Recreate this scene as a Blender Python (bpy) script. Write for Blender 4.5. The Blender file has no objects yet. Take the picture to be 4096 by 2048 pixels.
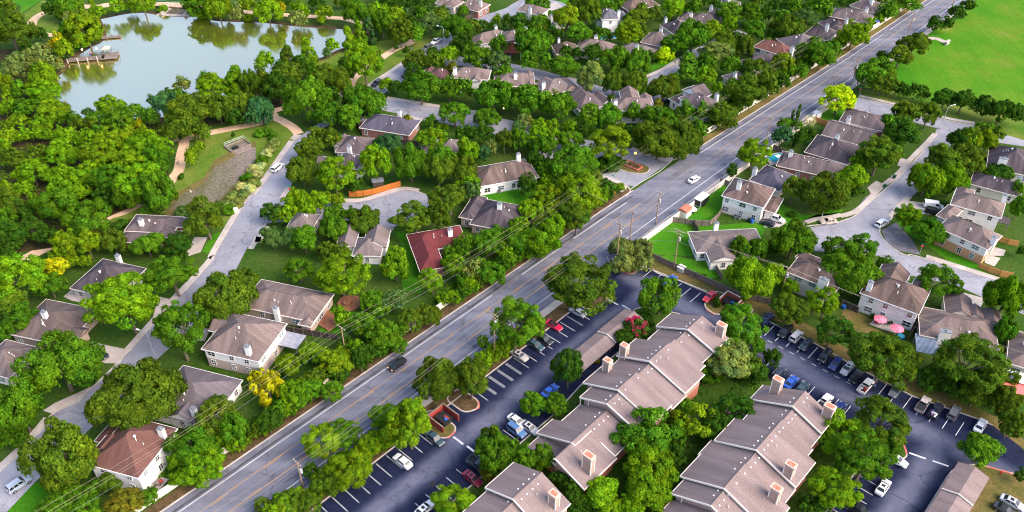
import bpy, math, random
import numpy as np
from mathutils import Vector, Matrix

# ---------------------------------------------------------------- camera, sky, sun, exposure
S = bpy.context.scene
COL = S.collection
cam_d = bpy.data.cameras.new('camera')
cam_d.sensor_width = 36.0
cam_d.lens = 36.0 * 3407.0 / 4096.0
cam_d.clip_start = 1.0
cam_d.clip_end = 6000.0
cam = bpy.data.objects.new('camera', cam_d)
cam.location = (0, 0, 136.0)
cam.rotation_euler = (math.radians(90 - 38.0), 0, 0)
COL.objects.link(cam)
S.camera = cam

SUN_AZ, SUN_EL = math.radians(118), math.radians(40)      # azimuth clockwise from +Y
W = bpy.data.worlds.new('World')
S.world = W
W.use_nodes = True
wn = W.node_tree.nodes
sky = wn.new('ShaderNodeTexSky')
sky.sky_type = 'NISHITA'
sky.sun_disc = False
sky.sun_elevation = SUN_EL
sky.sun_rotation = SUN_AZ
sky.air_density = 1.0
sky.dust_density = 4.0
sky.ozone_density = 1.4
W.node_tree.links.new(sky.outputs[0], wn['Background'].inputs[0])
wn['Background'].inputs[1].default_value = 0.15

sun_d = bpy.data.lights.new('sun', 'SUN')
sun_d.energy = 0.85
sun_d.angle = math.radians(45)
sun_d.color = (1.0, 0.86, 0.72)
sun = bpy.data.objects.new('sun', sun_d)
sdir = Vector((math.sin(SUN_AZ) * math.cos(SUN_EL), math.cos(SUN_AZ) * math.cos(SUN_EL), math.sin(SUN_EL)))
sun.rotation_euler = sdir.to_track_quat('Z', 'Y').to_euler()
sun.location = sdir * 400
COL.objects.link(sun)

S.render.engine = 'CYCLES'
S.view_settings.view_transform = 'Standard'
S.view_settings.look = 'None'
S.view_settings.exposure = 1.62
S.cycles.filter_width = 1.1
S.view_settings.gamma = 1.0
S.view_settings.use_curve_mapping = False
S.cycles.max_bounces = 6
S.cycles.diffuse_bounces = 3
S.cycles.transparent_max_bounces = 4

RNG = random.Random(7)
GRID = math.radians(42.7)                                   # bearing of the main road
GU = (math.sin(GRID), math.cos(GRID)); GV = (math.cos(GRID), -math.sin(GRID))
def uv(u, v, z=0.0):
    """street grid (u along the main road, v across it) to world"""
    return (u * GU[0] + v * GV[0], u * GU[1] + v * GV[1], z)

# ---------------------------------------------------------------- materials
MATS = {}
def new_mat(name):
    m = bpy.data.materials.new(name); m.use_nodes = True
    return m, m.node_tree.nodes, m.node_tree.links, m.node_tree.nodes['Principled BSDF']
def ramp(n, stops):
    r = n.new('ShaderNodeValToRGB'); e = r.color_ramp.elements
    while len(e) < len(stops): e.new(0.5)
    for el, (p, c) in zip(e, stops): el.position = p; el.color = (*c, 1) if len(c) == 3 else c
    return r
def noise(n, l, scale, detail=4, rough=0.6, coord='Object', stretch=None):
    tc = n.new('ShaderNodeTexCoord'); t = n.new('ShaderNodeTexNoise')
    t.inputs['Scale'].default_value = scale; t.inputs['Detail'].default_value = detail; t.inputs['Roughness'].default_value = rough
    if stretch:
        mp = n.new('ShaderNodeMapping'); mp.inputs['Scale'].default_value = stretch[:3]
        if len(stretch) > 3: mp.inputs['Rotation'].default_value = (0, 0, stretch[3])
        l.new(tc.outputs[coord], mp.inputs[0]); l.new(mp.outputs[0], t.inputs['Vector'])
    else:
        l.new(tc.outputs[coord], t.inputs['Vector'])
    return t.outputs['Fac']
def mix(n, l, fac, a, b, mode='MIX'):
    m = n.new('ShaderNodeMix'); m.data_type = 'RGBA'; m.blend_type = mode
    for sock, val in ((m.inputs['Factor'], fac), (m.inputs[6], a), (m.inputs[7], b)):
        if hasattr(val, 'is_linked'): l.new(val, sock)
        elif isinstance(val, (int, float)): sock.default_value = val
        else: sock.default_value = (*val, 1)
    return m.outputs[2]
def mat(name, col, rough=0.85, col2=None, scale=1.0, detail=5, fine=None, metal=0.0, spec=0.3, stretch=None, lo=0.35, hi=0.68, bump=0.0):
    """base colour wandering between col and col2, with an optional fine grain"""
    if name in MATS: return MATS[name]
    m, n, l, p = new_mat(name)
    p.inputs['Roughness'].default_value = rough; p.inputs['Metallic'].default_value = metal
    p.inputs['Specular IOR Level'].default_value = spec
    c = None
    if col2 is None: p.inputs['Base Color'].default_value = (*col, 1)
    else:
        f = noise(n, l, scale, detail, stretch=stretch)
        r = ramp(n, [(lo, col), (hi, col2)]); l.new(f, r.inputs[0]); c = r.outputs[0]
        if fine:
            g = noise(n, l, fine[0], 3, 0.7)
            r2 = ramp(n, [(0.3, (1 - fine[1],) * 3), (0.7, (1 + fine[1],) * 3)]); l.new(g, r2.inputs[0])
            c = mix(n, l, 1.0, c, r2.outputs[0], 'MULTIPLY')
        l.new(c, p.inputs['Base Color'])
    if bump:
        b = n.new('ShaderNodeBump'); b.inputs['Strength'].default_value = bump; b.inputs['Distance'].default_value = 0.15
        l.new(noise(n, l, 3.0, 6), b.inputs['Height']); l.new(b.outputs[0], p.inputs['Normal'])
    MATS[name] = m
    return m

mat('ground', (0.024, 0.068, 0.005), 0.95, (0.052, 0.085, 0.014), 0.07, fine=(1.2, 0.35), spec=0.1)
mat('lawn', (0.026, 0.135, 0.003), 0.95, (0.062, 0.18, 0.007), 0.16, fine=(2.0, 0.3), spec=0.1)
mat('parkgrass', (0.055, 0.125, 0.008), 0.95, (0.14, 0.165, 0.03), 0.09, fine=(1.5, 0.3), spec=0.1)
mat('drygrass', (0.085, 0.085, 0.02), 0.95, (0.17, 0.115, 0.045), 0.22, fine=(1.8, 0.3), spec=0.1)
mat('soil', (0.03, 0.03, 0.012), 0.97, (0.065, 0.05, 0.025), 0.25, fine=(2.0, 0.4), spec=0.05)
mat('mulch', (0.055, 0.040, 0.018), 0.97, (0.12, 0.078, 0.042), 0.5, fine=(3.0, 0.4), spec=0.05)
mat('gravel', (0.085, 0.085, 0.035), 0.95, (0.185, 0.150, 0.130), 0.11, fine=(1.2, 0.4), spec=0.1, stretch=(1.0, 0.35, 1, -0.7))
mat('trail', (0.50, 0.33, 0.21), 0.95, (0.60, 0.42, 0.29), 0.3, fine=(3.0, 0.1), spec=0.1)
mat('concrete', (0.34, 0.29, 0.26), 0.9, (0.46, 0.41, 0.38), 0.25, fine=(2.5, 0.12), spec=0.2)
mat('kerb', (0.36, 0.31, 0.28), 0.9, (0.48, 0.42, 0.38), 0.6, fine=(3, 0.15))
mat('redkerb', (0.50, 0.07, 0.05), 0.8, (0.45, 0.22, 0.17), 0.8)
mat('asphalt_patch', (0.10, 0.098, 0.115), 0.85, (0.16, 0.155, 0.17), 0.5, fine=(5, 0.2))
mat('white_line', (0.62, 0.62, 0.62), 0.7, (0.42, 0.42, 0.43), 1.2, fine=(6, 0.25), lo=0.45, hi=0.75)
mat('yellow_line', (0.36, 0.19, 0.07), 0.7, (0.235, 0.20, 0.18), 0.5, lo=0.40, hi=0.62)
mat('crack_seal', (0.035, 0.035, 0.045), 0.6, (0.09, 0.09, 0.1), 0.4)
mat('trim', (0.74, 0.64, 0.56), 0.7, (0.80, 0.72, 0.65), 2.0)
mat('white_trim', (0.74, 0.72, 0.70), 0.6, (0.80, 0.78, 0.77), 2.0)
mat('wall_white', (0.70, 0.68, 0.66), 0.8, (0.80, 0.77, 0.75), 0.6, fine=(3, 0.06))
mat('wall_cream', (0.60, 0.53, 0.45), 0.85, (0.68, 0.62, 0.54), 0.6, fine=(3, 0.08))
mat('wall_creamb', (0.66, 0.62, 0.55), 0.85, (0.73, 0.69, 0.62), 0.6, fine=(3, 0.08))
mat('wall_beige', (0.36, 0.24, 0.20), 0.85, (0.42, 0.29, 0.25), 0.5, fine=(2, 0.1))
mat('roof_grit', (0.30, 0.25, 0.25), 0.95)
mat('rust', (0.42, 0.09, 0.04), 0.8, (0.5, 0.25, 0.17), 2.0)
mat('cap_pink', (0.58, 0.40, 0.33), 0.8)
mat('glass_dark', (0.016, 0.02, 0.026), 0.08, spec=0.6)
mat('glass_pale', (0.12, 0.15, 0.17), 0.12, spec=0.6)
mat('tyre', (0.012, 0.012, 0.013), 0.8)
mat('rim', (0.42, 0.42, 0.44), 0.35, metal=0.7)
mat('lamp_glass', (0.75, 0.75, 0.72), 0.15, spec=0.6)
mat('tail_lamp', (0.35, 0.01, 0.01), 0.2, spec=0.6)
mat('black_plastic', (0.018, 0.018, 0.02), 0.5)
mat('grey_metal', (0.30, 0.31, 0.32), 0.4, metal=0.6)
mat('galv', (0.55, 0.56, 0.58), 0.45, metal=0.4)
mat('pole_wood', (0.20, 0.13, 0.085), 0.9, (0.32, 0.22, 0.15), 1.5, stretch=(6, 6, 0.4))
mat('wire', (0.32, 0.27, 0.20), 0.6)
mat('wood_grey', (0.15, 0.115, 0.10), 0.9, (0.24, 0.19, 0.165), 1.2, fine=(6, 0.25))
mat('wood_dark', (0.055, 0.042, 0.036), 0.9, (0.10, 0.08, 0.07), 1.2, fine=(6, 0.25))
mat('wood_orange', (0.42, 0.125, 0.022), 0.8, (0.52, 0.17, 0.035), 1.5, fine=(6, 0.15))
mat('wood_honey', (0.40, 0.19, 0.05), 0.85, (0.50, 0.26, 0.09), 1.5, fine=(6, 0.2))
mat('deck', (0.20, 0.08, 0.04), 0.8, (0.30, 0.13, 0.07), 1.2, fine=(5, 0.25))
mat('panel_white', (0.62, 0.54, 0.48), 0.9, (0.74, 0.66, 0.60), 0.5, fine=(3, 0.12))
mat('bark', (0.10, 0.075, 0.055), 0.95, (0.19, 0.15, 0.12), 3.0)
mat('blue_plastic', (0.02, 0.12, 0.45), 0.45)
mat('green_plastic', (0.01, 0.10, 0.05), 0.5)
mat('pink_cloth', (0.85, 0.12, 0.22), 0.8, (0.92, 0.25, 0.33), 1.5)
mat('coral_cloth', (0.85, 0.16, 0.15), 0.8)
mat('red_paint', (0.26, 0.035, 0.028), 0.7, (0.33, 0.055, 0.042), 1.0)
mat('brick_enclosure', (0.34, 0.085, 0.065), 0.85, (0.42, 0.13, 0.10), 2.5, fine=(8, 0.2))
mat('teal', (0.10, 0.30, 0.28), 0.6)
mat('pool_water', (0.02, 0.28, 0.36), 0.05, spec=0.6)
mat('lattice_blue', (0.16, 0.21, 0.30), 0.8, (0.26, 0.31, 0.40), 1.0)
mat('shed_red', (0.38, 0.13, 0.08), 0.8, (0.45, 0.18, 0.12), 1.0)
mat('white_paint', (0.80, 0.80, 0.80), 0.4)
mat('steel_roof', (0.20, 0.20, 0.24), 0.6, (0.32, 0.32, 0.36), 0.8)
mat('tarp_blue', (0.05, 0.10, 0.45), 0.7)
mat('skin', (0.45, 0.26, 0.18), 0.7)
mat('hair', (0.03, 0.02, 0.015), 0.8)
mat('sign_green', (0.01, 0.25, 0.12), 0.5)
mat('sign_red', (0.55, 0.05, 0.03), 0.5)

def roof_mat(name, col, stain=0.35):
    """asphalt shingles: courses, speckle and dark streaks that run down the slope (UV: u along eave, v down slope, metres)"""
    m, n, l, p = new_mat('roof_' + name)
    p.inputs['Roughness'].default_value = 0.9; p.inputs['Specular IOR Level'].default_value = 0.25
    st = noise(n, l, 1.0, 4, 0.6, 'UV', (0.55, 0.07, 1))
    r = ramp(n, [(0.38, tuple(c * (1 - stain) for c in col)), (0.62, tuple(min(1, c * 1.12) for c in col))]); l.new(st, r.inputs[0])
    sp = noise(n, l, 1.0, 2, 0.5, 'UV', (3.2, 3.6, 1))
    r2 = ramp(n, [(0.3, (0.78, 0.77, 0.78)), (0.7, (1.2, 1.18, 1.18))]); l.new(sp, r2.inputs[0])
    c = mix(n, l, 1.0, r.outputs[0], r2.outputs[0], 'MULTIPLY')
    tc = n.new('ShaderNodeTexCoord'); wv = n.new('ShaderNodeTexWave'); wv.bands_direction = 'Y'
    wv.inputs['Scale'].default_value = 0.9; wv.inputs['Distortion'].default_value = 0.6
    l.new(tc.outputs['UV'], wv.inputs['Vector'])
    r3 = ramp(n, [(0.0, (0.95, 0.95, 0.95)), (0.5, (1.02, 1.02, 1.02))]); l.new(wv.outputs['Fac'], r3.inputs[0])
    l.new(mix(n, l, 1.0, c, r3.outputs[0], 'MULTIPLY'), p.inputs['Base Color'])
    MATS['roof_' + name] = m
roof_mat('tan', (0.166, 0.125, 0.116)); roof_mat('dtan', (0.125, 0.094, 0.085), 0.3); roof_mat('gtan', (0.151, 0.121, 0.116), 0.2)
roof_mat('purp', (0.121, 0.094, 0.097), 0.4); roof_mat('dpurp', (0.077, 0.061, 0.071), 0.5); roof_mat('dgrey', (0.116, 0.099, 0.108), 0.25)
roof_mat('brown', (0.112, 0.053, 0.043), 0.12); roof_mat('brownp', (0.130, 0.091, 0.080), 0.5); roof_mat('red', (0.115, 0.024, 0.026), 0.2)
roof_mat('maroon', (0.105, 0.053, 0.054), 0.3); roof_mat('redb', (0.137, 0.060, 0.048), 0.2); roof_mat('blueg', (0.074, 0.068, 0.095), 0.25); roof_mat('bluel', (0.102, 0.102, 0.123), 0.25)
roof_mat('apt', (0.198, 0.152, 0.146), 0.14)
def brick_mat(name, a, b, mortar):
    m, n, l, p = new_mat('wall_' + name)
    p.inputs['Roughness'].default_value = 0.9
    tc = n.new('ShaderNodeTexCoord'); br = n.new('ShaderNodeTexBrick')
    mp = n.new('ShaderNodeMapping'); mp.inputs['Rotation'].default_value = (math.pi / 2, 0, 0.6)
    l.new(tc.outputs['UV'], br.inputs['Vector'])
    br.inputs['Scale'].default_value = 3.0
    br.inputs['Color1'].default_value = (*a, 1); br.inputs['Color2'].default_value = (*b, 1); br.inputs['Mortar'].default_value = (*mortar, 1)
    br.inputs['Mortar Size'].default_value = 0.02
    l.new(br.outputs['Color'], p.inputs['Base Color'])
    MATS['wall_' + name] = m
brick_mat('brickt', (0.30, 0.20, 0.16), (0.40, 0.29, 0.24), (0.45, 0.40, 0.36)); brick_mat('brickd', (0.20, 0.06, 0.05), (0.27, 0.10, 0.08), (0.30, 0.22, 0.2))
brick_mat('brickr', (0.40, 0.09, 0.06), (0.47, 0.13, 0.09), (0.40, 0.25, 0.2)); brick_mat('bricko', (0.46, 0.19, 0.08), (0.56, 0.27, 0.13), (0.5, 0.36, 0.26))
brick_mat('brickw', (0.58, 0.52, 0.48), (0.66, 0.60, 0.57), (0.6, 0.56, 0.52)); brick_mat('brick', (0.34, 0.25, 0.22), (0.46, 0.36, 0.32), (0.48, 0.42, 0.4))

def cracks(n, l, scale, dark):
    """wandering tar-sealed cracks"""
    tc = n.new('ShaderNodeTexCoord'); vo = n.new('ShaderNodeTexVoronoi'); vo.feature = 'DISTANCE_TO_EDGE'; vo.inputs['Scale'].default_value = scale
    dn = n.new('ShaderNodeTexNoise'); dn.inputs['Scale'].default_value = 0.3; dn.inputs['Detail'].default_value = 5; l.new(tc.outputs['Object'], dn.inputs['Vector'])
    ad = n.new('ShaderNodeVectorMath'); ad.operation = 'MULTIPLY_ADD'; l.new(dn.outputs['Color'], ad.inputs[0]); ad.inputs[1].default_value = (7, 7, 0); l.new(tc.outputs['Object'], ad.inputs[2]); l.new(ad.outputs[0], vo.inputs['Vector'])
    r = ramp(n, [(0.0, (dark,) * 3), (0.012, (1,) * 3)]); l.new(vo.outputs['Distance'], r.inputs[0]); return r.outputs[0]
def asphalt(name, base, worn, rough, rot, wornscale, lo=0.42, hi=0.66, grain=0.16):
    """asphalt with lighter wheel-worn bands that follow the traffic, stains and grain"""
    m, n, l, p = new_mat(name)
    p.inputs['Roughness'].default_value = rough; p.inputs['Specular IOR Level'].default_value = 0.15
    f = noise(n, l, 1.0, 5, 0.55, 'Object', (*wornscale, 1, rot))
    r = ramp(n, [(lo, base), (hi, worn)]); l.new(f, r.inputs[0])
    f2 = noise(n, l, 0.35, 6, 0.7); r2 = ramp(n, [(0.3, (0.82, 0.82, 0.84)), (0.7, (1.12, 1.12, 1.12))]); l.new(f2, r2.inputs[0])
    f3 = noise(n, l, 5.0, 2, 0.6); r3 = ramp(n, [(0.3, (1 - grain,) * 3), (0.7, (1 + grain,) * 3)]); l.new(f3, r3.inputs[0])
    c = mix(n, l, 1.0, r.outputs[0], r2.outputs[0], 'MULTIPLY')
    c = mix(n, l, 1.0, c, r3.outputs[0], 'MULTIPLY')
    l.new(mix(n, l, 1.0, c, cracks(n, l, 0.055, 0.62), 'MULTIPLY'), p.inputs['Base Color'])
    MATS[name] = m
asphalt('road', (0.108, 0.110, 0.140), (0.205, 0.206, 0.248), 0.75, -(math.pi / 2 - GRID), (0.018, 0.26), 0.36, 0.76)
asphalt('street', (0.225, 0.226, 0.262), (0.30, 0.298, 0.335), 0.8, 0.0, (0.06, 0.06))
def lot_mat():
    """sealed dark stalls, paler worn driving lanes along the aisles (surveyed grid), cracks, oil stains"""
    m, n, l, p = new_mat('lot'); p.inputs['Roughness'].default_value = 0.7; p.inputs['Specular IOR Level'].default_value = 0.10
    tc = n.new('ShaderNodeTexCoord'); mp = n.new('ShaderNodeVectorMath'); 
    def M(op, a, b=None):
        q = n.new('ShaderNodeMath'); q.operation = op
        for s, v in zip(q.inputs, (a, b)):
            if v is None: continue
            if hasattr(v, 'is_linked'): l.new(v, s)
            else: s.default_value = v
        return q.outputs[0]
    def dot(v):
        q = n.new('ShaderNodeVectorMath'); q.operation = 'DOT_PRODUCT'; l.new(tc.outputs['Object'], q.inputs[0]); q.inputs[1].default_value = (*v, 0); return q.outputs['Value']
    u, v = dot(GU), dot(GV)
    w1 = M('MULTIPLY', M('SUBTRACT', noise(n, l, 0.06, 3), 0.5), 5.0)
    def lane(c, centre, half): return M('SUBTRACT', 1.0, M('MINIMUM', 1.0, M('DIVIDE', M('ABSOLUTE', M('ADD', M('SUBTRACT', c, centre), w1)), half)))
    a = M('MULTIPLY', lane(v, -84.0, 3.6), M('LESS_THAN', u, 146.0)); b = M('MULTIPLY', lane(u, 141.8, 4.6), M('GREATER_THAN', v, -93.0)); c = M('MULTIPLY', lane(v, -12.6, 4.2), M('LESS_THAN', u, 141.0))
    k = M('MAXIMUM', M('MAXIMUM', a, b), c)
    k = M('MULTIPLY', M('MULTIPLY', k, 1.5), M('ADD', 0.35, noise(n, l, 1.0, 6, 0.65, 'Object', (0.05, 0.22, 1, -(math.pi / 2 - GRID)))))
    r = ramp(n, [(0.02, (0.011, 0.015, 0.040)), (0.35, (0.029, 0.035, 0.070)), (0.95, (0.100, 0.105, 0.155))]); l.new(k, r.inputs[0])
    f2 = noise(n, l, 0.22, 7, 0.72); r2 = ramp(n, [(0.30, (0.5, 0.5, 0.52)), (0.44, (0.95, 0.95, 0.95)), (0.55, (1, 1, 1)), (0.70, (1.4, 1.38, 1.34))]); l.new(f2, r2.inputs[0])
    f3 = noise(n, l, 6.0, 2, 0.6); r3 = ramp(n, [(0.3, (.82,) * 3), (0.7, (1.18,) * 3)]); l.new(f3, r3.inputs[0])
    vo = n.new('ShaderNodeTexVoronoi'); vo.feature = 'DISTANCE_TO_EDGE'; vo.inputs['Scale'].default_value = 0.085; vo.inputs['Randomness'].default_value = 1.0
    dn = n.new('ShaderNodeTexNoise'); dn.inputs['Scale'].default_value = 0.35; dn.inputs['Detail'].default_value = 5; l.new(tc.outputs['Object'], dn.inputs['Vector'])
    ad = n.new('ShaderNodeVectorMath'); ad.operation = 'MULTIPLY_ADD'; l.new(dn.outputs['Color'], ad.inputs[0]); ad.inputs[1].default_value = (6, 6, 0); l.new(tc.outputs['Object'], ad.inputs[2]); l.new(ad.outputs[0], vo.inputs['Vector'])
    rc_ = ramp(n, [(0.0, (.45,) * 3), (0.010, (1,) * 3)]); l.new(vo.outputs['Distance'], rc_.inputs[0])
    col = mix(n, l, 1.0, mix(n, l, 1.0, r.outputs[0], r2.outputs[0], 'MULTIPLY'), r3.outputs[0], 'MULTIPLY')
    l.new(mix(n, l, 1.0, col, rc_.outputs[0], 'MULTIPLY'), p.inputs['Base Color']); MATS['lot'] = m
lot_mat()

def field_mat():
    m, n, l, p = new_mat('field')
    p.inputs['Roughness'].default_value = 0.95; p.inputs['Specular IOR Level'].default_value = 0.1
    a = noise(n, l, 0.03, 7, 0.66); r = ramp(n, [(0.36, (0.034, 0.150, 0.003)), (0.50, (0.062, 0.168, 0.005)), (0.59, (0.100, 0.168, 0.012)), (0.72, (0.22, 0.19, 0.06))]); l.new(a, r.inputs[0])
    b = noise(n, l, 1.0, 4, 0.6, 'Object', (0.35, 0.03, 1, 0.25)); r2 = ramp(n, [(0.35, (0.9, 0.93, 0.9)), (0.65, (1.1, 1.07, 1.1))]); l.new(b, r2.inputs[0])
    g = noise(n, l, 1.2, 3, 0.7); r3 = ramp(n, [(0.3, (0.8, 0.8, 0.8)), (0.7, (1.2, 1.2, 1.2))]); l.new(g, r3.inputs[0])
    c = mix(n, l, 1.0, r.outputs[0], r2.outputs[0], 'MULTIPLY')
    l.new(mix(n, l, 1.0, c, r3.outputs[0], 'MULTIPLY'), p.inputs['Base Color'])
    MATS['field'] = m
field_mat()
def water_mat():
    m, n, l, p = new_mat('pond_water')
    p.inputs['Base Color'].default_value = (0.15, 0.18, 0.022, 1); p.inputs['Roughness'].default_value = 0.9; p.inputs['Specular IOR Level'].default_value = 0
    g = n.new('ShaderNodeBsdfGlossy'); g.inputs['Roughness'].default_value = 0.07; g.inputs['Color'].default_value = (1.0, 0.84, 0.68, 1)
    b = n.new('ShaderNodeBump'); b.inputs['Strength'].default_value = 0.05; b.inputs['Distance'].default_value = 0.05
    l.new(noise(n, l, 1.5, 4, 0.6), b.inputs['Height']); l.new(b.outputs[0], g.inputs['Normal'])
    rr = n.new('ShaderNodeMapRange'); rr.inputs[1].default_value = 0.4; rr.inputs[2].default_value = 0.7; rr.inputs[3].default_value = 0.05; rr.inputs[4].default_value = 0.22
    l.new(noise(n, l, 0.035, 4, 0.6), rr.inputs[0]); l.new(rr.outputs[0], g.inputs['Roughness'])
    fr = n.new('ShaderNodeFresnel'); fr.inputs['IOR'].default_value = 18.0
    ms = n.new('ShaderNodeMixShader'); out = n['Material Output']
    l.new(fr.outputs[0], ms.inputs[0]); l.new(p.outputs[0], ms.inputs[1]); l.new(g.outputs[0], ms.inputs[2]); l.new(ms.outputs[0], out.inputs['Surface'])
    MATS['pond_water'] = m
water_mat()
def leaf_mat(name='leaf'):
    m, n, l, p = new_mat(name)
    oi = n.new('ShaderNodeObjectInfo'); at = n.new('ShaderNodeAttribute'); at.attribute_name = 'tone'
    c = mix(n, l, 1.0, oi.outputs['Color'], at.outputs['Color'], 'MULTIPLY')
    l.new(c, p.inputs['Base Color']); p.inputs['Roughness'].default_value = 0.8; p.inputs['Specular IOR Level'].default_value = 0.03
    tr = n.new('ShaderNodeBsdfTranslucent'); l.new(mix(n, l, 1.0, c, (1.25, 1.2, 0.5), 'MULTIPLY'), tr.inputs['Color'])
    ms = n.new('ShaderNodeMixShader'); ms.inputs[0].default_value = 0.22
    l.new(p.outputs[0], ms.inputs[1]); l.new(tr.outputs[0], ms.inputs[2]); l.new(ms.outputs[0], n['Material Output'].inputs['Surface'])
    MATS[name] = m
leaf_mat()
def paint_mat():
    m, n, l, p = new_mat('car_paint')
    oi = n.new('ShaderNodeObjectInfo'); l.new(oi.outputs['Color'], p.inputs['Base Color'])
    p.inputs['Roughness'].default_value = 0.35; p.inputs['Coat Weight'].default_value = 0.7; p.inputs['Coat Roughness'].default_value = 0.06
    MATS['car_paint'] = m
paint_mat()
def glow_mat(name, col, strength):
    m, n, l, p = new_mat(name)
    p.inputs['Base Color'].default_value = (*col, 1); p.inputs['Emission Color'].default_value = (*col, 1); p.inputs['Emission Strength'].default_value = strength
    MATS[name] = m
glow_mat('lamp_lit', (1.0, 0.60, 0.28), 2.2); glow_mat('lamp_white', (1.0, 0.85, 0.6), 1.2); glow_mat('headlamp_lit', (1.0, 0.45, 0.10), 1.6)
glow_mat('gas_flame', (1.0, 0.30, 0.05), 2.2)

# ---------------------------------------------------------------- mesh helpers
class MB:
    """collects boxes, prisms, tubes; build() links them as ONE mesh object"""
    def __init__(s): s.v = []; s.f = []; s.m = []; s.mi = 0; s.uv = {}
    def quad(s, pts, uvs=None):
        b = len(s.v); s.v += [tuple(p) for p in pts]; s.f.append(tuple(range(b, b + len(pts)))); s.m.append(s.mi)
        if uvs: s.uv[len(s.f) - 1] = uvs
    def hexa(s, p):                                            # 8 points: bottom 4 (ccw from above), top 4
        b = len(s.v); s.v += [tuple(q) for q in p]
        for f in ((3, 2, 1, 0), (4, 5, 6, 7), (0, 1, 5, 4), (1, 2, 6, 5), (2, 3, 7, 6), (3, 0, 4, 7)):
            s.f.append(tuple(b + i for i in f)); s.m.append(s.mi)
    def box(s, cx, cy, z0, lx, ly, h, rot=0.0, top=1.0):
        c, si = math.cos(rot), math.sin(rot); P = []
        for z, k in ((z0, 1.0), (z0 + h, top)):
            for a, b in ((-1, -1), (1, -1), (1, 1), (-1, 1)):
                x, y = a * lx / 2 * k, b * ly / 2 * k
                P.append((cx + x * c - y * si, cy + x * si + y * c, z))
        s.hexa(P)
    def prism(s, poly, z0, z1):
        n = len(poly); b = len(s.v)
        s.v += [(x, y, z0) for x, y in poly] + [(x, y, z1) for x, y in poly]
        s.f.append(tuple(b + n + i for i in range(n))); s.m.append(s.mi)
        for i in range(n):
            j = (i + 1) % n; s.f.append((b + i, b + j, b + n + j, b + n + i)); s.m.append(s.mi)
    def tube(s, pts, r, n=6, cap=True, r2=None):
        pts = [Vector(p) for p in pts]; rings = []; k = len(pts)
        for i, p in enumerate(pts):
            d = (pts[min(i + 1, k - 1)] - pts[max(i - 1, 0)]).normalized()
            a = d.orthogonal().normalized(); q = d.cross(a); b = len(s.v)
            rr = r if r2 is None else r + (r2 - r) * i / max(1, k - 1)
            for t in range(n):
                an = 2 * math.pi * t / n; s.v.append(tuple(p + a * math.cos(an) * rr + q * math.sin(an) * rr))
            rings.append(b)
        for b0, b1 in zip(rings, rings[1:]):
            for t in range(n):
                s.f.append((b0 + t, b0 + (t + 1) % n, b1 + (t + 1) % n, b1 + t)); s.m.append(s.mi)
        if cap:
            s.f.append(tuple(rings[0] + t for t in reversed(range(n)))); s.m.append(s.mi)
            s.f.append(tuple(rings[-1] + t for t in range(n))); s.m.append(s.mi)
    def ball(s, c, r, n=8, k=5, sz=1.0):
        b = len(s.v)
        for i in range(1, k):
            ph = math.pi * i / k
            for t in range(n):
                an = 2 * math.pi * t / n
                s.v.append((c[0] + r * math.sin(ph) * math.cos(an), c[1] + r * math.sin(ph) * math.sin(an), c[2] + r * sz * math.cos(ph)))
        T = len(s.v); s.v += [(c[0], c[1], c[2] + r * sz), (c[0], c[1], c[2] - r * sz)]
        for i in range(k - 2):
            for t in range(n):
                a0 = b + i * n + t; a1 = b + i * n + (t + 1) % n
                s.f.append((a0, a0 + n, a1 + n, a1)); s.m.append(s.mi)
        for t in range(n):
            s.f.append((T, b + t, b + (t + 1) % n)); s.m.append(s.mi)
            e = b + (k - 2) * n; s.f.append((T + 1, e + (t + 1) % n, e + t)); s.m.append(s.mi)
    def mesh(s, name, mats, smooth=False):
        me = bpy.data.meshes.new(name); me.from_pydata(s.v, [], s.f)
        for m in (mats if isinstance(mats, (list, tuple)) else [mats]): me.materials.append(MATS[m])
        if any(s.m): me.polygons.foreach_set('material_index', s.m)
        if s.uv:
            L = me.uv_layers.new(name='UVMap')
            for fi, us in s.uv.items():
                for li, u in zip(me.polygons[fi].loop_indices, us): L.data[li].uv = u
        if smooth: me.polygons.foreach_set('use_smooth', [True] * len(me.polygons))
        me.update(); return me
    def build(s, name, mats, parent=None, smooth=False):
        return link(name, s.mesh(name, mats, smooth), parent)
def link(name, me, parent=None):
    o = bpy.data.objects.new(name, me); COL.objects.link(o)
    if parent is not None: o.parent = parent
    return o
def tag(o, label=None, cat=None, group=None, kind=None):
    if label: o['label'] = label
    if cat: o['category'] = cat
    if group: o['group'] = group
    if kind: o['kind'] = kind
    return o
def thing(name, label, cat, loc=(0, 0, 0), rz=0.0, group=None):
    o = bpy.data.objects.new(name, None); COL.objects.link(o); o.empty_display_size = 0.5
    o.location = loc; o.rotation_euler = (0, 0, rz)
    return tag(o, label, cat, group)
def copy_tree(o, parent=None):
    c = o.copy(); COL.objects.link(c)
    if parent is not None: c.parent = parent
    for ch in list(o.children): copy_tree(ch, c)
    return c
def sheet(name, pts, z, m, kind='structure', h=0.0):
    """flat polygon, triangulated; h > 0 gives it a raised slab with sides"""
    from mathutils.geometry import tessellate_polygon
    P = [Vector((x, y, 0)) for x, y in pts]
    if sum(a.x * b.y - b.x * a.y for a, b in zip(P, P[1:] + P[:1])) < 0: P.reverse()
    me = bpy.data.meshes.new(name); v = [(p.x, p.y, z) for p in P]; n = len(P)
    f = []
    for t in tessellate_polygon([P]):
        a, b, c = (P[i] for i in t)
        f.append(tuple(t) if (b - a).cross(c - a).z > 0 else tuple(reversed(t)))
    if h:
        v += [(p.x, p.y, z - h) for p in P]
        f += [(i, n + i, n + (i + 1) % n, (i + 1) % n) for i in range(n)]
    me.from_pydata(v, [], f); me.materials.append(MATS[m]); me.update()
    return tag(link(name, me), kind=kind)
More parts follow.
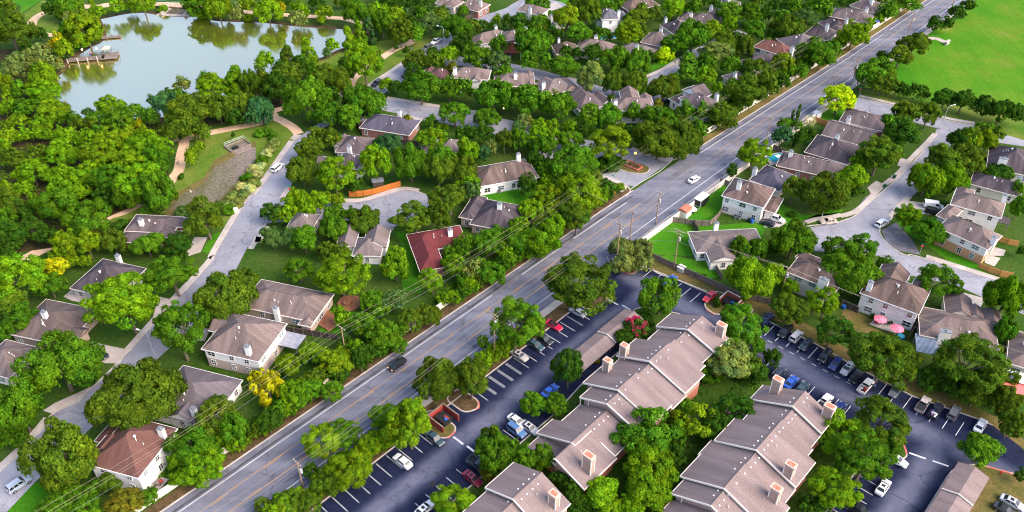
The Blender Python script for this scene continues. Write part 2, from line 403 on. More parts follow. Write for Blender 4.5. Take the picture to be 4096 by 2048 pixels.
def ribbon_pts(pts, w):
    L, R = [], []
    for i, p in enumerate(pts):
        a = pts[max(0, i - 1)]; b = pts[min(len(pts) - 1, i + 1)]
        dx, dy = b[0] - a[0], b[1] - a[1]; d = math.hypot(dx, dy) or 1
        nx, ny = -dy / d, dx / d
        L.append((p[0] + nx * w / 2, p[1] + ny * w / 2)); R.append((p[0] - nx * w / 2, p[1] - ny * w / 2))
    return L, R
def ribbon(name, pts, w, z, m, h=0.0, kind='structure'):
    L, R = ribbon_pts(pts, w); mb = MB()
    for i in range(len(pts) - 1):
        a, b, c, d = R[i], R[i + 1], L[i + 1], L[i]
        mb.quad([(*a, z), (*b, z), (*c, z), (*d, z)])
        if h:
            mb.quad([(*R[i], z - h), (*R[i + 1], z - h), (*R[i + 1], z), (*R[i], z)])
            mb.quad([(*L[i + 1], z - h), (*L[i], z - h), (*L[i], z), (*L[i + 1], z)])
    return tag(mb.build(name, m), kind=kind)
def smooth_line(pts, n=4):
    """Catmull-Rom through the points"""
    out = []
    for i in range(len(pts) - 1):
        p0, p1, p2, p3 = pts[max(i - 1, 0)], pts[i], pts[i + 1], pts[min(i + 2, len(pts) - 1)]
        for k in range(n):
            t = k / n
            out.append(tuple(0.5 * (2 * b + (c - a) * t + (2 * a - 5 * b + 4 * c - d) * t * t + (3 * b - a - 3 * c + d) * t ** 3) for a, b, c, d in zip(p0, p1, p2, p3)))
    out.append(tuple(pts[-1])); return out

# ---------------------------------------------------------------- surveyed positions, metres from the point under the camera
POLYS = [
('park_lawn','parkgrass',0.004,[(-71.9,289.8),(-63.8,298.3),(-58.6,298.3),(-52.3,307.2),(-39.0,310.9),(-27.8,315.6),(-27.5,310.9),(-39.9,289.8),(-47.2,275.3),(-50.8,268.4),(-56.9,263.2),(-64.5,267.7),(-71.3,278.4)]),
('park_lawn','parkgrass',0.004,[(-100.8,211.5),(-102.6,237.0),(-88.8,244.7),(-84.1,248.7),(-74.8,243.4),(-68.7,237.0),(-68.7,233.9),(-74.0,206.2),(-76.3,189.9),(-78.4,186.7),(-89.1,201.1),(-95.2,193.7),(-109.4,189.0),(-111.4,191.3),(-105.0,198.1)]),
('park_lawn','lawn',0.004,[(-212.0,349.3),(-198.2,349.3),(-200.6,334.4),(-204.0,342.8)]),
('park_lawn','parkgrass',0.004,[(-199.2,331.3),(-197.8,349.3),(-194.8,347.1),(-182.7,330.3),(-175.7,312.7),(-185.1,315.6)]),
('playing_field','field',0.004,[(195.9,349.3),(223.2,353.8),(178.0,247.2),(166.5,250.6),(144.1,260.4),(132.6,267.7),(122.0,269.1),(139.7,289.8),(162.7,315.6),(178.8,328.2)]),
('verge','parkgrass',0.004,[(117.9,262.5),(120.9,267.7),(133.8,269.1),(144.1,260.4),(167.8,247.9),(172.4,242.6),(160.6,232.7),(149.6,243.3),(140.8,246.9),(128.1,256.1)]),
('yard_lawn','lawn',0.004,[(63.1,207.2),(59.6,208.3),(49.6,196.6),(43.5,189.4),(53.7,187.4),(58.2,193.7),(60.3,201.6)]),
('yard_lawn','lawn',0.005,[(32.7,178.2),(42.9,189.0),(53.7,187.4),(67.4,189.2),(69.4,186.7),(68.1,185.3),(64.0,177.8),(46.1,174.1),(36.7,174.8)]),
('yard_lawn','lawn',0.004,[(42.9,167.9),(49.8,164.8),(52.5,165.6),(51.4,171.6),(40.3,174.5),(37.5,173.2)]),
('yard_lawn','lawn',0.004,[(-11.1,199.6),(-7.0,204.1),(0.7,208.3),(10.8,208.3),(9.4,205.1),(8.1,197.1),(2.8,196.6),(-4.2,197.1)]),
('yard_lawn','lawn',0.004,[(-31.5,184.8),(-27.1,183.9),(-23.1,174.0),(-20.4,165.9),(-22.6,159.0),(-26.8,160.2),(-28.5,169.1),(-26.8,172.8)]),
('yard_lawn','lawn',0.004,[(102.2,252.7),(111.4,252.7),(109.8,248.6),(103.5,243.9),(99.1,246.6)]),
('yard_lawn','lawn',0.004,[(74.1,199.6),(80.9,192.3),(91.2,193.7),(92.3,194.7),(90.9,196.6),(78.1,189.0),(74.3,187.1),(73.9,188.5)]),
('yard_lawn','lawn',0.004,[(104.5,188.5),(106.6,189.9),(117.0,191.3),(115.6,188.5),(116.9,184.8),(123.4,174.8),(126.2,174.1),(107.6,174.1),(109.7,174.1),(120.3,173.7),(118.7,169.1),(122.5,164.8),(113.5,169.5)]),
('yard_lawn','lawn',0.004,[(44.4,276.8),(61.4,291.4),(60.5,294.8),(51.5,288.1),(49.4,283.2)]),
('yard_lawn','lawn',0.004,[(-80.1,183.9),(-77.4,184.8),(-78.9,174.8),(-81.0,176.1)]),
('yard_lawn','lawn',0.004,[(-45.0,145.5),(-43.3,150.3),(-39.4,149.6),(-38.4,152.4),(-37.2,152.4),(-38.7,144.8)]),
('yard_lawn','lawn',0.004,[(25.7,210.9),(30.8,207.2),(30.2,204.1),(32.5,203.3),(28.0,198.1),(24.9,194.2),(25.9,206.2)]),
('yard_lawn','lawn',0.004,[(-94.8,96.2),(-92.4,102.7),(-85.5,102.7),(-88.1,96.2)]),
('yard_lawn','lawn',0.004,[(17.8,345.0),(21.0,350.4),(26.1,351.6),(23.1,342.8)]),
('yard_lawn','drygrass',0.004,[(79.6,153.2),(82.7,152.4),(85.5,149.6),(83.4,147.5),(88.1,144.2),(79.5,145.5),(76.4,147.5)]),
('lot_verge','drygrass',0.004,[(34.3,169.9),(36.6,174.1),(43.2,170.3),(55.6,159.0),(62.0,155.7),(61.8,154.6),(69.9,147.5),(78.0,137.7),(85.8,134.5),(89.2,128.8),(96.7,123.7),(101.2,119.5),(104.1,113.4),(102.9,110.9),(99.1,117.6),(94.0,120.8),(83.9,126.7),(81.2,128.8),(76.2,134.2),(71.7,137.7),(68.7,143.2),(65.4,147.2),(61.3,149.6),(57.2,151.0),(55.0,153.9),(49.7,157.5),(40.8,164.6)]),
('wood_floor','soil',0.003,[(-194.7,300.0),(-177.5,301.8),(-162.1,289.8),(-157.9,267.7),(-149.2,253.3),(-137.4,245.2),(-116.3,249.9),(-96.1,260.4),(-85.2,253.3),(-70.8,283.2),(-57.0,264.0),(-75.8,256.1),(-109.7,234.5),(-100.8,211.5),(-105.0,198.1),(-111.4,191.3),(-119.9,177.8),(-134.3,174.1)]),
('dirt_patch','drygrass',0.006,[(-96.1,192.3),(-95.7,204.1),(-90.6,211.5),(-90.3,220.9),(-85.3,228.5),(-80.3,232.7),(-76.5,216.9),(-78.4,208.3),(-80.3,203.1),(-82.3,196.1),(-88.6,194.7),(-93.7,192.3)]),
('gravel_patch','gravel',0.009,[(-95.8,193.7),(-94.2,202.1),(-89.7,208.3),(-89.2,216.9),(-85.3,222.6),(-83.2,224.9),(-79.4,229.1),(-77.5,220.9),(-79.5,212.5),(-81.1,206.2),(-83.0,198.6),(-89.6,198.1),(-93.7,196.1)]),
('park_ramp','concrete',0.02,[(-70.0,234.2),(-69.1,236.7),(-66.8,236.4),(-66.9,234.5),(-67.8,232.7)]),
('left_street','street',0.02,[(-95.9,96.2),(-101.5,96.2),(-100.4,105.8),(-96.6,119.5),(-90.9,128.0),(-87.1,138.9),(-84.9,149.3),(-81.8,156.8),(-78.9,165.9),(-77.4,174.1),(-77.5,176.5),(-74.2,207.2),(-73.3,203.1),(-68.3,233.0),(-50.0,268.4),(-39.3,287.3),(-27.7,309.0),(-23.9,316.5),(-17.1,311.8),(-22.3,308.1),(-25.4,301.8),(-32.0,291.4),(-35.9,278.4),(-45.8,261.1),(-66.2,232.7),(-63.9,206.2),(-65.2,201.1),(-66.7,189.2),(-67.6,179.1),(-69.5,177.8),(-70.1,168.7),(-74.0,149.3),(-79.9,135.8),(-86.3,117.6),(-92.4,102.7),(-94.6,96.2)]),
('cul_de_sac','street',0.024,[(-65.3,201.1),(-55.4,198.8),(-47.6,199.2),(-42.6,199.2),(-37.8,201.6),(-31.8,204.7),(-27.3,204.1),(-23.7,201.6),(-23.1,198.1),(-24.2,194.2),(-27.7,189.9),(-32.2,186.7),(-36.0,187.0),(-41.1,188.5),(-48.4,190.4),(-59.2,189.9),(-66.8,188.5)]),
('side_street','street',0.024,[(-46.5,261.4),(-42.7,260.4),(-22.7,254.0),(-11.3,250.6),(0.0,245.6),(12.6,237.0),(24.9,232.7),(36.8,227.6),(44.6,221.4),(48.8,221.3),(35.4,206.7),(32.6,207.5),(25.7,211.9),(14.9,216.9),(0.0,233.8),(-15.2,240.7),(-25.4,245.4),(-35.9,249.6),(-41.7,252.0),(-48.2,256.1)]),
('park_road','street',0.022,[(111.6,253.3),(117.7,261.4),(128.3,255.6),(140.3,246.6),(149.3,242.5),(161.2,232.6),(162.7,227.9),(152.3,231.5),(139.9,237.7),(136.3,238.9),(137.4,240.1),(124.8,247.6)]),
('right_street','street',0.026,[(136.2,240.2),(140.5,238.3),(136.0,229.1),(123.7,211.5),(113.5,201.1),(107.8,195.4),(102.7,188.5),(99.8,186.2),(98.8,183.9),(99.0,180.0),(100.6,176.1),(102.7,174.1),(105.0,173.9),(121.8,163.8),(128.9,159.4),(124.1,149.6),(115.4,157.1),(110.4,162.1),(100.3,166.1),(97.5,169.5),(95.3,174.1),(79.1,176.1),(79.6,181.7),(79.7,186.4),(87.1,188.3),(91.8,190.4),(94.8,192.3),(100.3,198.1),(114.5,212.5),(129.3,229.7)]),
('driveway','concrete',0.03,[(-84.7,182.2),(-81.2,182.2),(-81.2,175.7),(-83.8,174.0),(-84.8,175.7)]),
('driveway','concrete',0.03,[(-86.3,157.9),(-82.1,156.6),(-83.0,151.4),(-85.4,151.0)]),
('driveway','concrete',0.03,[(-96.6,142.0),(-87.2,139.4),(-87.5,135.1),(-90.8,135.1),(-95.2,137.3)]),
('driveway','concrete',0.03,[(-73.0,146.5),(-70.5,146.5),(-70.6,142.2),(-73.0,142.5)]),
('driveway','concrete',0.03,[(-98.7,121.2),(-97.0,123.4),(-90.8,128.3),(-92.0,123.7),(-96.3,120.3)]),
('driveway','concrete',0.03,[(-35.7,186.9),(-31.9,186.4),(-33.1,182.6),(-35.4,183.9)]),
('driveway','concrete',0.03,[(107.4,195.1),(111.5,199.6),(116.8,198.1),(121.1,196.1),(119.0,192.3),(114.8,192.7)]),
('driveway','asphalt_patch',0.034,[(99.6,185.3),(104.9,189.0),(106.3,180.8),(106.2,174.4),(100.7,176.3),(99.1,180.0)]),
('driveway','concrete',0.03,[(102.7,206.2),(106.5,209.8),(108.3,207.5),(102.7,202.6)]),
('driveway','concrete',0.03,[(69.2,192.7),(71.6,193.7),(75.1,189.0),(72.0,186.2),(68.3,186.7)]),
('driveway','concrete',0.03,[(118.1,222.6),(120.8,220.9),(117.2,216.9),(115.6,218.1)]),
('driveway','concrete',0.03,[(109.0,160.3),(115.4,157.2),(112.4,153.5),(111.1,155.0),(107.2,158.3)]),
('driveway','concrete',0.03,[(97.3,168.3),(100.4,166.3),(99.3,164.0),(97.3,164.8)]),
('driveway','concrete',0.03,[(12.4,341.7),(18.3,347.1),(21.4,341.7),(16.3,337.5)]),
('driveway_patch','asphalt_patch',0.05,[(97.4,197.2),(100.8,201.6),(102.8,202.8),(102.2,201.3),(98.2,197.1)]),
('driveway_patch','asphalt_patch',0.05,[(105.6,206.2),(107.0,207.7),(107.6,207.5),(106.9,206.2)]),
('patio','concrete',0.03,[(-71.6,102.5),(-69.6,104.6),(-66.6,103.6),(-67.7,101.0)]),
('patio','concrete',0.03,[(84.0,147.9),(86.1,150.1),(88.5,148.6),(90.8,146.5),(89.2,144.8),(86.1,146.5)]),
('patio','concrete',0.03,[(126.2,178.2),(129.1,176.5),(127.5,174.1),(124.4,174.1),(126.3,173.2),(123.2,169.7),(121.3,171.2),(122.8,174.1)]),
('pool_deck','concrete',0.03,[(77.5,220.9),(80.1,224.3),(83.5,223.2),(79.6,218.6),(77.4,218.1)]),
('patio','concrete',0.03,[(-109.6,157.9),(-108.7,160.5),(-103.4,157.5),(-103.2,155.3),(-107.0,156.4)]),
('entry_island','drygrass',0.13,[(26.7,220.0),(31.2,216.9),(34.8,214.4),(38.2,213.5),(40.4,214.7),(41.0,216.9),(40.0,218.1),(34.9,221.2),(29.1,223.2)]),
('manhole_cover','asphalt_patch',0.05,[(-90.5,113.4),(-90.5,113.6),(-90.4,113.6),(-90.3,113.6),(-90.2,113.4),(-90.2,113.3),(-90.3,113.3),(-90.4,113.3)]),
('manhole_cover','asphalt_patch',0.05,[(-80.6,160.9),(-80.6,161.1),(-80.5,161.2),(-80.3,161.1),(-80.2,160.9),(-80.2,160.7),(-80.3,160.6),(-80.5,160.7)]),
('manhole_cover','asphalt_patch',0.05,[(-74.4,191.3),(-74.4,191.6),(-74.3,191.6),(-74.1,191.6),(-74.0,191.3),(-74.0,191.1),(-74.1,191.0),(-74.3,191.1)]),
('manhole_cover','asphalt_patch',0.05,[(-71.4,196.6),(-71.4,196.8),(-71.2,196.9),(-71.1,196.8),(-70.9,196.6),(-71.0,196.3),(-71.1,196.2),(-71.3,196.3)]),
('manhole_cover','asphalt_patch',0.05,[(-39.2,197.1),(-39.1,197.3),(-39.0,197.4),(-38.8,197.3),(-38.7,197.1),(-38.7,196.8),(-38.9,196.7),(-39.1,196.8)]),
('manhole_cover','asphalt_patch',0.05,[(105.7,197.3),(105.9,197.6),(106.1,197.7),(106.2,197.6),(106.2,197.3),(106.0,197.1),(105.8,197.0),(105.7,197.1)]),
('manhole_cover','asphalt_patch',0.05,[(89.3,182.2),(89.4,182.4),(89.6,182.5),(89.8,182.4),(89.8,182.2),(89.6,181.9),(89.4,181.9),(89.3,181.9)]),
('manhole_cover','asphalt_patch',0.05,[(106.9,166.3),(107.1,166.5),(107.3,166.6),(107.4,166.5),(107.4,166.3),(107.2,166.1),(107.1,166.1),(106.9,166.1)]),
('manhole_cover','asphalt_patch',0.05,[(-35.3,284.0),(-35.3,284.4),(-35.1,284.6),(-34.8,284.4),(-34.7,284.0),(-34.8,283.6),(-35.0,283.4),(-35.2,283.6)]),
('manhole_cover','asphalt_patch',0.05,[(39.6,207.6),(39.7,207.8),(39.9,207.9),(40.0,207.8),(40.1,207.6),(40.0,207.3),(39.8,207.2),(39.6,207.3)])
]
RIBS = [
('trail','trail',0.014,3.6,0.0,[(-190.57,336.44),(-192.06,333.33),(-192.23,328.24),(-190.39,322.29),(-186.65,316.5),(-181.54,313.66),(-177.29,313.66)]),
('trail','trail',0.014,3.4,0.0,[(-179.27,342.8),(-172.87,342.26),(-168.1,344.96),(-160.57,347.14)]),
('trail','trail',0.013,3.2,0.0,[(-179.04,341.19),(-171.22,342.26),(-160.22,344.96),(-149.19,345.5),(-134.59,343.87),(-125.26,340.13),(-115.27,338.01),(-104.6,335.4),(-91.99,333.33),(-81.19,331.79),(-75.38,330.77),(-67.11,329.25),(-58.29,323.27)]),
('trail','trail',0.013,3.2,0.0,[(-56.58,269.91),(-55.62,277.6),(-49.73,289.75),(-44.3,300.03),(-38.58,306.74),(-36.3,315.55)]),
('trail','trail',0.013,3.2,0.0,[(-72.11,257.51),(-75.54,254.72),(-79.24,251.96),(-78.49,248.58),(-74.53,245.25),(-70.08,240.83),(-67.73,237.03)]),
('trail','trail',0.015,3.2,0.0,[(-78.28,250.6),(-81.16,244.6),(-90.84,240.19),(-101.89,234.53),(-101.98,229.65),(-100.74,222.59),(-99.26,215.82),(-99.67,211.46),(-99.97,205.14)]),
('trail','trail',0.015,2.6,0.0,[(-104.84,233.91),(-107.57,232.69),(-109.56,232.08)]),
('trail','trail',0.013,3.6,0.0,[(-104.98,198.07),(-108.06,194.17),(-111.31,191.79),(-113.25,187.59),(-118.06,182.17),(-122.02,177.8),(-125.02,173.99),(-126.63,170.76)]),
('tree_lined_street','street',0.026,7.5,0.0,[(45.12,251.96),(46.87,261.79),(48.32,269.15),(53.64,277.6),(60.66,286.43),(68.22,294.82),(79.65,306.28),(91.14,315.55)]),
('upper_street','street',0.026,7.5,0.0,[(-24.61,289.75),(-18.81,290.16),(-9.98,287.26),(0.0,283.98),(6.41,280.76),(14.06,276.04),(24.26,270.66),(33.97,263.24),(45.98,256.11)]),
('top_road','street',0.026,8,0.0,[(-22.34,315.55),(-16.45,323.77),(-9.06,329.76),(0.0,337.49),(4.98,344.96),(12.69,353.8)]),
('top_road','street',0.028,7,0.0,[(0.0,337.49),(8.34,347.14),(17.42,344.96),(19.77,341.73)]),
('sidewalk','concrete',0.12,1.8,0.12,[(-101.25,105.03),(-98.53,111.91),(-96.81,119.11)]),
('sidewalk','concrete',0.12,1.6,0.12,[(-87.51,138.92),(-85.1,147.88),(-83.02,155.32),(-79.63,165.94),(-77.66,173.24),(-77.93,176.1),(-75.15,206.69),(-73.96,203.59),(-69.21,232.69)]),
('sidewalk','concrete',0.12,1.8,0.12,[(-50.6,269.15),(-45.17,278.78),(-39.78,288.5)]),
('sidewalk','concrete',0.12,1.5,0.12,[(-68.53,176.95),(-67.67,182.17),(-67.26,179.97),(-66.52,187.13)]),
('sidewalk','concrete',0.12,1.5,0.12,[(-64.52,206.17),(-65.33,200.55)]),
('sidewalk','concrete',0.12,1.6,0.12,[(-47.7,199.65),(-42.65,199.75),(-37.9,202.27),(-31.86,205.65),(-26.75,204.62)]),
('sidewalk','concrete',0.12,1.6,0.12,[(-42.46,261.43),(-32.71,258.22),(-22.78,254.86),(-11.37,251.28)]),
('sidewalk','concrete',0.12,1.6,0.12,[(-35.77,248.71),(-25.34,244.46)]),
('sidewalk','concrete',0.12,1.6,0.12,[(25.79,212.54),(31.81,208.27),(32.46,206.17),(30.82,204.11)]),
('sidewalk','concrete',0.12,1.6,0.12,[(36.9,228.16),(42.48,223.75),(44.69,222.13),(48.91,222.13)]),
('sidewalk','concrete',0.12,1.5,0.12,[(45.3,275.65),(52.83,281.97),(62.89,291.42)]),
('sidewalk','concrete',0.12,1.6,0.12,[(118.65,262.88),(128.72,256.81),(141.14,247.77),(149.91,243.94)]),
('sidewalk','concrete',0.12,1.6,0.12,[(134.33,237.03),(129.67,231.47),(121.73,222.59),(113.8,213.08),(105.99,205.65),(99.5,198.07),(94.76,193.69),(90.32,191.79)]),
('sidewalk','concrete',0.12,1.5,0.12,[(91.08,192.5),(88.06,191.55),(83.35,190.37),(80.24,188.97),(78.57,187.82)]),
('sidewalk','concrete',0.12,1.6,0.12,[(107.29,173.86),(111.62,171.17),(117.62,167.33),(122.07,164.37)]),
('sidewalk','concrete',0.12,1.6,0.12,[(113.09,201.56),(107.58,195.62),(104.4,191.31)]),
('field_path','concrete',0.02,2.4,0.0,[(159.45,309.02),(161.89,310.4),(163.63,309.94),(164.81,308.1),(165.6,306.28)])
]
KERBS = [
('kerb',[(79.22,186.21),(80.88,187.36),(87.09,188.28),(91.8,190.37),(94.85,192.26),(100.34,198.07),(114.49,212.54),(129.28,229.65),(135.21,237.65)]),
('kerb',[(102.74,188.51),(99.79,186.21),(98.75,183.95),(98.98,179.97),(100.62,176.1),(102.73,174.07),(104.98,173.86),(121.81,163.79),(126.96,160.53)]),
('kerb',[(113.47,201.06),(107.77,195.38),(103.64,189.91)]),
('kerb',[(-100.42,105.75),(-96.57,119.52),(-90.92,127.97),(-87.06,138.92),(-84.86,149.27),(-81.79,156.79),(-78.88,165.94),(-77.37,174.07),(-77.53,176.52),(-74.24,207.22),(-73.26,203.08),(-68.34,232.99)]),
('kerb',[(-47.62,199.16),(-42.57,199.16),(-37.81,201.56),(-31.77,204.72),(-27.28,204.11),(-23.66,201.56)]),
('kerb',[(-42.67,260.36),(-22.72,254.02),(-11.35,250.6)]),
('kerb',[(117.68,261.43),(128.27,255.55),(140.34,246.57),(149.3,242.51)]),
('kerb',[(25.74,211.89),(32.6,207.48),(33.93,205.14),(33.62,203.59),(32.26,201.56)]),
('kerb',[(36.83,227.56),(44.59,221.44),(48.79,221.33),(54.15,224.62)]),
('redkerb',[(26.33,169.14),(28.19,167.53),(29.86,166.65)]),
('kerb',[(29.86,166.65),(31.17,167.13),(33.73,169.54),(37.59,166.34),(41.3,164.37),(47.94,159.77)]),
('kerb',[(24.58,173.65),(25.03,171.58),(26.33,169.14)]),
('kerb',[(26.7,220.02),(31.2,216.93),(34.79,214.45),(38.22,213.52),(40.43,214.72),(41.01,216.93),(39.96,218.05),(34.92,221.16)])
]
POND = [(-153.0,256.1),(-158.0,263.2),(-160.9,270.7),(-162.1,277.6),(-161.6,283.2),(-162.5,289.8),(-162.0,294.8),(-159.9,302.7),(-157.8,307.2),(-159.5,315.6),(-164.7,325.2),(-166.9,328.8),(-163.8,331.3),(-157.2,335.4),(-151.2,336.6),(-147.2,335.6),(-141.5,333.3),(-132.7,332.3),(-127.5,332.3),(-118.7,328.2),(-109.7,327.2),(-102.5,326.7),(-92.2,324.8),(-82.5,322.1),(-66.5,319.9),(-62.7,315.6),(-60.9,303.6),(-65.0,298.7),(-68.9,293.1),(-71.4,291.0),(-72.4,288.1),(-75.0,283.2),(-80.5,278.4),(-86.8,275.3),(-89.2,252.7),(-97.2,252.0),(-106.1,248.6),(-115.2,246.6),(-121.7,246.6),(-133.2,242.6),(-140.1,243.9),(-146.9,247.9)]
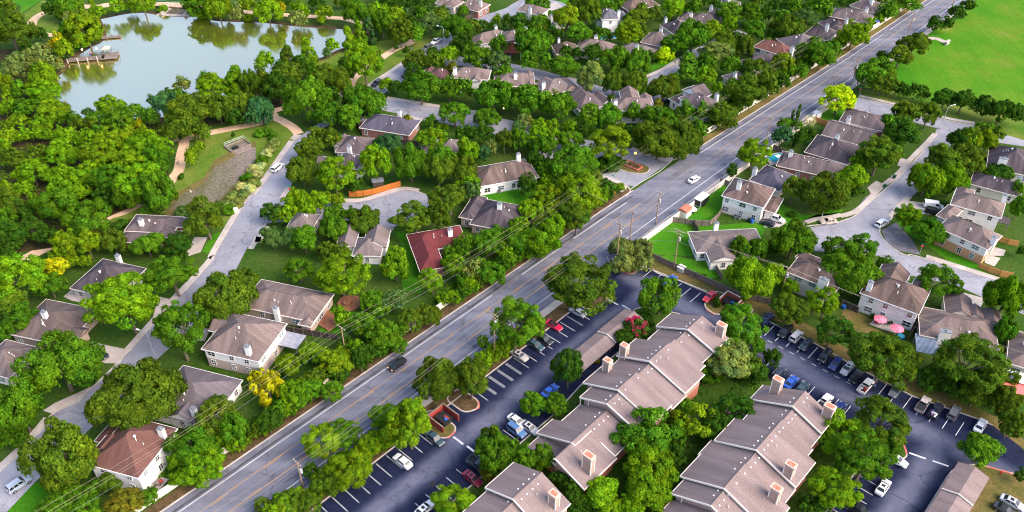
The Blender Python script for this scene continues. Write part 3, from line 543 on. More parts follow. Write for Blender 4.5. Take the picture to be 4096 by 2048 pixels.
HOUSES = [
(-73.4,107.29,-0.294,11.45,12.48,5.5,'hip',0.649,'brown','white', None, [(-7.96,3.32,4.16,5.87,3.0,'hip'),(-4.79,-1.07,3.67,3.62,5.5,'gB')],(4.69,3.33,8.47,1.15),'two-storey house with chestnut brown roof and bright white rear wall'),
(-66.65,122.87,-0.3076,14.68,13.56,3.0,'hip',0.577,'dgrey','white', None, [(1.4,-4.29,6.49,5.3,3.2,'gB')],(4.2,-5.44,6.08,1.15),'wide dark grey roofed house with three round turbine vents behind chestnut-roofed house'),
(-59.37,138.15,-0.2837,14.02,12.59,5.5,'hip',0.625,'tan','white','brick',[(-6.04,1.91,5.82,4.64,5.2,'gA')],(4.24,-5.26,8.44,1.15),'white two-storey house with tan roof, slim chimney and weathered grey patio cover'),
(-53.59,153.19,-0.2932,19.41,10.33,3.0,'hip',0.445,'tan','brickt', None, [(8.14,-0.66,3.2,12.07,2.8,'hip')],(0.43,-5.36,5.3,1.15),'long low tan roofed house beside the curved timber deck'),
(-99.06,161.38,-0.3088,12.83,12.14,3.0,'hip',0.649,'dpurp','cream', None, [],(-1.25,6.03,5.33,1.15),'dark stained hip roofed house on the left street beside a screened patio'),
(-105.52,145.62,-0.2603,14.64,12.5,3.0,'hip',0.532,'dtan','brickt', None, [(3.41,1.05,5.23,4.21,3.2,'gA'),(5.39,-1.51,7.35,3.2,3.0,'gA')],(-0.36,-1.42,7.22,1.15),'broad brown roofed house with a short white chimney beside large lobed tree'),
(-110.75,133.48,-0.2957,9.46,9.63,3.2,'hip',0.577,'tan','cream', None, [(2.82,2.16,3.97,4.02,3.4,'gA')], None, 'tan roofed house cut by the left frame edge with arched gable window'),
(-95.31,184.18,-0.0833,13.23,7.5,3.0,'hip',0.488,'purp','brickd', None, [(3.0,1.25,12.73,4.21,3.0,'gA'),(5.49,-3.94,6.09,3.2,2.9,'hip'),(-1.01,-5.86,11.01,4.61,2.7,'hip')],(-2.32,-1.94,5.73,1.15),'low purplish roofed brick house under trees beside the gravel strip'),
(-36.84,174.14,-0.0294,7.33,7.8,3.0,'hip',0.649,'gtan','white', None, [(-5.96,3.41,4.88,8.18,3.2,'gB'),(1.55,3.3,6.22,7.48,3.2,'gB')], None, 'grey tan multi-gabled house just below the cul-de-sac'),
(-19.54,177.41,0.3046,14.32,8.34,3.0,'hip',0.601,'red','brickd', None, [(-3.96,-3.86,6.4,16.18,3.0,'hip')],(3.27,-1.54,6.41,1.15),'single-storey house with deep red roof and white chimney'),
(-3.73,188.19,-0.3176,11.8,12.44,3.0,'hip',0.649,'dpurp','brickt', None, [(-7.54,1.18,4.24,11.25,3.2,'hip')],(0.82,-1.19,7.73,1.15),'dark slate roofed house with tan brick walls right of the red-roofed house'),
(-2.82,208.95,0.3182,16.99,10.24,3.4,'hip',0.577,'brownp','white', None, [(6.21,-0.74,6.3,9.49,3.2,'hip')],(5.63,2.2,7.26,1.15),'long brownish roofed house with cream brick wall and green back lawn'),
(-38.43,237.74,-0.2917,16.76,10.01,3.2,'hip',0.532,'blueg','brickd', None, [(-9.57,1.95,3.27,6.72,2.8,'gB')],(1.05,5.21,5.5,1.15),'blue grey roofed house with a rust coloured tree against its front'),
(-47.19,224.93,-0.2168,10.12,10.07,3.0,'hip',0.649,'purp','cream', None, [(-5.78,1.54,3.2,6.61,2.8,'gB')], None, 'purple grey hip roofed house behind the gable-fronted corner house'),
(-47.13,212.73,-0.2222,7.3,7.74,5.0,'hip',0.625,'purp','white', None, [(-8.27,0.64,4.14,5.39,3.2,'gA')],(-1.71,4.07,7.3,1.15),'gable-fronted house with white chimney behind orange fence'),
(-18.96,224.46,0.0535,7.0,7.5,3.0,'hip',0.649,'gtan','cream', None, [(-6.44,-1.04,3.94,4.17,2.9,'hip')],(-3.7,-0.33,5.3,1.15),'small roof peeping between tall trees left of the gas-lamp island'),
(-55.78,185.23,-0.1654,7.0,7.5,3.0,'hip',0.727,'gtan','cream', None, [], None, 'small pointed grey roof half hidden behind trees by the left street'),
(38.96,247.56,0.0262,12.61,8.0,4.8,'hip',0.625,'tan','white', None, [(-0.18,3.97,6.24,10.34,5.2,'gB'),(5.09,4.22,3.91,5.57,4.4,'gB')],(-5.77,-1.95,7.43,1.15),'house with two peaked roof gables and chimney at its left corner'),
(24.72,252.76,0.3911,9.77,9.0,3.0,'hip',0.649,'purp','white', None, [(0.13,3.56,7.12,6.88,3.2,'gB'),(5.64,-0.03,3.42,7.15,3.2,'gB')], None, 'purple grey roofed house with two white turbine vents by the side street'),
(14.77,263.86,0.435,11.11,9.0,3.0,'hip',0.649,'gtan','brickt', None, [(-1.79,1.69,6.4,6.16,3.2,'gB'),(4.17,-1.03,4.75,6.84,3.2,'gB')],(-4.84,-0.41,5.77,1.15),'grey tan roofed house with a blue bin at its corner'),
(0.75,268.56,0.0376,13.75,9.0,3.0,'hip',0.601,'tan','brickd', None, [(5.23,0.1,3.46,10.73,3.2,'gB')],(0.37,-1.82,6.6,1.15),'wide tan roofed house with two peaks above the side street trees'),
(-13.97,268.08,-0.108,12.89,7.5,5.6,'hip',0.649,'tan','white', None, [(2.13,-1.65,3.75,7.23,5.6,'gB')],(-5.1,-2.42,8.76,1.15),'white two-storey house with pale tan roof beside rust coloured tree'),
(-25.33,272.24,-0.3227,8.31,9.22,3.0,'hip',0.649,'maroon','brickd', None, [(-4.08,1.24,4.1,4.17,3.2,'gB')],(-4.35,-3.77,5.3,1.15),'mauve brown roofed house with white chimney near lakeside street'),
(-15.46,335.26,-0.5685,10.2,9.01,3.2,'hip',0.577,'tan','brickd', None, [],(3.62,-0.55,6.35,1.15),'brick house with white bay windows at the top edge beside pale road'),
(-25.72,338.76,-0.5253,9.5,7.5,3.2,'hip',0.577,'tan','cream', None, [], None, 'tan roofed house with lit yellow back porch at the top edge'),
(-8.25,303.47,-1.0511,7.17,14.03,3.2,'hip',0.727,'tan','white', None, [],(-3.79,4.56,5.5,1.15),'steep hip roofed house with tall white chimney near the pickup'),
(0.75,300.55,0.1197,8.69,7.5,5.4,'hip',0.577,'tan','brickr', None, [],(4.54,1.07,7.7,1.15),'two-storey red brick house with small brown chimney'),
(8.03,324.9,-0.5207,11.06,7.5,5.6,'hip',0.532,'tan','white', None, [],(1.05,-3.81,7.9,1.15),'white two-storey house with a chimney up its front near top edge'),
(19.85,323.07,-1.201,7.92,9.89,3.0,'hip',0.577,'tan','white', None, [],(1.23,-5.15,5.3,1.15),'tan roof with tall white chimney squeezed between two bright trees'),
(37.29,319.79,0.1821,7.0,9.0,5.6,'hip',0.675,'bluel','white', None, [(5.82,1.27,4.37,8.85,4.2,'hip')],(3.7,-2.42,7.9,1.15),'white two-storey house with pale blue grey roof and blue pool behind'),
(51.46,335.92,0.4706,14.85,9.0,3.4,'hip',0.577,'brownp','brickd', None, [],(-0.27,-4.7,5.7,1.15),'brownish roofed house right of the pale blue roofed house'),
(63.87,313.04,-1.1588,10.76,9.1,3.0,'hip',0.675,'dpurp','cream', None, [],(-5.58,-2.11,5.3,1.15),'dark purple hip roofed house with chimney at its upper corner'),
(76.06,321.41,-0.404,10.54,7.5,3.2,'hip',0.625,'purp','cream', None, [(-7.08,-0.21,6.14,9.13,3.0,'hip')],(-5.47,-1.83,5.5,1.15),'hip roofed house with a white half-round gable window'),
(82.13,328.12,-0.3894,7.0,7.5,3.0,'hip',0.625,'purp','cream', None, [],(-2.59,-1.2,5.87,1.15),'small purple roof with white chimney near upper street lamp'),
(89.13,336.57,-0.2421,7.61,7.87,3.0,'hip',0.625,'purp','cream', None, [],(-0.74,-1.52,6.28,1.15),'low purple roof at top edge left of the long tree row'),
(54.66,301.76,-0.4919,9.92,10.4,3.2,'hip',0.649,'tan','brickt', None, [],(0.52,1.28,7.32,1.15),'tan brick house with pale roof vents behind the lime green tree'),
(46.16,293.59,-0.533,12.0,7.5,3.0,'hip',0.577,'gtan','cream', None, [],(0.73,-2.58,5.97,1.15),'pale roof with central chimney left of the lime green tree'),
(31.05,295.36,-0.2767,13.52,8.81,3.2,'hip',0.649,'tan','white', None, [],(-1.1,4.6,5.5,1.15),'large tan hip roofed house with white side wall and tall chimney'),
(19.74,294.32,-1.3759,7.89,8.98,3.0,'hip',0.7,'brownp','cream', None, [],(-4.14,-1.65,5.3,1.15),'brown hip roofed house with stone chimney and white garage end'),
(77.92,270.74,-1.0363,7.04,7.5,3.0,'hip',0.625,'tan','cream', None, [],(1.5,-2.64,6.0,1.15),'small tan roof with white chimney beside the upper power pole'),
(60.9,248.62,-0.9481,11.14,8.5,5.6,'hip',0.577,'purp','white', None, [(-4.15,2.62,8.02,6.06,6.2,'gB'),(-7.69,-0.83,5.11,5.7,3.2,'hip')],(2.93,4.45,7.9,1.15),'white two-storey house with purple grey roof beside the main road trees'),
(95.24,289.92,-0.7452,12.89,8.18,5.2,'hip',0.649,'redb','cream', None, [],(6.64,0.08,7.5,1.15),'two-storey house with reddish brown roof near the upper main road'),
(89.69,284.08,-1.1291,7.0,14.35,3.0,'hip',0.649,'dpurp','cream', None, [],(3.7,-7.38,5.3,1.15),'dark roofed house in front of the reddish-brown roofed house'),
(107.3,299.02,-1.1896,12.72,12.27,3.2,'hip',0.577,'dgrey','cream', None, [], None, 'dark grey roofed house behind the reddish-brown roofed house'),
(117.68,308.13,-0.664,9.72,9.95,3.0,'hip',0.675,'dpurp','cream', None, [],(2.07,-0.82,7.18,1.15),'dark roofed house with pale stain streak and stubby chimney'),
(125.02,315.97,-1.0295,10.55,7.5,3.0,'hip',0.675,'dpurp','cream', None, [],(3.75,2.08,6.33,1.15),'dark rippled roof with a tall white chimney at its right end'),
(134.3,324.0,-0.5703,15.22,9.76,3.4,'hip',0.577,'purp','brickd', None, [],(4.31,4.2,6.09,1.15),'large brick house with a blue canopy in its yard by main road'),
(144.66,335.04,-0.8577,10.24,11.19,3.2,'hip',0.577,'purp','cream', None, [],(1.91,-2.05,7.06,1.15),'purple grey roofed house cut by the top edge near main road'),
(112.61,240.61,-0.5486,13.93,10.41,3.2,'hip',0.445,'purp','brickd', None, [(-3.41,0.56,5.58,10.01,3.2,'hip')],(-4.25,-5.4,5.5,1.15),'corner house with twin white chimneys below the lime yellow tree'),
(104.85,231.76,-0.5957,14.31,11.18,3.2,'gA',0.445,'purp','brickd', None, [], None, 'brick house with long plain roof in front of the twin-chimney house'),
(96.62,222.23,-0.5919,13.09,12.34,3.2,'hip',0.577,'dpurp','brickd', None, [(-3.82,1.87,4.08,8.87,3.0,'hip')],(0.26,0.84,7.66,1.15),'dark roofed house with tall white chimney, third down the right street'),
(87.82,213.25,-0.4413,18.47,9.21,3.2,'hip',0.532,'purp','brickd', None, [(-4.4,0.54,7.5,7.39,3.2,'gA')],(-6.37,-0.54,6.55,1.15),'purple roofed house beside the small swimming pool'),
(74.96,206.73,-0.7089,9.44,10.69,3.0,'hip',0.577,'blueg','cream', None, [],(-4.8,-2.17,5.3,1.15),'blue grey roofed house partly behind the white trailer-yard house'),
(65.11,195.42,-0.5306,11.69,10.73,5.6,'hip',0.577,'brownp','white','brickw',[(1.41,2.11,4.36,6.13,5.6,'gA'),(6.93,1.67,3.2,8.07,3.0,'hip')],(-2.41,-2.42,9.6,1.15),'white two-storey house with brown roof beside the enclosed trailer'),
(55.71,176.8,0.0805,18.17,9.0,3.0,'hip',0.404,'gtan','white', None, [(-2.9,-4.69,7.47,7.63,3.0,'gB'),(-7.4,-0.03,3.2,4.72,2.8,'hip')],(-1.64,4.7,5.3,1.15),'low grey roofed house with corner porch below the trailer yard'),
(73.97,160.24,-0.6472,12.29,7.5,5.4,'hip',0.649,'brownp','cream', None, [(-3.98,4.97,5.61,3.26,5.2,'hip'),(-0.62,2.69,6.07,3.95,5.4,'hip')],(2.85,-3.95,7.7,2.3),'two-storey cream house with brown roof and wide chimney on rear wall'),
(90.44,153.19,-0.6095,13.45,10.27,5.6,'hip',0.649,'brownp','white', None, [(-2.2,5.2,6.68,7.83,5.5,'gB'),(4.57,6.25,4.2,3.42,5.5,'hip')],(-5.29,-3.86,8.73,1.15),'two-storey white house with pink parasols on its patio'),
(101.8,143.36,-0.3153,16.42,10.48,3.2,'hip',0.554,'tan','cream', None, [(0.81,7.89,6.23,7.51,3.4,'gB'),(4.2,6.65,3.9,4.0,3.4,'gB'),(7.88,6.11,3.74,5.21,3.4,'gB')],(-3.34,-5.07,5.59,2.3),'wide tan roofed house with double-flue chimney and blue lattice patio cover'),
(114.56,135.67,-0.49,8.4,12.35,3.2,'hip',0.532,'tan','cream', None, [], None, 'tan roofed house at the right edge with white patio cover'),
(118.32,177.41,-0.8153,13.11,8.53,5.4,'hip',0.649,'tan','creamb','bricko',[(-7.44,4.75,3.87,7.39,5.2,'hip')],(6.34,-1.62,7.84,1.15),'two-storey house with cream upper wall, orange brick base and white chimney'),
(125.93,190.08,-0.5509,12.66,8.06,5.4,'hip',0.601,'tan','white', None, [(-3.97,3.68,4.56,5.75,5.4,'hip')],(5.64,4.23,7.7,1.15),'two-storey house with pale tan roof behind the white van driveway'),
(137.8,203.39,-0.5567,13.11,7.5,3.0,'hip',0.577,'dpurp','cream', None, [],(4.98,1.19,6.07,1.15),'dark stained roof with chimney at the right edge above the van house'),
(148.06,216.32,-0.4718,12.8,14.68,3.0,'hip',0.601,'dpurp','cream', None, [],(-2.83,-6.0,6.11,2.3),'dark brown roofed house with broad white chimney at right edge')
]
TREE_KINDS = [
('tree','tree','garden and street trees'),
('tree','tree','trees of the apartment lot'),
('tree','tree','trees along the main road'),
('tree','tree','trees of the pond wood'),
('conical_tree','conical tree','trees of the pond wood'),
('crepe_myrtle','flowering shrub','trees of the apartment lot'),
('conical_tree','conical tree','garden and street trees'),
('shrub','shrub','shrubs'),
('column_tree','column tree','trees along the main road'),
('column_tree','column tree','garden and street trees'),
('grass_clump','ornamental grass','plume grasses along the left street')
]
TREES = [
(-75.7,117.8,8.61,5.38,8.11,'round','o','huge olive green round tree left of the house with three turbine vents',0),
(-94.9,126.9,8.15,5.09,7.68,'round','m','huge mid green round tree right of the house with the arched gable window',0),
(-83.9,102.5,6.32,6.32,8.3,'round','o','large olive green round tree right of the pale blue parked car',0),
(-87.2,144.8,7.62,6.91,9.25,'t','b','huge bright green many-lobed tree in front of the stained-roof house on the left street',0),
(66.5,103.1,6.58,4.09,6.26,'round','m','large mid green round tree left of the junk-laden pickup',1),
(96.3,128.7,8.11,5.06,7.66,'round','o','huge olive green round tree in front of the double-flue chimney house',0),
(-72.7,136.1,6.72,6.35,8.45,'round','m','large mid green round tree left of the white house with the grey patio cover',0),
(15.3,152.8,8.49,5.29,7.99,'t','o','huge olive green many-lobed tree behind the long carport',2),
(79.2,129.5,7.41,4.61,7.01,'round','o','large olive green round tree in front of the parasol house',1),
(0.7,138.5,6.13,6.72,8.62,'round','m','large mid green round tree right of the tall double pole',2),
(73.6,113.3,6.42,4.0,6.14,'round','o','large olive green round tree left of the junk-laden pickup',1),
(26.1,103.2,5.38,3.34,5.19,'t','b','large bright green many-lobed tree left of the right apartment building',1),
(26.3,108.9,6.1,3.81,5.86,'round','m','large mid green round tree right of the middle apartment building',1),
(-117.5,155.9,6.6,5.2,7.32,'t','b','large bright green many-lobed tree behind the broad brown-roofed house',0),
(-66.6,150.5,7.05,4.39,6.69,'round','o','large olive green round tree left of the house with the timber deck',0),
(-20.2,111.2,4.87,5.31,6.91,'t','y','yellow-green many-lobed tree left of the red bin enclosure',2),
(-98.7,115.4,4.77,5.44,7.0,'round','m','mid green round tree in front of the house with the arched gable window',0),
(-41.1,158.0,6.68,4.14,6.34,'t','b','large bright green many-lobed tree in front of the multi-gabled house below the cul-de-sac',0),
(-81.4,158.1,6.68,4.15,6.35,'round','m','large mid green round tree in front of the gravel-strip house',0),
(56.7,156.2,5.79,5.21,7.08,'round','b','large bright green round tree left of the cream-house pole',0),
(46.5,130.0,5.55,3.44,5.34,'round','p','large pale olive round tree in front of the brick bin enclosure',1),
(60.0,96.7,5.12,3.19,4.98,'round','b','bright green round tree right of the right apartment building',1),
(81.6,159.4,6.71,4.18,6.4,'round','m','large mid green round tree right of the cream house with the wide chimney',0),
(114.4,149.4,4.94,5.44,7.05,'round','b','bright green round tree right of the double-flue chimney house',0),
(65.1,109.9,5.07,3.16,4.93,'round','b','bright green round tree left of the junk-laden pickup',1),
(-15.8,124.7,4.75,4.17,5.78,'round','o','olive green round tree right of the black driving car',2),
(85.4,194.2,6.79,4.4,6.62,'round','o','large olive green round tree in front of the house by the swimming pool',0),
(-61.9,107.5,4.83,3.0,4.71,'round','m','mid green round tree right of the chestnut-roofed white house',2),
(36.8,113.7,4.47,3.28,4.86,'s','y','yellow-green open-crowned tree behind the right apartment building',1),
(-8.6,124.4,4.43,4.05,5.57,'round','o','olive green round tree behind the red bin enclosure',2),
(-3.4,105.4,3.81,4.5,5.81,'round','m','mid green round tree behind the lowest apartment building',1),
(25.5,98.2,4.35,2.7,4.27,'round','b','bright green round tree left of the right apartment building',1),
(43.9,221.5,7.26,4.51,6.87,'round','o','large olive green round tree behind the gas-lamp island',2),
(106.3,212.8,7.07,4.38,6.68,'round','o','large olive green round tree right of the long plain-roofed house',0),
(51.5,142.4,5.62,3.5,5.42,'round','m','large mid green round tree in front of the brick bin enclosure',1),
(101.0,156.9,5.95,3.7,5.71,'round','m','large mid green round tree right of the parasol house',0),
(34.9,151.4,4.88,4.27,5.93,'round','m','mid green round tree in front of the green utility box',1),
(-80.1,181.3,5.58,4.63,6.47,'round','o','large olive green round tree right of the gravel-strip house',0),
(71.4,173.0,6.06,3.77,5.8,'round','m','large mid green round tree left of the tan sedan',0),
(-59.6,115.6,4.82,3.0,4.7,'round','o','olive green round tree right of the house with three turbine vents',2),
(-65.5,244.8,6.5,6.1,8.14,'round','m','large mid green round tree left of the three white posts',3),
(-102.8,199.7,6.51,4.04,6.19,'round','b','large bright green round tree left of the walking couple',3),
(-31.1,102.7,4.35,2.7,4.28,'round','y','yellow-green round tree right of the lower roadside pole',2),
(44.3,117.2,4.75,2.96,4.64,'round','d','dark green round tree behind the right apartment building',1),
(-50.4,269.4,6.44,6.85,8.84,'t','b','large bright green many-lobed tree behind the three white posts',0),
(17.7,208.6,6.98,4.35,6.63,'round','m','large mid green round tree behind the leaning power pole',0),
(71.9,140.5,4.92,3.05,4.77,'round','d','dark green round tree in front of the cream house with the wide chimney',0),
(19.0,194.4,6.53,4.07,6.23,'round','y','large yellow-green round tree behind the leaning power pole',2),
(74.4,251.2,6.95,5.08,7.32,'round','o','large olive green round tree in front of the small tan roof by the power pole',2),
(-16.9,191.6,5.93,3.68,5.68,'round','o','large olive green round tree left of the slate-roofed brick house',0),
(29.4,221.2,6.52,4.2,6.35,'t','y','large yellow-green many-lobed tree behind the gas-lamp island',0),
(50.3,221.0,6.07,4.86,6.83,'round','o','large olive green round tree in front of the purple-roofed white house',0),
(-38.0,109.5,4.2,2.61,4.14,'round','y','yellow-green round tree behind the lower roadside pole',0),
(-183.8,296.6,7.66,5.76,8.17,'round','o','huge olive green round tree left of the pale curved trail',3),
(-49.9,202.6,5.31,4.91,6.66,'t','b','large bright green many-lobed tree left of the corner house behind the orange fence',0),
(64.0,148.2,4.73,3.04,4.71,'round','o','olive green round tree in front of the cream-house pole',0),
(-25.6,183.5,6.03,3.76,5.79,'round','o','large olive green round tree right of the cul-de-sac',0),
(91.5,107.7,3.88,2.46,3.9,'round','m','mid green round tree behind the bottom-right carport',1),
(12.0,127.7,3.59,4.4,5.66,'round','d','dark green round tree in front of the long carport',1),
(-11.3,95.7,4.02,2.51,3.99,'round','b','bright green round tree right of the nose-in white sedan',1),
(-39.1,208.2,4.97,5.17,6.8,'t','b','bright green many-lobed tree right of the corner house behind the orange fence',0),
(-101.4,240.9,6.61,4.13,6.3,'round','o','large olive green round tree behind the trail fork',3),
(73.1,149.7,4.28,3.71,5.21,'round','b','bright green round tree in front of the cream house with the wide chimney',0),
(118.2,226.1,6.02,4.25,6.24,'round','d','large dark green round tree right of the twin-chimney house',0),
(-112.4,182.8,5.63,3.5,5.42,'round','m','large mid green round tree left of the lower trail stretch',3),
(16.6,97.7,3.61,2.24,3.61,'round','b','bright green round tree right of the lowest apartment building',1),
(7.6,173.3,5.44,3.39,5.26,'round','b','large bright green round tree right of the slate-roofed brick house',0),
(-96.7,194.7,3.95,4.93,6.27,'round','m','mid green round tree in front of the walking couple',3),
(-29.2,209.0,4.7,5.09,6.65,'round','m','mid green round tree left of the small roof between tall trees',0),
(71.8,107.9,3.39,2.99,4.25,'round','m','small mid green round tree left of the junk-laden pickup',1),
(-30.1,256.5,6.42,4.26,6.37,'round','m','large mid green round tree left of the mauve-roofed house',0),
(4.8,248.5,6.27,4.12,6.19,'round','m','large mid green round tree in front of the wide twin-ridged house',0),
(101.4,119.8,3.48,3.3,4.58,'round','o','olive green round tree in front of the house at the right edge',0),
(-59.1,103.4,3.99,2.49,3.97,'round','b','bright green round tree right of the chestnut-roofed white house',2),
(100.2,114.0,2.59,3.24,4.26,'round','o','small olive green round tree right of the junk-laden pickup',1),
(-107.9,217.9,5.88,3.65,5.63,'round','b','large bright green round tree left of the trail fork',3),
(-47.9,247.1,6.57,4.07,6.24,'round','m','large mid green round tree right of the three white posts',0),
(-6.0,251.0,6.64,4.12,6.3,'round','m','large mid green round tree left of the wide twin-ridged house',0),
(66.4,295.9,6.93,4.7,6.94,'round','m','large mid green round tree right of the dark purple hip-roofed house',0),
(7.6,291.0,7.21,4.47,6.81,'round','m','large mid green round tree right of the red brick house',0),
(-123.8,189.7,5.37,3.34,5.19,'round','m','large mid green round tree in front of the left edge of the wood',3),
(-70.9,95.2,3.47,2.16,3.5,'round','r','rust-tinged round tree in front of the chestnut-roofed white house',2),
(-20.9,211.5,4.9,4.08,5.75,'round','m','mid green round tree in front of the small roof between tall trees',0),
(-120.4,214.4,5.09,3.94,5.67,'round','y', "yellow-green round tree in front of the pond's near bank", 3),
(-38.0,132.0,3.79,2.38,3.8,'round','y','yellow-green round tree in front of the slim roadside pole',2),
(125.5,212.3,4.94,3.95,5.64,'round','o','olive green round tree left of the dark roof above the van house',0),
(-158.5,301.1,6.09,5.45,7.41,'round','y','large yellow-green round tree left of the small dock',3),
(116.6,201.7,4.6,4.05,5.63,'round','b','bright green round tree behind the white van',0),
(-116.3,149.3,3.82,3.29,4.68,'round','o','olive green round tree left of the broad brown-roofed house',0),
(-112.6,144.4,4.32,2.68,4.25,'round','m','mid green round tree left of the broad brown-roofed house',0),
(17.1,183.4,4.47,3.43,5.0,'round','o','olive green round tree in front of the leaning power pole',0),
(70.9,215.6,4.96,3.96,5.65,'t','b','bright green many-lobed tree behind the blue-grey house on the right',2),
(-55.5,112.7,3.07,3.07,4.24,'round','m','small mid green round tree in front of the house with three turbine vents',2),
(-60.1,206.9,4.83,3.61,5.28,'round','o','olive green round tree left of the corner house behind the orange fence',0),
(124.3,267.4,6.44,3.99,6.13,'round','m','large mid green round tree right of the field corner pole',0),
(-21.1,206.5,4.33,4.41,5.89,'round','o','olive green round tree in front of the small roof between tall trees',0),
(-52.6,163.4,4.29,2.66,4.21,'round','m','mid green round tree behind the house with the timber deck',0),
(26.8,263.6,5.37,4.73,6.51,'round','p','large pale olive round tree behind the house with two white turbine vents',0),
(106.1,249.4,5.97,3.7,5.71,'round','l','large lime yellow round tree in front of the field corner pole',2),
(78.2,197.9,4.55,3.57,5.15,'round','o','olive green round tree right of the blue-grey house on the right',0),
(-124.0,196.6,4.67,3.35,4.98,'round','b','bright green round tree right of the left edge of the wood',3),
(-34.8,100.4,3.19,1.98,3.24,'round','o','small olive green round tree right of the lower roadside pole',2),
(-50.9,123.1,3.22,2.8,4.02,'s','Y','small golden yellow open-crowned tree in front of the white house with the grey patio cover',2),
(15.0,245.5,5.91,3.66,5.65,'round','m','large mid green round tree in front of the house with the blue bin',0),
(-111.5,157.6,4.07,2.55,4.04,'round','m','mid green round tree behind the broad brown-roofed house',0),
(-29.0,139.9,3.8,2.36,3.78,'round','m','mid green round tree behind the black driving car',2),
(133.0,212.0,4.61,3.79,5.38,'round','o','olive green round tree behind the dark roof above the van house',0),
(123.7,201.5,4.3,3.87,5.37,'round','b','bright green round tree left of the dark roof above the van house',0),
(109.0,178.9,4.4,2.73,4.32,'round','m','mid green round tree in front of the white van',0),
(-33.6,111.9,3.37,2.09,3.4,'round','m','small mid green round tree behind the lower roadside pole',0),
(-14.4,206.2,4.05,4.22,5.62,'round','o','olive green round tree left of the long house with the back lawn',0),
(28.9,319.1,5.59,5.59,7.39,'round','o','large olive green round tree left of the pale blue roofed house',0),
(-60.9,319.6,5.8,5.35,7.22,'round','m','large mid green round tree left of the lakeside hydrant lawn',0),
(-39.2,183.9,4.61,2.87,4.51,'round','o','olive green round tree left of the cul-de-sac',0),
(-105.7,196.1,4.25,3.49,5.0,'round','m','mid green round tree behind the lower trail stretch',3),
(-53.5,175.2,3.96,3.15,4.58,'round','m','mid green round tree in front of the half-hidden pointed roof',0),
(-45.5,122.9,3.23,2.31,3.56,'round','b','small bright green round tree in front of the white house with the grey patio cover',2),
(82.6,171.6,4.39,2.73,4.31,'round','m','mid green round tree in front of the tan sedan',0),
(84.3,267.9,6.12,3.79,5.84,'round','o','large olive green round tree in front of the dark house below it',2),
(-114.3,203.0,5.05,3.14,4.91,'round','m','mid green round tree left of the walking couple',3),
(110.0,282.2,6.0,3.82,5.83,'round','m','large mid green round tree in front of the upper left power pole',0),
(-110.3,213.1,4.93,3.06,4.79,'round','b','bright green round tree left of the walking couple',3),
(20.8,310.8,5.49,5.26,7.05,'round','y','large yellow-green round tree right of the roof between two bright trees',0),
(17.6,95.6,2.86,1.78,2.95,'round','b','small bright green round tree right of the lowest apartment building',1),
(-158.7,263.2,5.2,4.19,5.94,'round','y', "yellow-green round tree left of the pond's left corner", 3),
(-46.7,180.1,4.03,3.0,4.46,'round','m','mid green round tree right of the half-hidden pointed roof',0),
(-19.4,184.1,3.42,4.27,5.49,'round','o','olive green round tree behind the red-roofed house',0),
(-26.0,116.5,3.34,2.08,3.38,'round','m','small mid green round tree left of the red bin enclosure',0),
(-120.4,223.1,5.09,3.15,4.92,'round','y','yellow-green round tree left of the walking couple',3),
(96.6,204.2,4.8,2.98,4.67,'round','b','bright green round tree in front of the dark-roofed third house',0),
(-83.6,94.3,3.38,2.11,3.43,'round','m','small mid green round tree right of the pale blue parked car',0),
(42.9,301.0,5.73,4.39,6.29,'round','y','large yellow-green round tree behind the pale roof left of the lime tree',0),
(36.4,278.9,6.12,3.8,5.84,'round','m','large mid green round tree right of the large tan hip-roofed house',0),
(-92.8,262.2,4.02,5.61,5.72,'c','b', "bright green conical tree left of the pond's right bay", 4),
(-113.9,173.4,3.58,3.36,4.67,'round','y','yellow-green round tree left of the stained-roof house on the left street',0),
(-12.6,282.7,5.83,3.62,5.59,'round','m','large mid green round tree in front of the steep hip-roofed house',0),
(-18.2,241.3,5.21,3.23,5.03,'round','m','large mid green round tree behind the small roof between tall trees',0),
(-137.8,207.5,4.71,2.92,4.58,'round','b','bright green round tree left of the lower trail stretch',3),
(43.8,274.1,4.83,4.62,6.24,'round','m','mid green round tree in front of the pale roof left of the lime tree',0),
(-28.8,163.8,3.56,2.93,4.25,'round','b','bright green round tree right of the multi-gabled house below the cul-de-sac',0),
(-49.2,115.0,2.91,2.23,3.39,'round','d','small dark green round tree behind the lower roadside pole',2),
(-20.8,305.9,5.8,4.22,6.15,'round','m','large mid green round tree right of the lakeside pickup',0),
(96.8,122.5,3.22,2.0,3.27,'round','o','small olive green round tree left of the house at the right edge',0),
(89.4,171.7,4.1,2.55,4.05,'round','m','mid green round tree right of the tan sedan',0),
(124.9,240.7,4.63,3.76,5.36,'round','o','olive green round tree right of the twin-chimney house',0),
(2.1,106.0,2.6,2.6,3.65,'round','m','small mid green round tree behind the lowest apartment building',1),
(-41.7,301.5,5.18,4.74,6.46,'round','o','olive green round tree behind the lakeside hydrant lawn',0),
(-77.4,257.0,4.62,4.21,5.78,'round','d', "dark green round tree in front of the pond's right bay", 3),
(40.3,112.6,2.58,3.0,4.02,'round','d','small dark green round tree behind the right apartment building',1),
(-132.7,216.1,4.25,3.49,4.99,'round','b', "bright green round tree in front of the pond's near bank", 3),
(-136.4,190.4,3.36,4.05,5.26,'round','o','small olive green round tree in front of the left edge of the wood',3),
(-27.7,110.0,2.85,1.78,2.95,'round','b','small bright green round tree left of the nose-in white sedan',2),
(126.7,299.7,5.53,4.22,6.07,'round','b','large bright green round tree right of the upper left power pole',0),
(137.5,190.3,2.43,3.04,4.01,'round','m','small mid green round tree in front of the dark roof above the van house',0),
(63.2,160.2,2.9,3.62,4.71,'round','b','small bright green round tree left of the cream-house pole',0),
(22.0,95.6,2.67,1.66,2.78,'round','b','small bright green round tree left of the right apartment building',1),
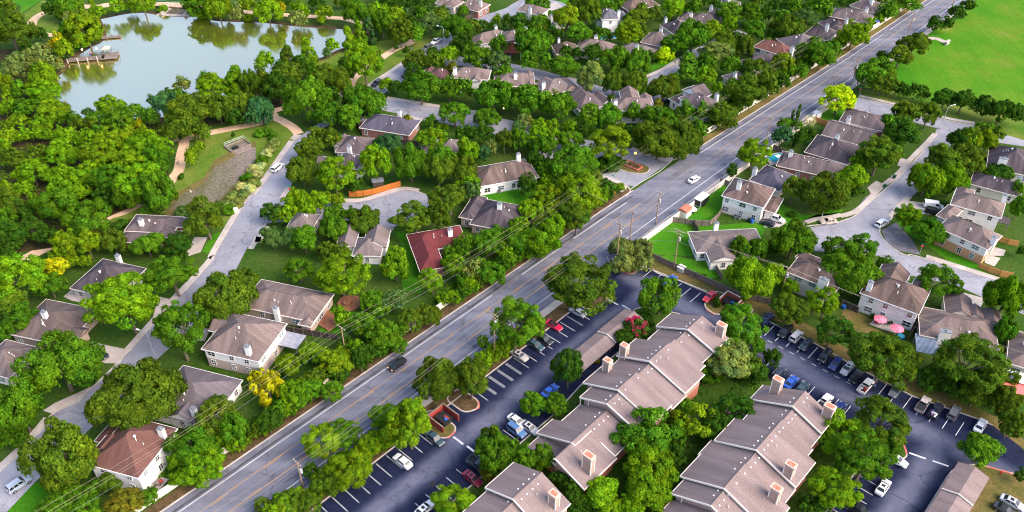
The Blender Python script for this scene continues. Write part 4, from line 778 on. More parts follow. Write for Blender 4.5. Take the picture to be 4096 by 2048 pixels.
(-5.8,174.8,4.34,2.7,4.28,'round','m','mid green round tree in front of the slate-roofed brick house',2),
(11.0,195.1,4.65,2.9,4.55,'round','y','yellow-green round tree left of the leaning power pole',2),
(48.7,137.5,3.76,2.34,3.76,'round','m','mid green round tree in front of the brick bin enclosure',1),
(66.0,240.9,4.89,3.2,4.9,'round','o','olive green round tree right of the purple-roofed white house',2),
(2.5,174.1,3.95,2.45,3.92,'round','m','mid green round tree in front of the leaning power pole',2),
(-41.6,96.1,2.71,1.68,2.81,'round','o','small olive green round tree in front of the lower roadside pole',2),
(146.8,292.8,5.81,3.62,5.58,'round','o','large olive green round tree in front of the far field-side pole',2),
(-93.5,173.7,4.07,2.53,4.03,'round','m','mid green round tree in front of the brick house by the gravel strip',0),
(-85.4,173.3,4.07,2.53,4.02,'round','d','dark green round tree in front of the gravel-strip house',0),
(-13.1,217.2,3.82,4.01,5.36,'round','b','bright green round tree right of the small roof between tall trees',0),
(89.6,194.7,3.83,3.25,4.64,'round','o','olive green round tree behind the tan sedan',0),
(-23.2,144.8,3.19,2.54,3.77,'round','o','small olive green round tree behind the black driving car',2),
(-102.5,174.9,3.71,2.75,4.13,'round','o','olive green round tree in front of the lower trail stretch',0),
(46.9,237.8,5.16,3.2,4.99,'round','m','mid green round tree right of the twin-peaked house',0),
(-78.5,94.4,3.16,1.97,3.23,'round','m','small mid green round tree in front of the chestnut-roofed white house',2),
(51.0,258.2,4.97,3.46,5.18,'round','o','olive green round tree left of the purple-roofed white house',0),
(4.4,120.1,2.84,2.2,3.34,'round','m','small mid green round tree left of the middle apartment building',1),
(-146.9,242.4,4.91,3.1,4.82,'round','y', "yellow-green round tree in front of the pond's left corner", 3),
(31.2,106.1,2.5,2.5,3.53,'round','d','small dark green round tree left of the right apartment building',1),
(-108.4,173.2,3.34,3.22,4.46,'round','y','small yellow-green round tree behind the stained-roof house on the left street',0),
(-58.0,238.9,4.23,3.83,5.3,'round','m','mid green round tree in front of the three white posts',3),
(-93.9,243.7,4.45,3.64,5.19,'round','o','olive green round tree behind the concrete basin',3),
(-23.7,225.7,4.83,3.0,4.7,'round','b','bright green round tree left of the small roof between tall trees',0),
(16.1,188.5,3.75,2.92,4.3,'round','o','olive green round tree right of the slate-roofed brick house',2),
(51.3,130.9,3.02,2.13,3.33,'round','o','small olive green round tree in front of the brick bin enclosure',1),
(-63.7,265.3,4.9,3.61,5.3,'round','o','olive green round tree behind the three white posts',3),
(-37.6,223.0,4.34,3.08,4.63,'round','w','blue-green round tree in front of the blue-grey roofed house',0),
(9.0,221.9,4.33,3.06,4.6,'round','m','mid green round tree right of the long house with the back lawn',0),
(-5.0,162.4,3.54,2.2,3.55,'round','m','mid green round tree right of the red-roofed house',2),
(34.2,261.3,4.61,3.85,5.44,'round','o','olive green round tree right of the house with two white turbine vents',0),
(-42.3,124.1,2.89,2.06,3.22,'round','m','small mid green round tree in front of the slim roadside pole',2),
(105.0,306.8,5.64,3.84,5.73,'round','o','large olive green round tree behind the dark grey house behind',0),
(-60.8,220.3,4.46,2.76,4.36,'round','o','olive green round tree left of the purple-grey hip-roofed house',0),
(132.0,240.5,4.32,3.6,5.11,'round','o','olive green round tree right of the long plain-roofed house',0),
(125.1,262.9,5.2,3.23,5.03,'round','o','large olive green round tree right of the field corner pole',0),
(-121.2,205.8,4.4,2.73,4.31,'round','b','bright green round tree behind the lower trail stretch',3),
(-19.4,159.0,3.13,2.93,4.12,'round','b','small bright green round tree in front of the red-roofed house',2),
(-129.4,177.4,3.48,2.94,4.24,'round','d','dark green round tree in front of the left edge of the wood',3),
(105.3,185.2,3.58,3.01,4.34,'round','b','bright green round tree left of the white van',0),
(-14.5,165.4,3.33,2.7,3.97,'round','b','small bright green round tree in front of the slate-roofed brick house',2),
(85.5,130.7,2.58,3.11,4.13,'round','o','small olive green round tree behind the junk-laden pickup',0),
(6.0,105.8,2.42,2.53,3.54,'round','m','small mid green round tree in front of the middle apartment building',1),
(-154.8,254.1,5.24,3.25,5.06,'round','b', "large bright green round tree left of the pond's left corner", 3),
(-33.6,143.9,3.64,2.26,3.65,'round','m','mid green round tree behind the slim roadside pole',2),
(24.1,239.2,4.14,3.65,5.11,'round','m','mid green round tree in front of the house with two white turbine vents',0),
(-37.4,96.1,2.53,1.57,2.65,'round','o','small olive green round tree left of the nose-in white sedan',2),
(40.4,228.1,3.8,3.8,5.15,'round','d','dark green round tree in front of the twin-peaked house',2),
(-104.0,212.6,3.47,3.85,5.1,'round','m','mid green round tree left of the trail fork',3),
(156.5,243.3,4.29,3.51,5.02,'round','d','dark green round tree behind the broad-chimney house',0),
(136.1,224.6,4.06,3.29,4.74,'round','d','dark green round tree left of the broad-chimney house',0),
(-113.0,164.3,3.32,2.58,3.85,'round','Y','small golden yellow round tree left of the stained-roof house on the left street',0),
(73.3,286.6,5.54,3.43,5.32,'round','p','large pale olive round tree behind the small tan roof by the power pole',0),
(53.7,137.8,3.11,1.93,3.17,'round','m','small mid green round tree in front of the brick bin enclosure',1),
(8.8,119.9,2.65,2.16,3.25,'round','m','small mid green round tree in front of the long carport',1),
(-76.6,268.3,4.94,3.2,4.92,'round','o', "olive green round tree in front of the pond's right bay", 3),
(18.7,274.4,5.02,3.24,4.99,'round','m','mid green round tree in front of the brown hip-roofed house',0),
(-102.8,235.8,4.67,2.89,4.55,'round','o','olive green round tree behind the trail fork',3),
(-51.5,238.7,3.95,3.66,5.06,'round','m','mid green round tree behind the purple-grey hip-roofed house',3),
(-87.0,246.6,4.17,3.56,5.03,'round','o','olive green round tree right of the trail fork',3),
(32.5,110.8,2.26,2.83,3.77,'round','m','small mid green round tree left of the right apartment building',1),
(-100.4,258.9,4.65,3.17,4.81,'round','b','bright green round tree behind the trail fork',3),
(41.3,261.1,4.3,3.68,5.18,'round','o','olive green round tree behind the twin-peaked house',0),
(-37.9,123.9,2.7,2.01,3.12,'round','m','small mid green round tree left of the black driving car',0),
(85.0,321.4,5.37,3.85,5.67,'round','m','large mid green round tree in front of the low purple roof',0),
(9.5,101.5,2.38,1.76,2.79,'round','d','small dark green round tree right of the lowest apartment building',1),
(-125.3,179.7,3.25,2.89,4.12,'round','d','small dark green round tree in front of the left edge of the wood',3),
(-4.4,277.0,4.53,3.66,5.24,'round','g','grey-green round tree behind the wide twin-ridged house',0),
(-33.1,132.4,2.38,2.98,3.94,'round','d','small dark green round tree in front of the slim roadside pole',2),
(43.3,129.2,2.79,1.86,3.0,'round','m','small mid green round tree right of the long carport',1),
(24.9,302.7,5.58,3.46,5.36,'round','m','large mid green round tree behind the brown hip-roofed house',0),
(-9.0,228.9,4.12,2.84,4.33,'round','d','dark green round tree right of the small roof between tall trees',0),
(-19.3,147.7,3.12,1.94,3.18,'round','o','small olive green round tree left of the tall double pole',2),
(30.5,239.0,3.87,3.49,4.88,'round','m','mid green round tree left of the twin-peaked house',0),
(77.7,291.5,4.23,4.36,5.81,'round','o','olive green round tree in front of the house with the half-round window',0),
(-124.1,238.7,4.4,2.76,4.34,'round','m', "mid green round tree in front of the pond's near bank", 3),
(-87.5,260.7,3.34,4.17,5.36,'round','o', "small olive green round tree left of the pond's right bay", 3),
(35.6,118.8,2.46,2.23,3.25,'round','m','small mid green round tree behind the right apartment building',1),
(-130.1,245.6,4.64,2.88,4.53,'round','b', "bright green round tree right of the pond's left corner", 3),
(147.0,250.0,4.21,3.21,4.72,'round','d','dark green round tree in front of the curved field path',0),
(5.1,189.3,3.5,2.43,3.76,'round','b','bright green round tree right of the slate-roofed brick house',2),
(-49.0,132.2,2.82,1.75,2.91,'round','y','small yellow-green round tree right of the white house with the grey patio cover',0),
(-76.5,101.5,2.46,1.53,2.59,'round','o','small olive green round tree in front of the chestnut-roofed white house',0),
(-47.8,186.5,3.44,2.44,3.75,'round','m','mid green round tree behind the multi-gabled house below the cul-de-sac',0),
(17.6,205.2,3.66,2.65,4.01,'round','o','olive green round tree behind the leaning power pole',0),
(28.2,172.8,3.28,2.24,3.52,'round','p','small pale olive round tree left of the transformer pole',2),
(-175.9,326.8,5.32,3.74,5.55,'round','m','large mid green round tree right of the pale curved trail',3),
(91.2,306.2,5.07,3.49,5.23,'round','m','mid green round tree behind the reddish-brown roofed house',0),
(-57.9,193.2,3.19,3.11,4.31,'round','b','small bright green round tree behind the half-hidden pointed roof',0),
(-61.8,176.3,3.0,2.93,4.08,'round','g','small grey-green round tree left of the half-hidden pointed roof',0),
(58.2,172.1,2.96,2.88,4.03,'round','m','small mid green round tree right of the low house with the corner porch',0),
(48.2,317.2,5.4,3.35,5.2,'round','o','large olive green round tree in front of the brownish house at the top',0),
(58.8,292.6,5.08,3.15,4.92,'round','m','mid green round tree right of the house behind the lime tree',0),
(138.9,284.4,4.98,3.09,4.83,'round','o','olive green round tree in front of the far field-side pole',2),
(28.1,142.7,3.17,1.97,3.23,'round','k','small pink-flowered flowering shrub right of the long carport',5),
(111.7,141.4,2.47,2.81,3.82,'round','m','small mid green round tree behind the house at the right edge',0),
(-49.3,309.5,3.97,4.84,6.19,'round','m','mid green round tree behind the lakeside hydrant lawn',0),
(-31.0,311.2,4.75,3.84,5.47,'round','g','grey-green round tree behind the lakeside pickup',0),
(94.8,277.4,4.36,3.51,5.04,'round','y','yellow-green round tree in front of the reddish-brown roofed house',2),
(138.6,224.6,3.43,3.47,4.72,'round','y','yellow-green round tree left of the broad-chimney house',0),
(-125.4,330.9,5.77,3.58,5.53,'round','m','large mid green round tree right of the spillway',3),
(-173.8,271.6,4.47,3.24,4.82,'round','p', "pale olive round tree left of the pond's left corner", 3),
(-33.2,153.0,3.07,1.9,3.13,'round','m','small mid green round tree behind the slim roadside pole',0),
(90.3,128.9,2.78,1.73,2.88,'round','d','small dark green round tree behind the junk-laden pickup',0),
(97.1,127.7,2.77,1.72,2.86,'round','d','small dark green round tree in front of the double-flue chimney house',0),
(100.8,127.4,2.77,1.72,2.86,'round','d','small dark green round tree left of the house at the right edge',0),
(-63.0,102.5,2.47,1.53,2.6,'round','b','small bright green round tree right of the chestnut-roofed white house',2),
(93.2,321.2,5.01,3.68,5.4,'round','m','mid green round tree right of the low purple roof',0),
(13.2,101.3,2.22,1.76,2.74,'round','d','small dark green round tree in front of the middle apartment building',1),
(-54.3,306.7,3.57,5.29,5.4,'c','g','grey-green conical tree left of the lakeside hydrant lawn',6),
(-80.3,243.4,3.5,3.7,4.96,'round','w','blue-green round tree behind the concrete basin',3),
(2.4,225.8,3.32,3.52,4.74,'round','m','small mid green round tree behind the long house with the back lawn',0),
(-116.0,325.5,4.71,4.03,5.65,'round','y','yellow-green round tree right of the spillway',3),
(-96.1,323.5,4.69,4.01,5.62,'round','b', "bright green round tree behind the pond's right bay", 3),
(11.6,182.2,3.15,2.53,3.74,'round','b','small bright green round tree in front of the leaning power pole',2),
(-53.7,310.8,3.79,4.74,6.04,'round','m','mid green round tree left of the lakeside hydrant lawn',0),
(-64.9,160.5,3.04,1.99,3.2,'round','o','small olive green round tree left of the house with the timber deck',0),
(84.2,291.3,3.95,4.15,5.53,'round','o','olive green round tree left of the dark house below it',0),
(-18.5,295.4,4.76,3.16,4.83,'round','d','dark green round tree right of the lakeside pickup',0),
(142.1,252.1,4.24,2.81,4.34,'round','d','dark green round tree right of the twin-chimney house',0),
(18.2,226.6,3.94,2.44,3.9,'round','m','mid green round tree in front of the house with the blue bin',0),
(-44.4,135.5,2.86,1.78,2.95,'round','b','small bright green round tree left of the slim roadside pole',2),
(-147.9,331.3,5.38,3.34,5.18,'round','b','large bright green round tree left of the spillway',3),
(-7.7,239.6,4.25,2.64,4.18,'round','m','mid green round tree in front of the white house by the rust tree',0),
(-12.6,203.4,3.81,2.36,3.79,'round','b','bright green round tree left of the long house with the back lawn',0),
(-42.6,186.3,3.21,2.35,3.59,'round','m','small mid green round tree left of the cul-de-sac',0),
(23.2,205.0,3.41,2.55,3.85,'round','o','olive green round tree left of the gas-lamp island',2),
(33.2,172.6,3.06,2.18,3.39,'round','p','small pale olive round tree left of the green utility box',2),
(53.0,129.4,2.58,1.66,2.75,'round','d','small dark green round tree in front of the brick bin enclosure',1),
(27.5,167.0,3.14,1.95,3.19,'round','p','small pale olive round tree behind the long carport',2),
(-53.0,193.1,2.97,2.97,4.12,'round','b','small bright green round tree in front of the corner house behind the orange fence',0),
(-57.2,176.1,2.8,2.81,3.91,'round','g','small grey-green round tree in front of the half-hidden pointed roof',0),
(62.7,172.0,2.76,2.77,3.86,'round','m','small mid green round tree behind the cream-house pole',0),
(-57.3,302.6,3.16,5.49,5.6,'c','b','small bright green conical tree left of the lakeside hydrant lawn',6),
(-21.2,258.3,3.58,3.66,4.96,'round','m','mid green round tree in front of the mauve-roofed house',0),
(-113.7,250.1,4.06,2.81,4.29,'round','w','blue-green round tree behind the trail fork',3),
(-112.8,196.2,3.44,2.27,3.59,'round','d','dark green round tree left of the lower trail stretch',3),
(-2.3,224.7,2.86,3.57,4.65,'round','o','small olive green round tree behind the long house with the back lawn',0),
(25.6,140.2,2.81,1.74,2.9,'round','d','small dark green round tree right of the long carport',1),
(-34.6,279.8,4.11,3.37,4.84,'round','o','olive green round tree in front of the lakeside hydrant lawn',0),
(-83.1,98.8,2.3,1.43,2.44,'round','m','small mid green round tree left of the chestnut-roofed white house',0),
(143.9,224.4,3.2,3.31,4.5,'round','y','small yellow-green round tree left of the broad-chimney house',0),
(11.3,98.1,1.95,2.2,3.08,'round','d','small dark green round tree right of the red bin enclosure',1),
(-64.7,105.6,1.92,2.41,3.26,'round','b','small bright green round tree in front of the house with three turbine vents',2),
(-74.2,288.5,3.05,5.12,5.23,'c','b', "small bright green conical tree right of the pond's right bay", 4),
(-57.8,261.9,3.18,3.98,5.13,'round','o','small olive green round tree behind the three white posts',3),
(64.4,327.6,4.74,3.58,5.22,'round','b','bright green round tree behind the dark purple hip-roofed house',0),
(113.7,316.0,4.61,3.48,5.09,'round','g','grey-green round tree behind the streak-stained dark house',0),
(8.3,230.1,3.68,2.61,3.98,'round','b','bright green round tree behind the long house with the back lawn',0),
(1.8,182.1,3.15,2.06,3.31,'round','b','small bright green round tree right of the slate-roofed brick house',2),
(-60.6,298.2,2.95,5.05,5.15,'c','b','small bright green conical tree behind the three white posts',4),
(-168.0,305.0,3.19,4.45,4.54,'c','m','small mid green conical tree right of the pale curved trail',4),
(-80.8,286.3,3.22,3.86,3.93,'c','o', "small olive green conical tree right of the pond's right bay", 4),
(55.8,289.9,3.81,2.91,2.47,'B','l','lime yellow shrub in front of the house behind the lime tree',7),
(140.7,210.0,4.34,2.69,2.29,'B','d','dark green shrub behind the dark roof above the van house',7),
(31.0,148.2,2.45,1.52,1.29,'B','d','small dark green shrub right of the long carport',7),
(144.6,210.9,2.62,1.62,1.38,'B','d','small dark green shrub behind the dark roof above the van house',7),
(-90.9,192.4,2.05,1.45,1.23,'B','g','small grey-green shrub behind the gravel-strip house',7),
(-105.8,186.6,2.01,1.25,1.06,'B','d','small dark green shrub in front of the lower trail stretch',7),
(-126.4,330.2,4.0,2.48,2.11,'B','b','bright green shrub right of the spillway',7),
(-170.5,335.4,2.22,2.89,2.95,'c','b','small bright green conical tree behind the small dock',4),
(97.8,202.4,1.98,1.37,1.17,'B','d','small dark green shrub behind the tan sedan',7),
(29.2,216.5,3.84,2.38,2.02,'B','d','dark green shrub left of the gas-lamp island',7),
(49.2,154.4,1.07,1.34,1.14,'B','d','small dark green shrub left of the brick bin enclosure',7),
(86.9,228.3,0.64,3.21,3.27,'C','d','small dark green narrow column tree behind the house by the swimming pool',8),
(159.6,338.4,1.83,2.06,1.75,'B','r','small rust-tinged shrub behind the far field-side pole',7),
(-142.6,336.4,2.44,1.51,1.28,'B','b','small bright green shrub left of the spillway',7),
(18.8,134.9,0.77,0.97,0.82,'B','r','small rust-tinged shrub in front of the long carport',7),
(77.0,191.7,1.37,0.85,0.72,'B','d','small dark green shrub left of the tan sedan',7),
(93.0,246.5,0.73,2.87,2.92,'C','d','small dark green narrow column tree left of the long plain-roofed house',9),
(-105.5,327.5,2.19,1.36,1.15,'B','b', "small bright green shrub behind the pond's right bay", 7),
(33.4,218.4,1.19,0.98,0.83,'B','d','small dark green shrub left of the gas-lamp island',7),
(90.8,244.9,0.64,2.32,2.37,'C','d','small dark green narrow column tree behind the dark-roofed third house',9),
(-96.8,210.7,0.95,0.95,0.8,'B','d','small dark green shrub in front of the walking couple',7),
(46.4,165.6,0.75,0.75,0.64,'B','d','small dark green shrub right of the green utility box',7),
(85.4,150.0,0.65,0.74,0.63,'B','d','small dark green shrub in front of the parasol house',7),
(47.9,165.4,0.75,0.53,0.45,'B','d','small dark green shrub behind the brick bin enclosure',7),
(-79.8,195.4,1.9,1.25,1.0,'B','p','small pale olive plume grass clump in front of the gravel strip',10),
(-79.3,199.9,1.9,1.25,1.0,'B','p','small pale olive plume grass clump right of the gravel strip',10),
(-78.0,205.0,1.9,1.25,1.0,'B','G','small pale cream-green plume grass clump right of the gravel strip',10),
(-77.6,210.2,1.9,1.25,1.0,'B','m','small mid green plume grass clump right of the gravel strip',10),
(-76.6,214.6,1.9,1.25,1.0,'B','G','small pale cream-green plume grass clump in front of the concrete basin',10),
(-74.9,215.7,1.9,1.25,1.0,'B','G','small pale cream-green plume grass clump behind the half-hidden pointed roof',10),
(-75.2,219.6,1.9,1.25,1.0,'B','m','small mid green plume grass clump right of the concrete basin',10),
(-74.6,223.6,1.9,1.25,1.0,'B','G','small pale cream-green plume grass clump right of the concrete basin',10),
(-74.0,226.2,1.9,1.25,1.0,'B','p','small pale olive plume grass clump right of the concrete basin',10),
(-73.7,230.1,1.9,1.25,1.0,'B','p','small pale olive plume grass clump left of the purple-grey hip-roofed house',10),
(-74.8,233.8,1.9,1.25,1.0,'B','m','small mid green plume grass clump left of the purple-grey hip-roofed house',10),
(-77.6,236.6,1.9,1.25,1.0,'B','m','small mid green plume grass clump right of the trail fork',10),
(-79.6,235.9,1.9,1.25,1.0,'B','m','small mid green plume grass clump behind the gravel strip',10),
(-74.5,207.0,1.9,1.25,1.0,'B','p','small pale olive plume grass clump in front of the concrete basin',10),
(-76.1,200.9,1.9,1.25,1.0,'B','p','small pale olive plume grass clump left of the half-hidden pointed roof',10),
(-76.8,196.9,1.9,1.25,1.0,'B','p','small pale olive plume grass clump right of the gravel-strip house',10),
(-78.4,193.5,1.9,1.25,1.0,'B','m','small mid green plume grass clump in front of the gravel strip',10),
(-74.9,211.8,1.9,1.25,1.0,'B','G','small pale cream-green plume grass clump right of the walking couple',10),
(-75.2,203.9,1.9,1.25,1.0,'B','G','small pale cream-green plume grass clump left of the half-hidden pointed roof',10),
(100.6,203.5,0.64,0.44,0.37,'B','d','small dark green shrub right of the house by the swimming pool',7)
]
FAR_TREES = [
(-9.9,162.8,2.3,2.9,3.9,'p'),
(93.7,128.3,2.6,1.6,2.7,'d'),
(62.6,279.4,4.0,3.4,4.8,'m'),
(-12.2,173.8,2.8,2.6,3.7,'m'),
(38.5,242.9,3.7,2.8,4.2,'m'),
(-136.0,227.6,3.6,2.7,4.0,'b'),
(87.1,259.3,2.8,3.5,4.6,'o'),
(-27.8,152.8,3.1,1.9,3.1,'g'),
(55.3,242.8,3.3,3.3,4.6,'m'),
(152.5,246.7,3.4,3.4,4.6,'d'),
(-164.2,258.6,3.6,3.3,4.6,'m'),
(-36.4,302.8,4.1,3.6,5.1,'m'),
(-85.4,265.5,3.2,4.0,5.2,'o'),
(-146.9,216.2,3.4,2.6,3.9,'o'),
(-126.4,220.1,3.4,2.6,3.9,'y'),
(123.0,327.1,4.7,3.4,5.0,'m'),
(-31.1,150.7,2.8,1.7,2.9,'m'),
(-158.2,247.3,4.0,2.5,4.0,'m'),
(32.3,167.0,2.9,1.8,3.0,'p'),
(-15.7,258.1,3.3,3.5,4.7,'m'),
(6.3,279.5,3.7,3.5,4.8,'m'),
(4.2,201.5,2.8,3.0,4.1,'d'),
(-5.3,293.4,4.0,3.3,4.8,'m'),
(-140.6,217.9,3.2,2.7,3.9,'o'),
(-64.9,188.7,3.0,2.4,3.5,'d'),
(-28.3,279.7,3.8,3.2,4.6,'o'),
(-79.6,98.8,2.1,1.3,2.3,'m'),
(-121.1,243.2,3.7,2.6,4.0,'m'),
(61.0,271.9,4.0,2.9,4.3,'m'),
(-104.2,230.9,3.5,2.5,3.9,'o'),
(-101.0,231.2,3.3,2.8,4.1,'o'),
(76.4,308.7,4.5,2.9,4.5,'y'),
(105.6,318.9,4.7,3.0,4.7,'m'),
(149.6,326.6,4.7,3.1,4.8,'m'),
(-120.6,199.9,3.4,2.1,3.4,'b'),
(11.6,188.7,3.2,2.0,3.3,'y'),
(57.1,133.5,1.9,2.3,3.2,'d'),
(-59.6,227.3,3.1,3.0,4.2,'o'),
(-59.8,190.2,2.8,2.7,3.8,'b'),
(68.7,279.3,3.7,3.2,4.6,'m'),
(-8.0,173.6,2.6,2.5,3.6,'m'),
(-82.5,240.3,2.5,3.2,4.2,'w'),
(67.5,269.8,4.3,2.7,4.2,'b'),
(-157.3,302.9,3.7,3.7,5.1,'m'),
(-11.8,197.8,2.8,2.8,3.9,'g'),
(-202.6,329.7,4.2,3.7,5.2,'o'),
(161.0,241.6,3.0,3.4,4.5,'d'),
(82.9,228.8,3.2,2.8,4.0,'w'),
(-88.4,240.1,3.5,2.6,4.0,'d'),
(10.7,312.4,4.2,3.3,4.8,'m'),
(44.2,242.8,3.5,2.7,4.0,'m'),
(-130.5,227.4,3.3,2.6,3.8,'b'),
(60.4,242.7,3.1,3.2,4.4,'m'),
(-154.9,228.8,3.5,2.3,3.7,'y'),
(-43.3,127.1,2.5,1.6,2.7,'o'),
(-87.8,279.9,3.5,3.3,4.6,'b'),
(72.2,326.9,3.5,4.2,5.5,'m'),
(-14.6,230.3,3.2,2.6,3.8,'d'),
(12.0,279.3,3.4,3.3,4.6,'m'),
(-28.4,322.4,4.5,2.8,4.5,'o'),
(-127.6,230.8,3.5,2.2,3.5,'m'),
(-129.7,208.9,3.3,2.0,3.3,'b'),
(-4.1,103.2,2.2,1.4,2.4,'r'),
(-95.9,231.0,3.1,2.7,3.9,'o'),
(-54.9,227.1,2.9,2.9,4.0,'o'),
(-55.5,190.1,2.6,2.6,3.6,'b'),
(-115.3,240.3,3.0,3.0,4.2,'m'),
(-135.4,186.3,2.5,2.5,3.6,'m'),
(-171.2,263.1,3.0,3.4,4.6,'y'),
(-84.4,325.4,3.9,3.5,4.9,'b'),
(55.0,321.5,3.9,3.4,4.8,'o'),
(77.2,277.2,3.5,3.1,4.4,'m'),
(160.9,333.1,4.8,3.0,4.7,'m'),
(31.8,117.3,2.0,1.6,2.5,'o'),
(-106.5,330.8,4.2,3.3,4.8,'y'),
(-22.4,286.0,3.8,2.9,4.2,'b'),
(3.5,315.8,4.0,3.1,4.6,'d'),
(-129.3,172.7,2.8,1.7,2.9,'d'),
(12.8,228.1,3.4,2.1,3.4,'b'),
(-41.1,129.3,2.4,1.5,2.5,'o'),
(-47.7,172.7,2.6,1.9,3.0,'o'),
(29.2,288.5,4.1,2.6,4.1,'d'),
(-167.6,296.0,3.5,3.3,4.5,'Y'),
(-163.0,291.0,3.4,3.2,4.5,'y'),
(-54.1,325.4,3.7,3.5,4.8,'b'),
(102.0,214.1,2.8,2.6,3.7,'b'),
(-111.4,262.7,3.4,2.7,4.0,'p'),
(-131.4,189.5,2.7,2.1,3.2,'d'),
(-97.8,192.4,2.7,2.1,3.2,'d'),
(-115.5,142.6,2.3,1.7,2.7,'m'),
(-39.5,147.0,2.0,2.5,3.3,'b'),
(-111.2,255.3,3.5,2.4,3.7,'m'),
(-122.0,178.7,2.7,1.8,2.9,'d'),
(-61.1,188.1,2.8,1.8,2.9,'b'),
(7.7,195.7,2.9,1.8,3.0,'o'),
(-1.4,166.6,2.0,2.5,3.4,'m'),
(-68.3,97.7,1.9,1.2,2.1,'m'),
(-129.1,206.9,2.6,2.5,3.6,'b'),
(-171.3,291.3,4.0,2.5,4.0,'p'),
(-156.6,238.3,3.5,2.1,3.5,'y'),
(58.1,232.3,3.4,2.1,3.4,'m'),
(-41.7,134.9,2.4,1.5,2.5,'b'),
(119.2,238.8,3.2,2.3,3.6,'m'),
(-104.7,265.2,3.0,3.0,4.2,'m'),
(-165.9,279.3,3.2,3.2,4.3,'p'),
(-43.4,250.5,2.9,2.9,4.1,'m'),
(104.2,127.9,1.9,1.9,2.8,'o'),
(-100.8,111.2,1.8,1.8,2.6,'m'),
(54.5,96.1,1.7,1.7,2.5,'d'),
(-142.2,200.1,2.6,2.3,3.4,'y'),
(-20.9,274.8,2.4,3.0,4.0,'r'),
(-2.6,271.6,3.5,2.6,3.9,'m'),
(-149.0,215.1,2.3,2.9,3.9,'o'),
(67.3,173.7,2.5,1.7,2.8,'d'),
(-166.4,276.0,3.8,2.4,3.8,'o'),
(136.2,258.3,3.7,2.3,3.6,'d'),
(93.3,124.8,2.3,1.4,2.5,'d'),
(-43.7,172.5,2.4,1.8,2.9,'o'),
(-159.8,296.5,3.3,3.1,4.3,'b'),
(-83.3,317.8,3.5,3.2,4.5,'p'),
(7.0,214.9,2.5,2.7,3.7,'d'),
(-25.6,143.2,2.0,1.8,2.8,'m'),
(-54.8,128.1,1.9,1.7,2.6,'Y'),
(-38.5,103.5,1.6,1.9,2.6,'d'),
(-158.2,331.5,3.8,3.1,4.5,'b'),
(-163.8,247.8,3.1,2.5,3.7,'b'),
(-108.2,322.2,3.1,3.8,4.9,'p'),
(105.6,289.4,3.4,2.8,4.1,'m'),
(67.3,158.5,2.3,1.7,2.7,'b'),
(-81.5,276.2,3.5,2.4,3.7,'d'),
(73.0,251.0,3.3,2.2,3.5,'d'),
(112.1,295.7,3.7,2.6,3.9,'m'),
(175.9,325.4,3.9,2.8,4.2,'d'),
(-95.1,216.6,2.2,2.8,3.7,'y'),
(141.8,199.8,2.1,2.6,3.5,'m'),
(-71.4,150.2,2.3,1.4,2.5,'d'),
(-25.6,138.2,2.2,1.4,2.4,'m'),
(-46.5,96.3,1.7,1.1,1.9,'o'),
(-125.0,206.8,2.5,2.4,3.5,'b'),
(53.4,238.3,3.3,2.0,3.3,'o'),
(124.1,238.7,3.0,2.2,3.4,'m'),
(-59.9,255.7,2.8,2.8,3.9,'d'),
(-44.7,203.1,2.4,2.4,3.4,'d'),
(93.4,166.5,2.1,2.1,3.0,'m'),
(-177.1,281.3,3.2,2.8,4.0,'p'),
(-45.2,322.1,3.5,3.1,4.4,'y'),
(-161.0,279.1,3.0,3.0,4.2,'p'),
(107.2,127.8,1.8,1.8,2.7,'o'),
(-98.1,111.2,1.7,1.7,2.5,'m'),
(57.0,96.0,1.6,1.6,2.4,'d'),
(146.5,231.2,2.6,2.6,3.7,'o'),
(88.7,228.4,2.1,2.7,3.6,'d'),
(-151.1,230.1,3.2,2.0,3.3,'b'),
(-138.0,201.6,3.0,1.8,3.0,'b'),
(-29.8,171.2,2.7,1.6,2.8,'b'),
(-15.1,131.4,2.3,1.4,2.4,'m'),
(-37.5,138.8,1.9,1.7,2.6,'d'),
(-51.8,128.0,1.8,1.7,2.5,'Y'),
(-184.6,328.6,3.6,2.9,4.2,'d'),
(-133.3,239.8,2.8,2.2,3.4,'m'),
(-137.1,237.6,2.8,2.2,3.4,'o'),
(-35.7,325.1,3.5,2.8,4.2,'m'),
(116.8,290.7,3.3,2.6,3.9,'m'),
(0.4,109.3,1.5,1.8,2.6,'m'),
(4.4,240.3,3.0,1.9,3.1,'p'),
(-43.9,96.2,1.6,1.0,1.8,'o'),
(-1.2,259.1,2.2,2.7,3.6,'m'),
(-143.5,240.8,2.6,2.5,3.6,'m'),
(-172.2,281.1,3.0,2.6,3.8,'p'),
(83.3,312.8,2.9,3.3,4.4,'b'),
(105.5,332.2,3.4,2.9,4.2,'d'),
(14.9,195.7,2.3,1.9,2.9,'o'),
(150.5,231.1,2.4,2.5,3.5,'o'),
(99.3,322.4,2.7,3.4,4.5,'d'),
(183.7,332.6,3.6,2.7,4.0,'d'),
(113.8,331.2,3.4,2.9,4.2,'m'),
(-118.6,232.2,2.4,2.5,3.5,'y'),
(11.8,95.8,1.4,1.5,2.3,'d'),
(96.9,274.0,2.8,2.6,3.7,'m'),
(163.4,314.6,3.1,2.9,4.0,'d'),
(-66.4,295.4,2.9,2.7,3.9,'b'),
(-128.9,239.7,2.6,2.1,3.2,'m'),
(-132.8,237.5,2.6,2.1,3.2,'o'),
(-70.0,275.9,3.0,2.3,3.5,'m'),
(-8.8,219.1,2.1,2.6,3.5,'w'),
(-108.0,233.2,2.8,1.8,2.9,'o'),
(-29.7,137.0,2.0,1.2,2.2,'d'),
(-139.6,240.6,2.4,2.4,3.4,'m'),
(-79.9,336.3,3.8,2.4,3.8,'d'),
(-74.6,326.7,3.8,2.3,3.7,'y'),
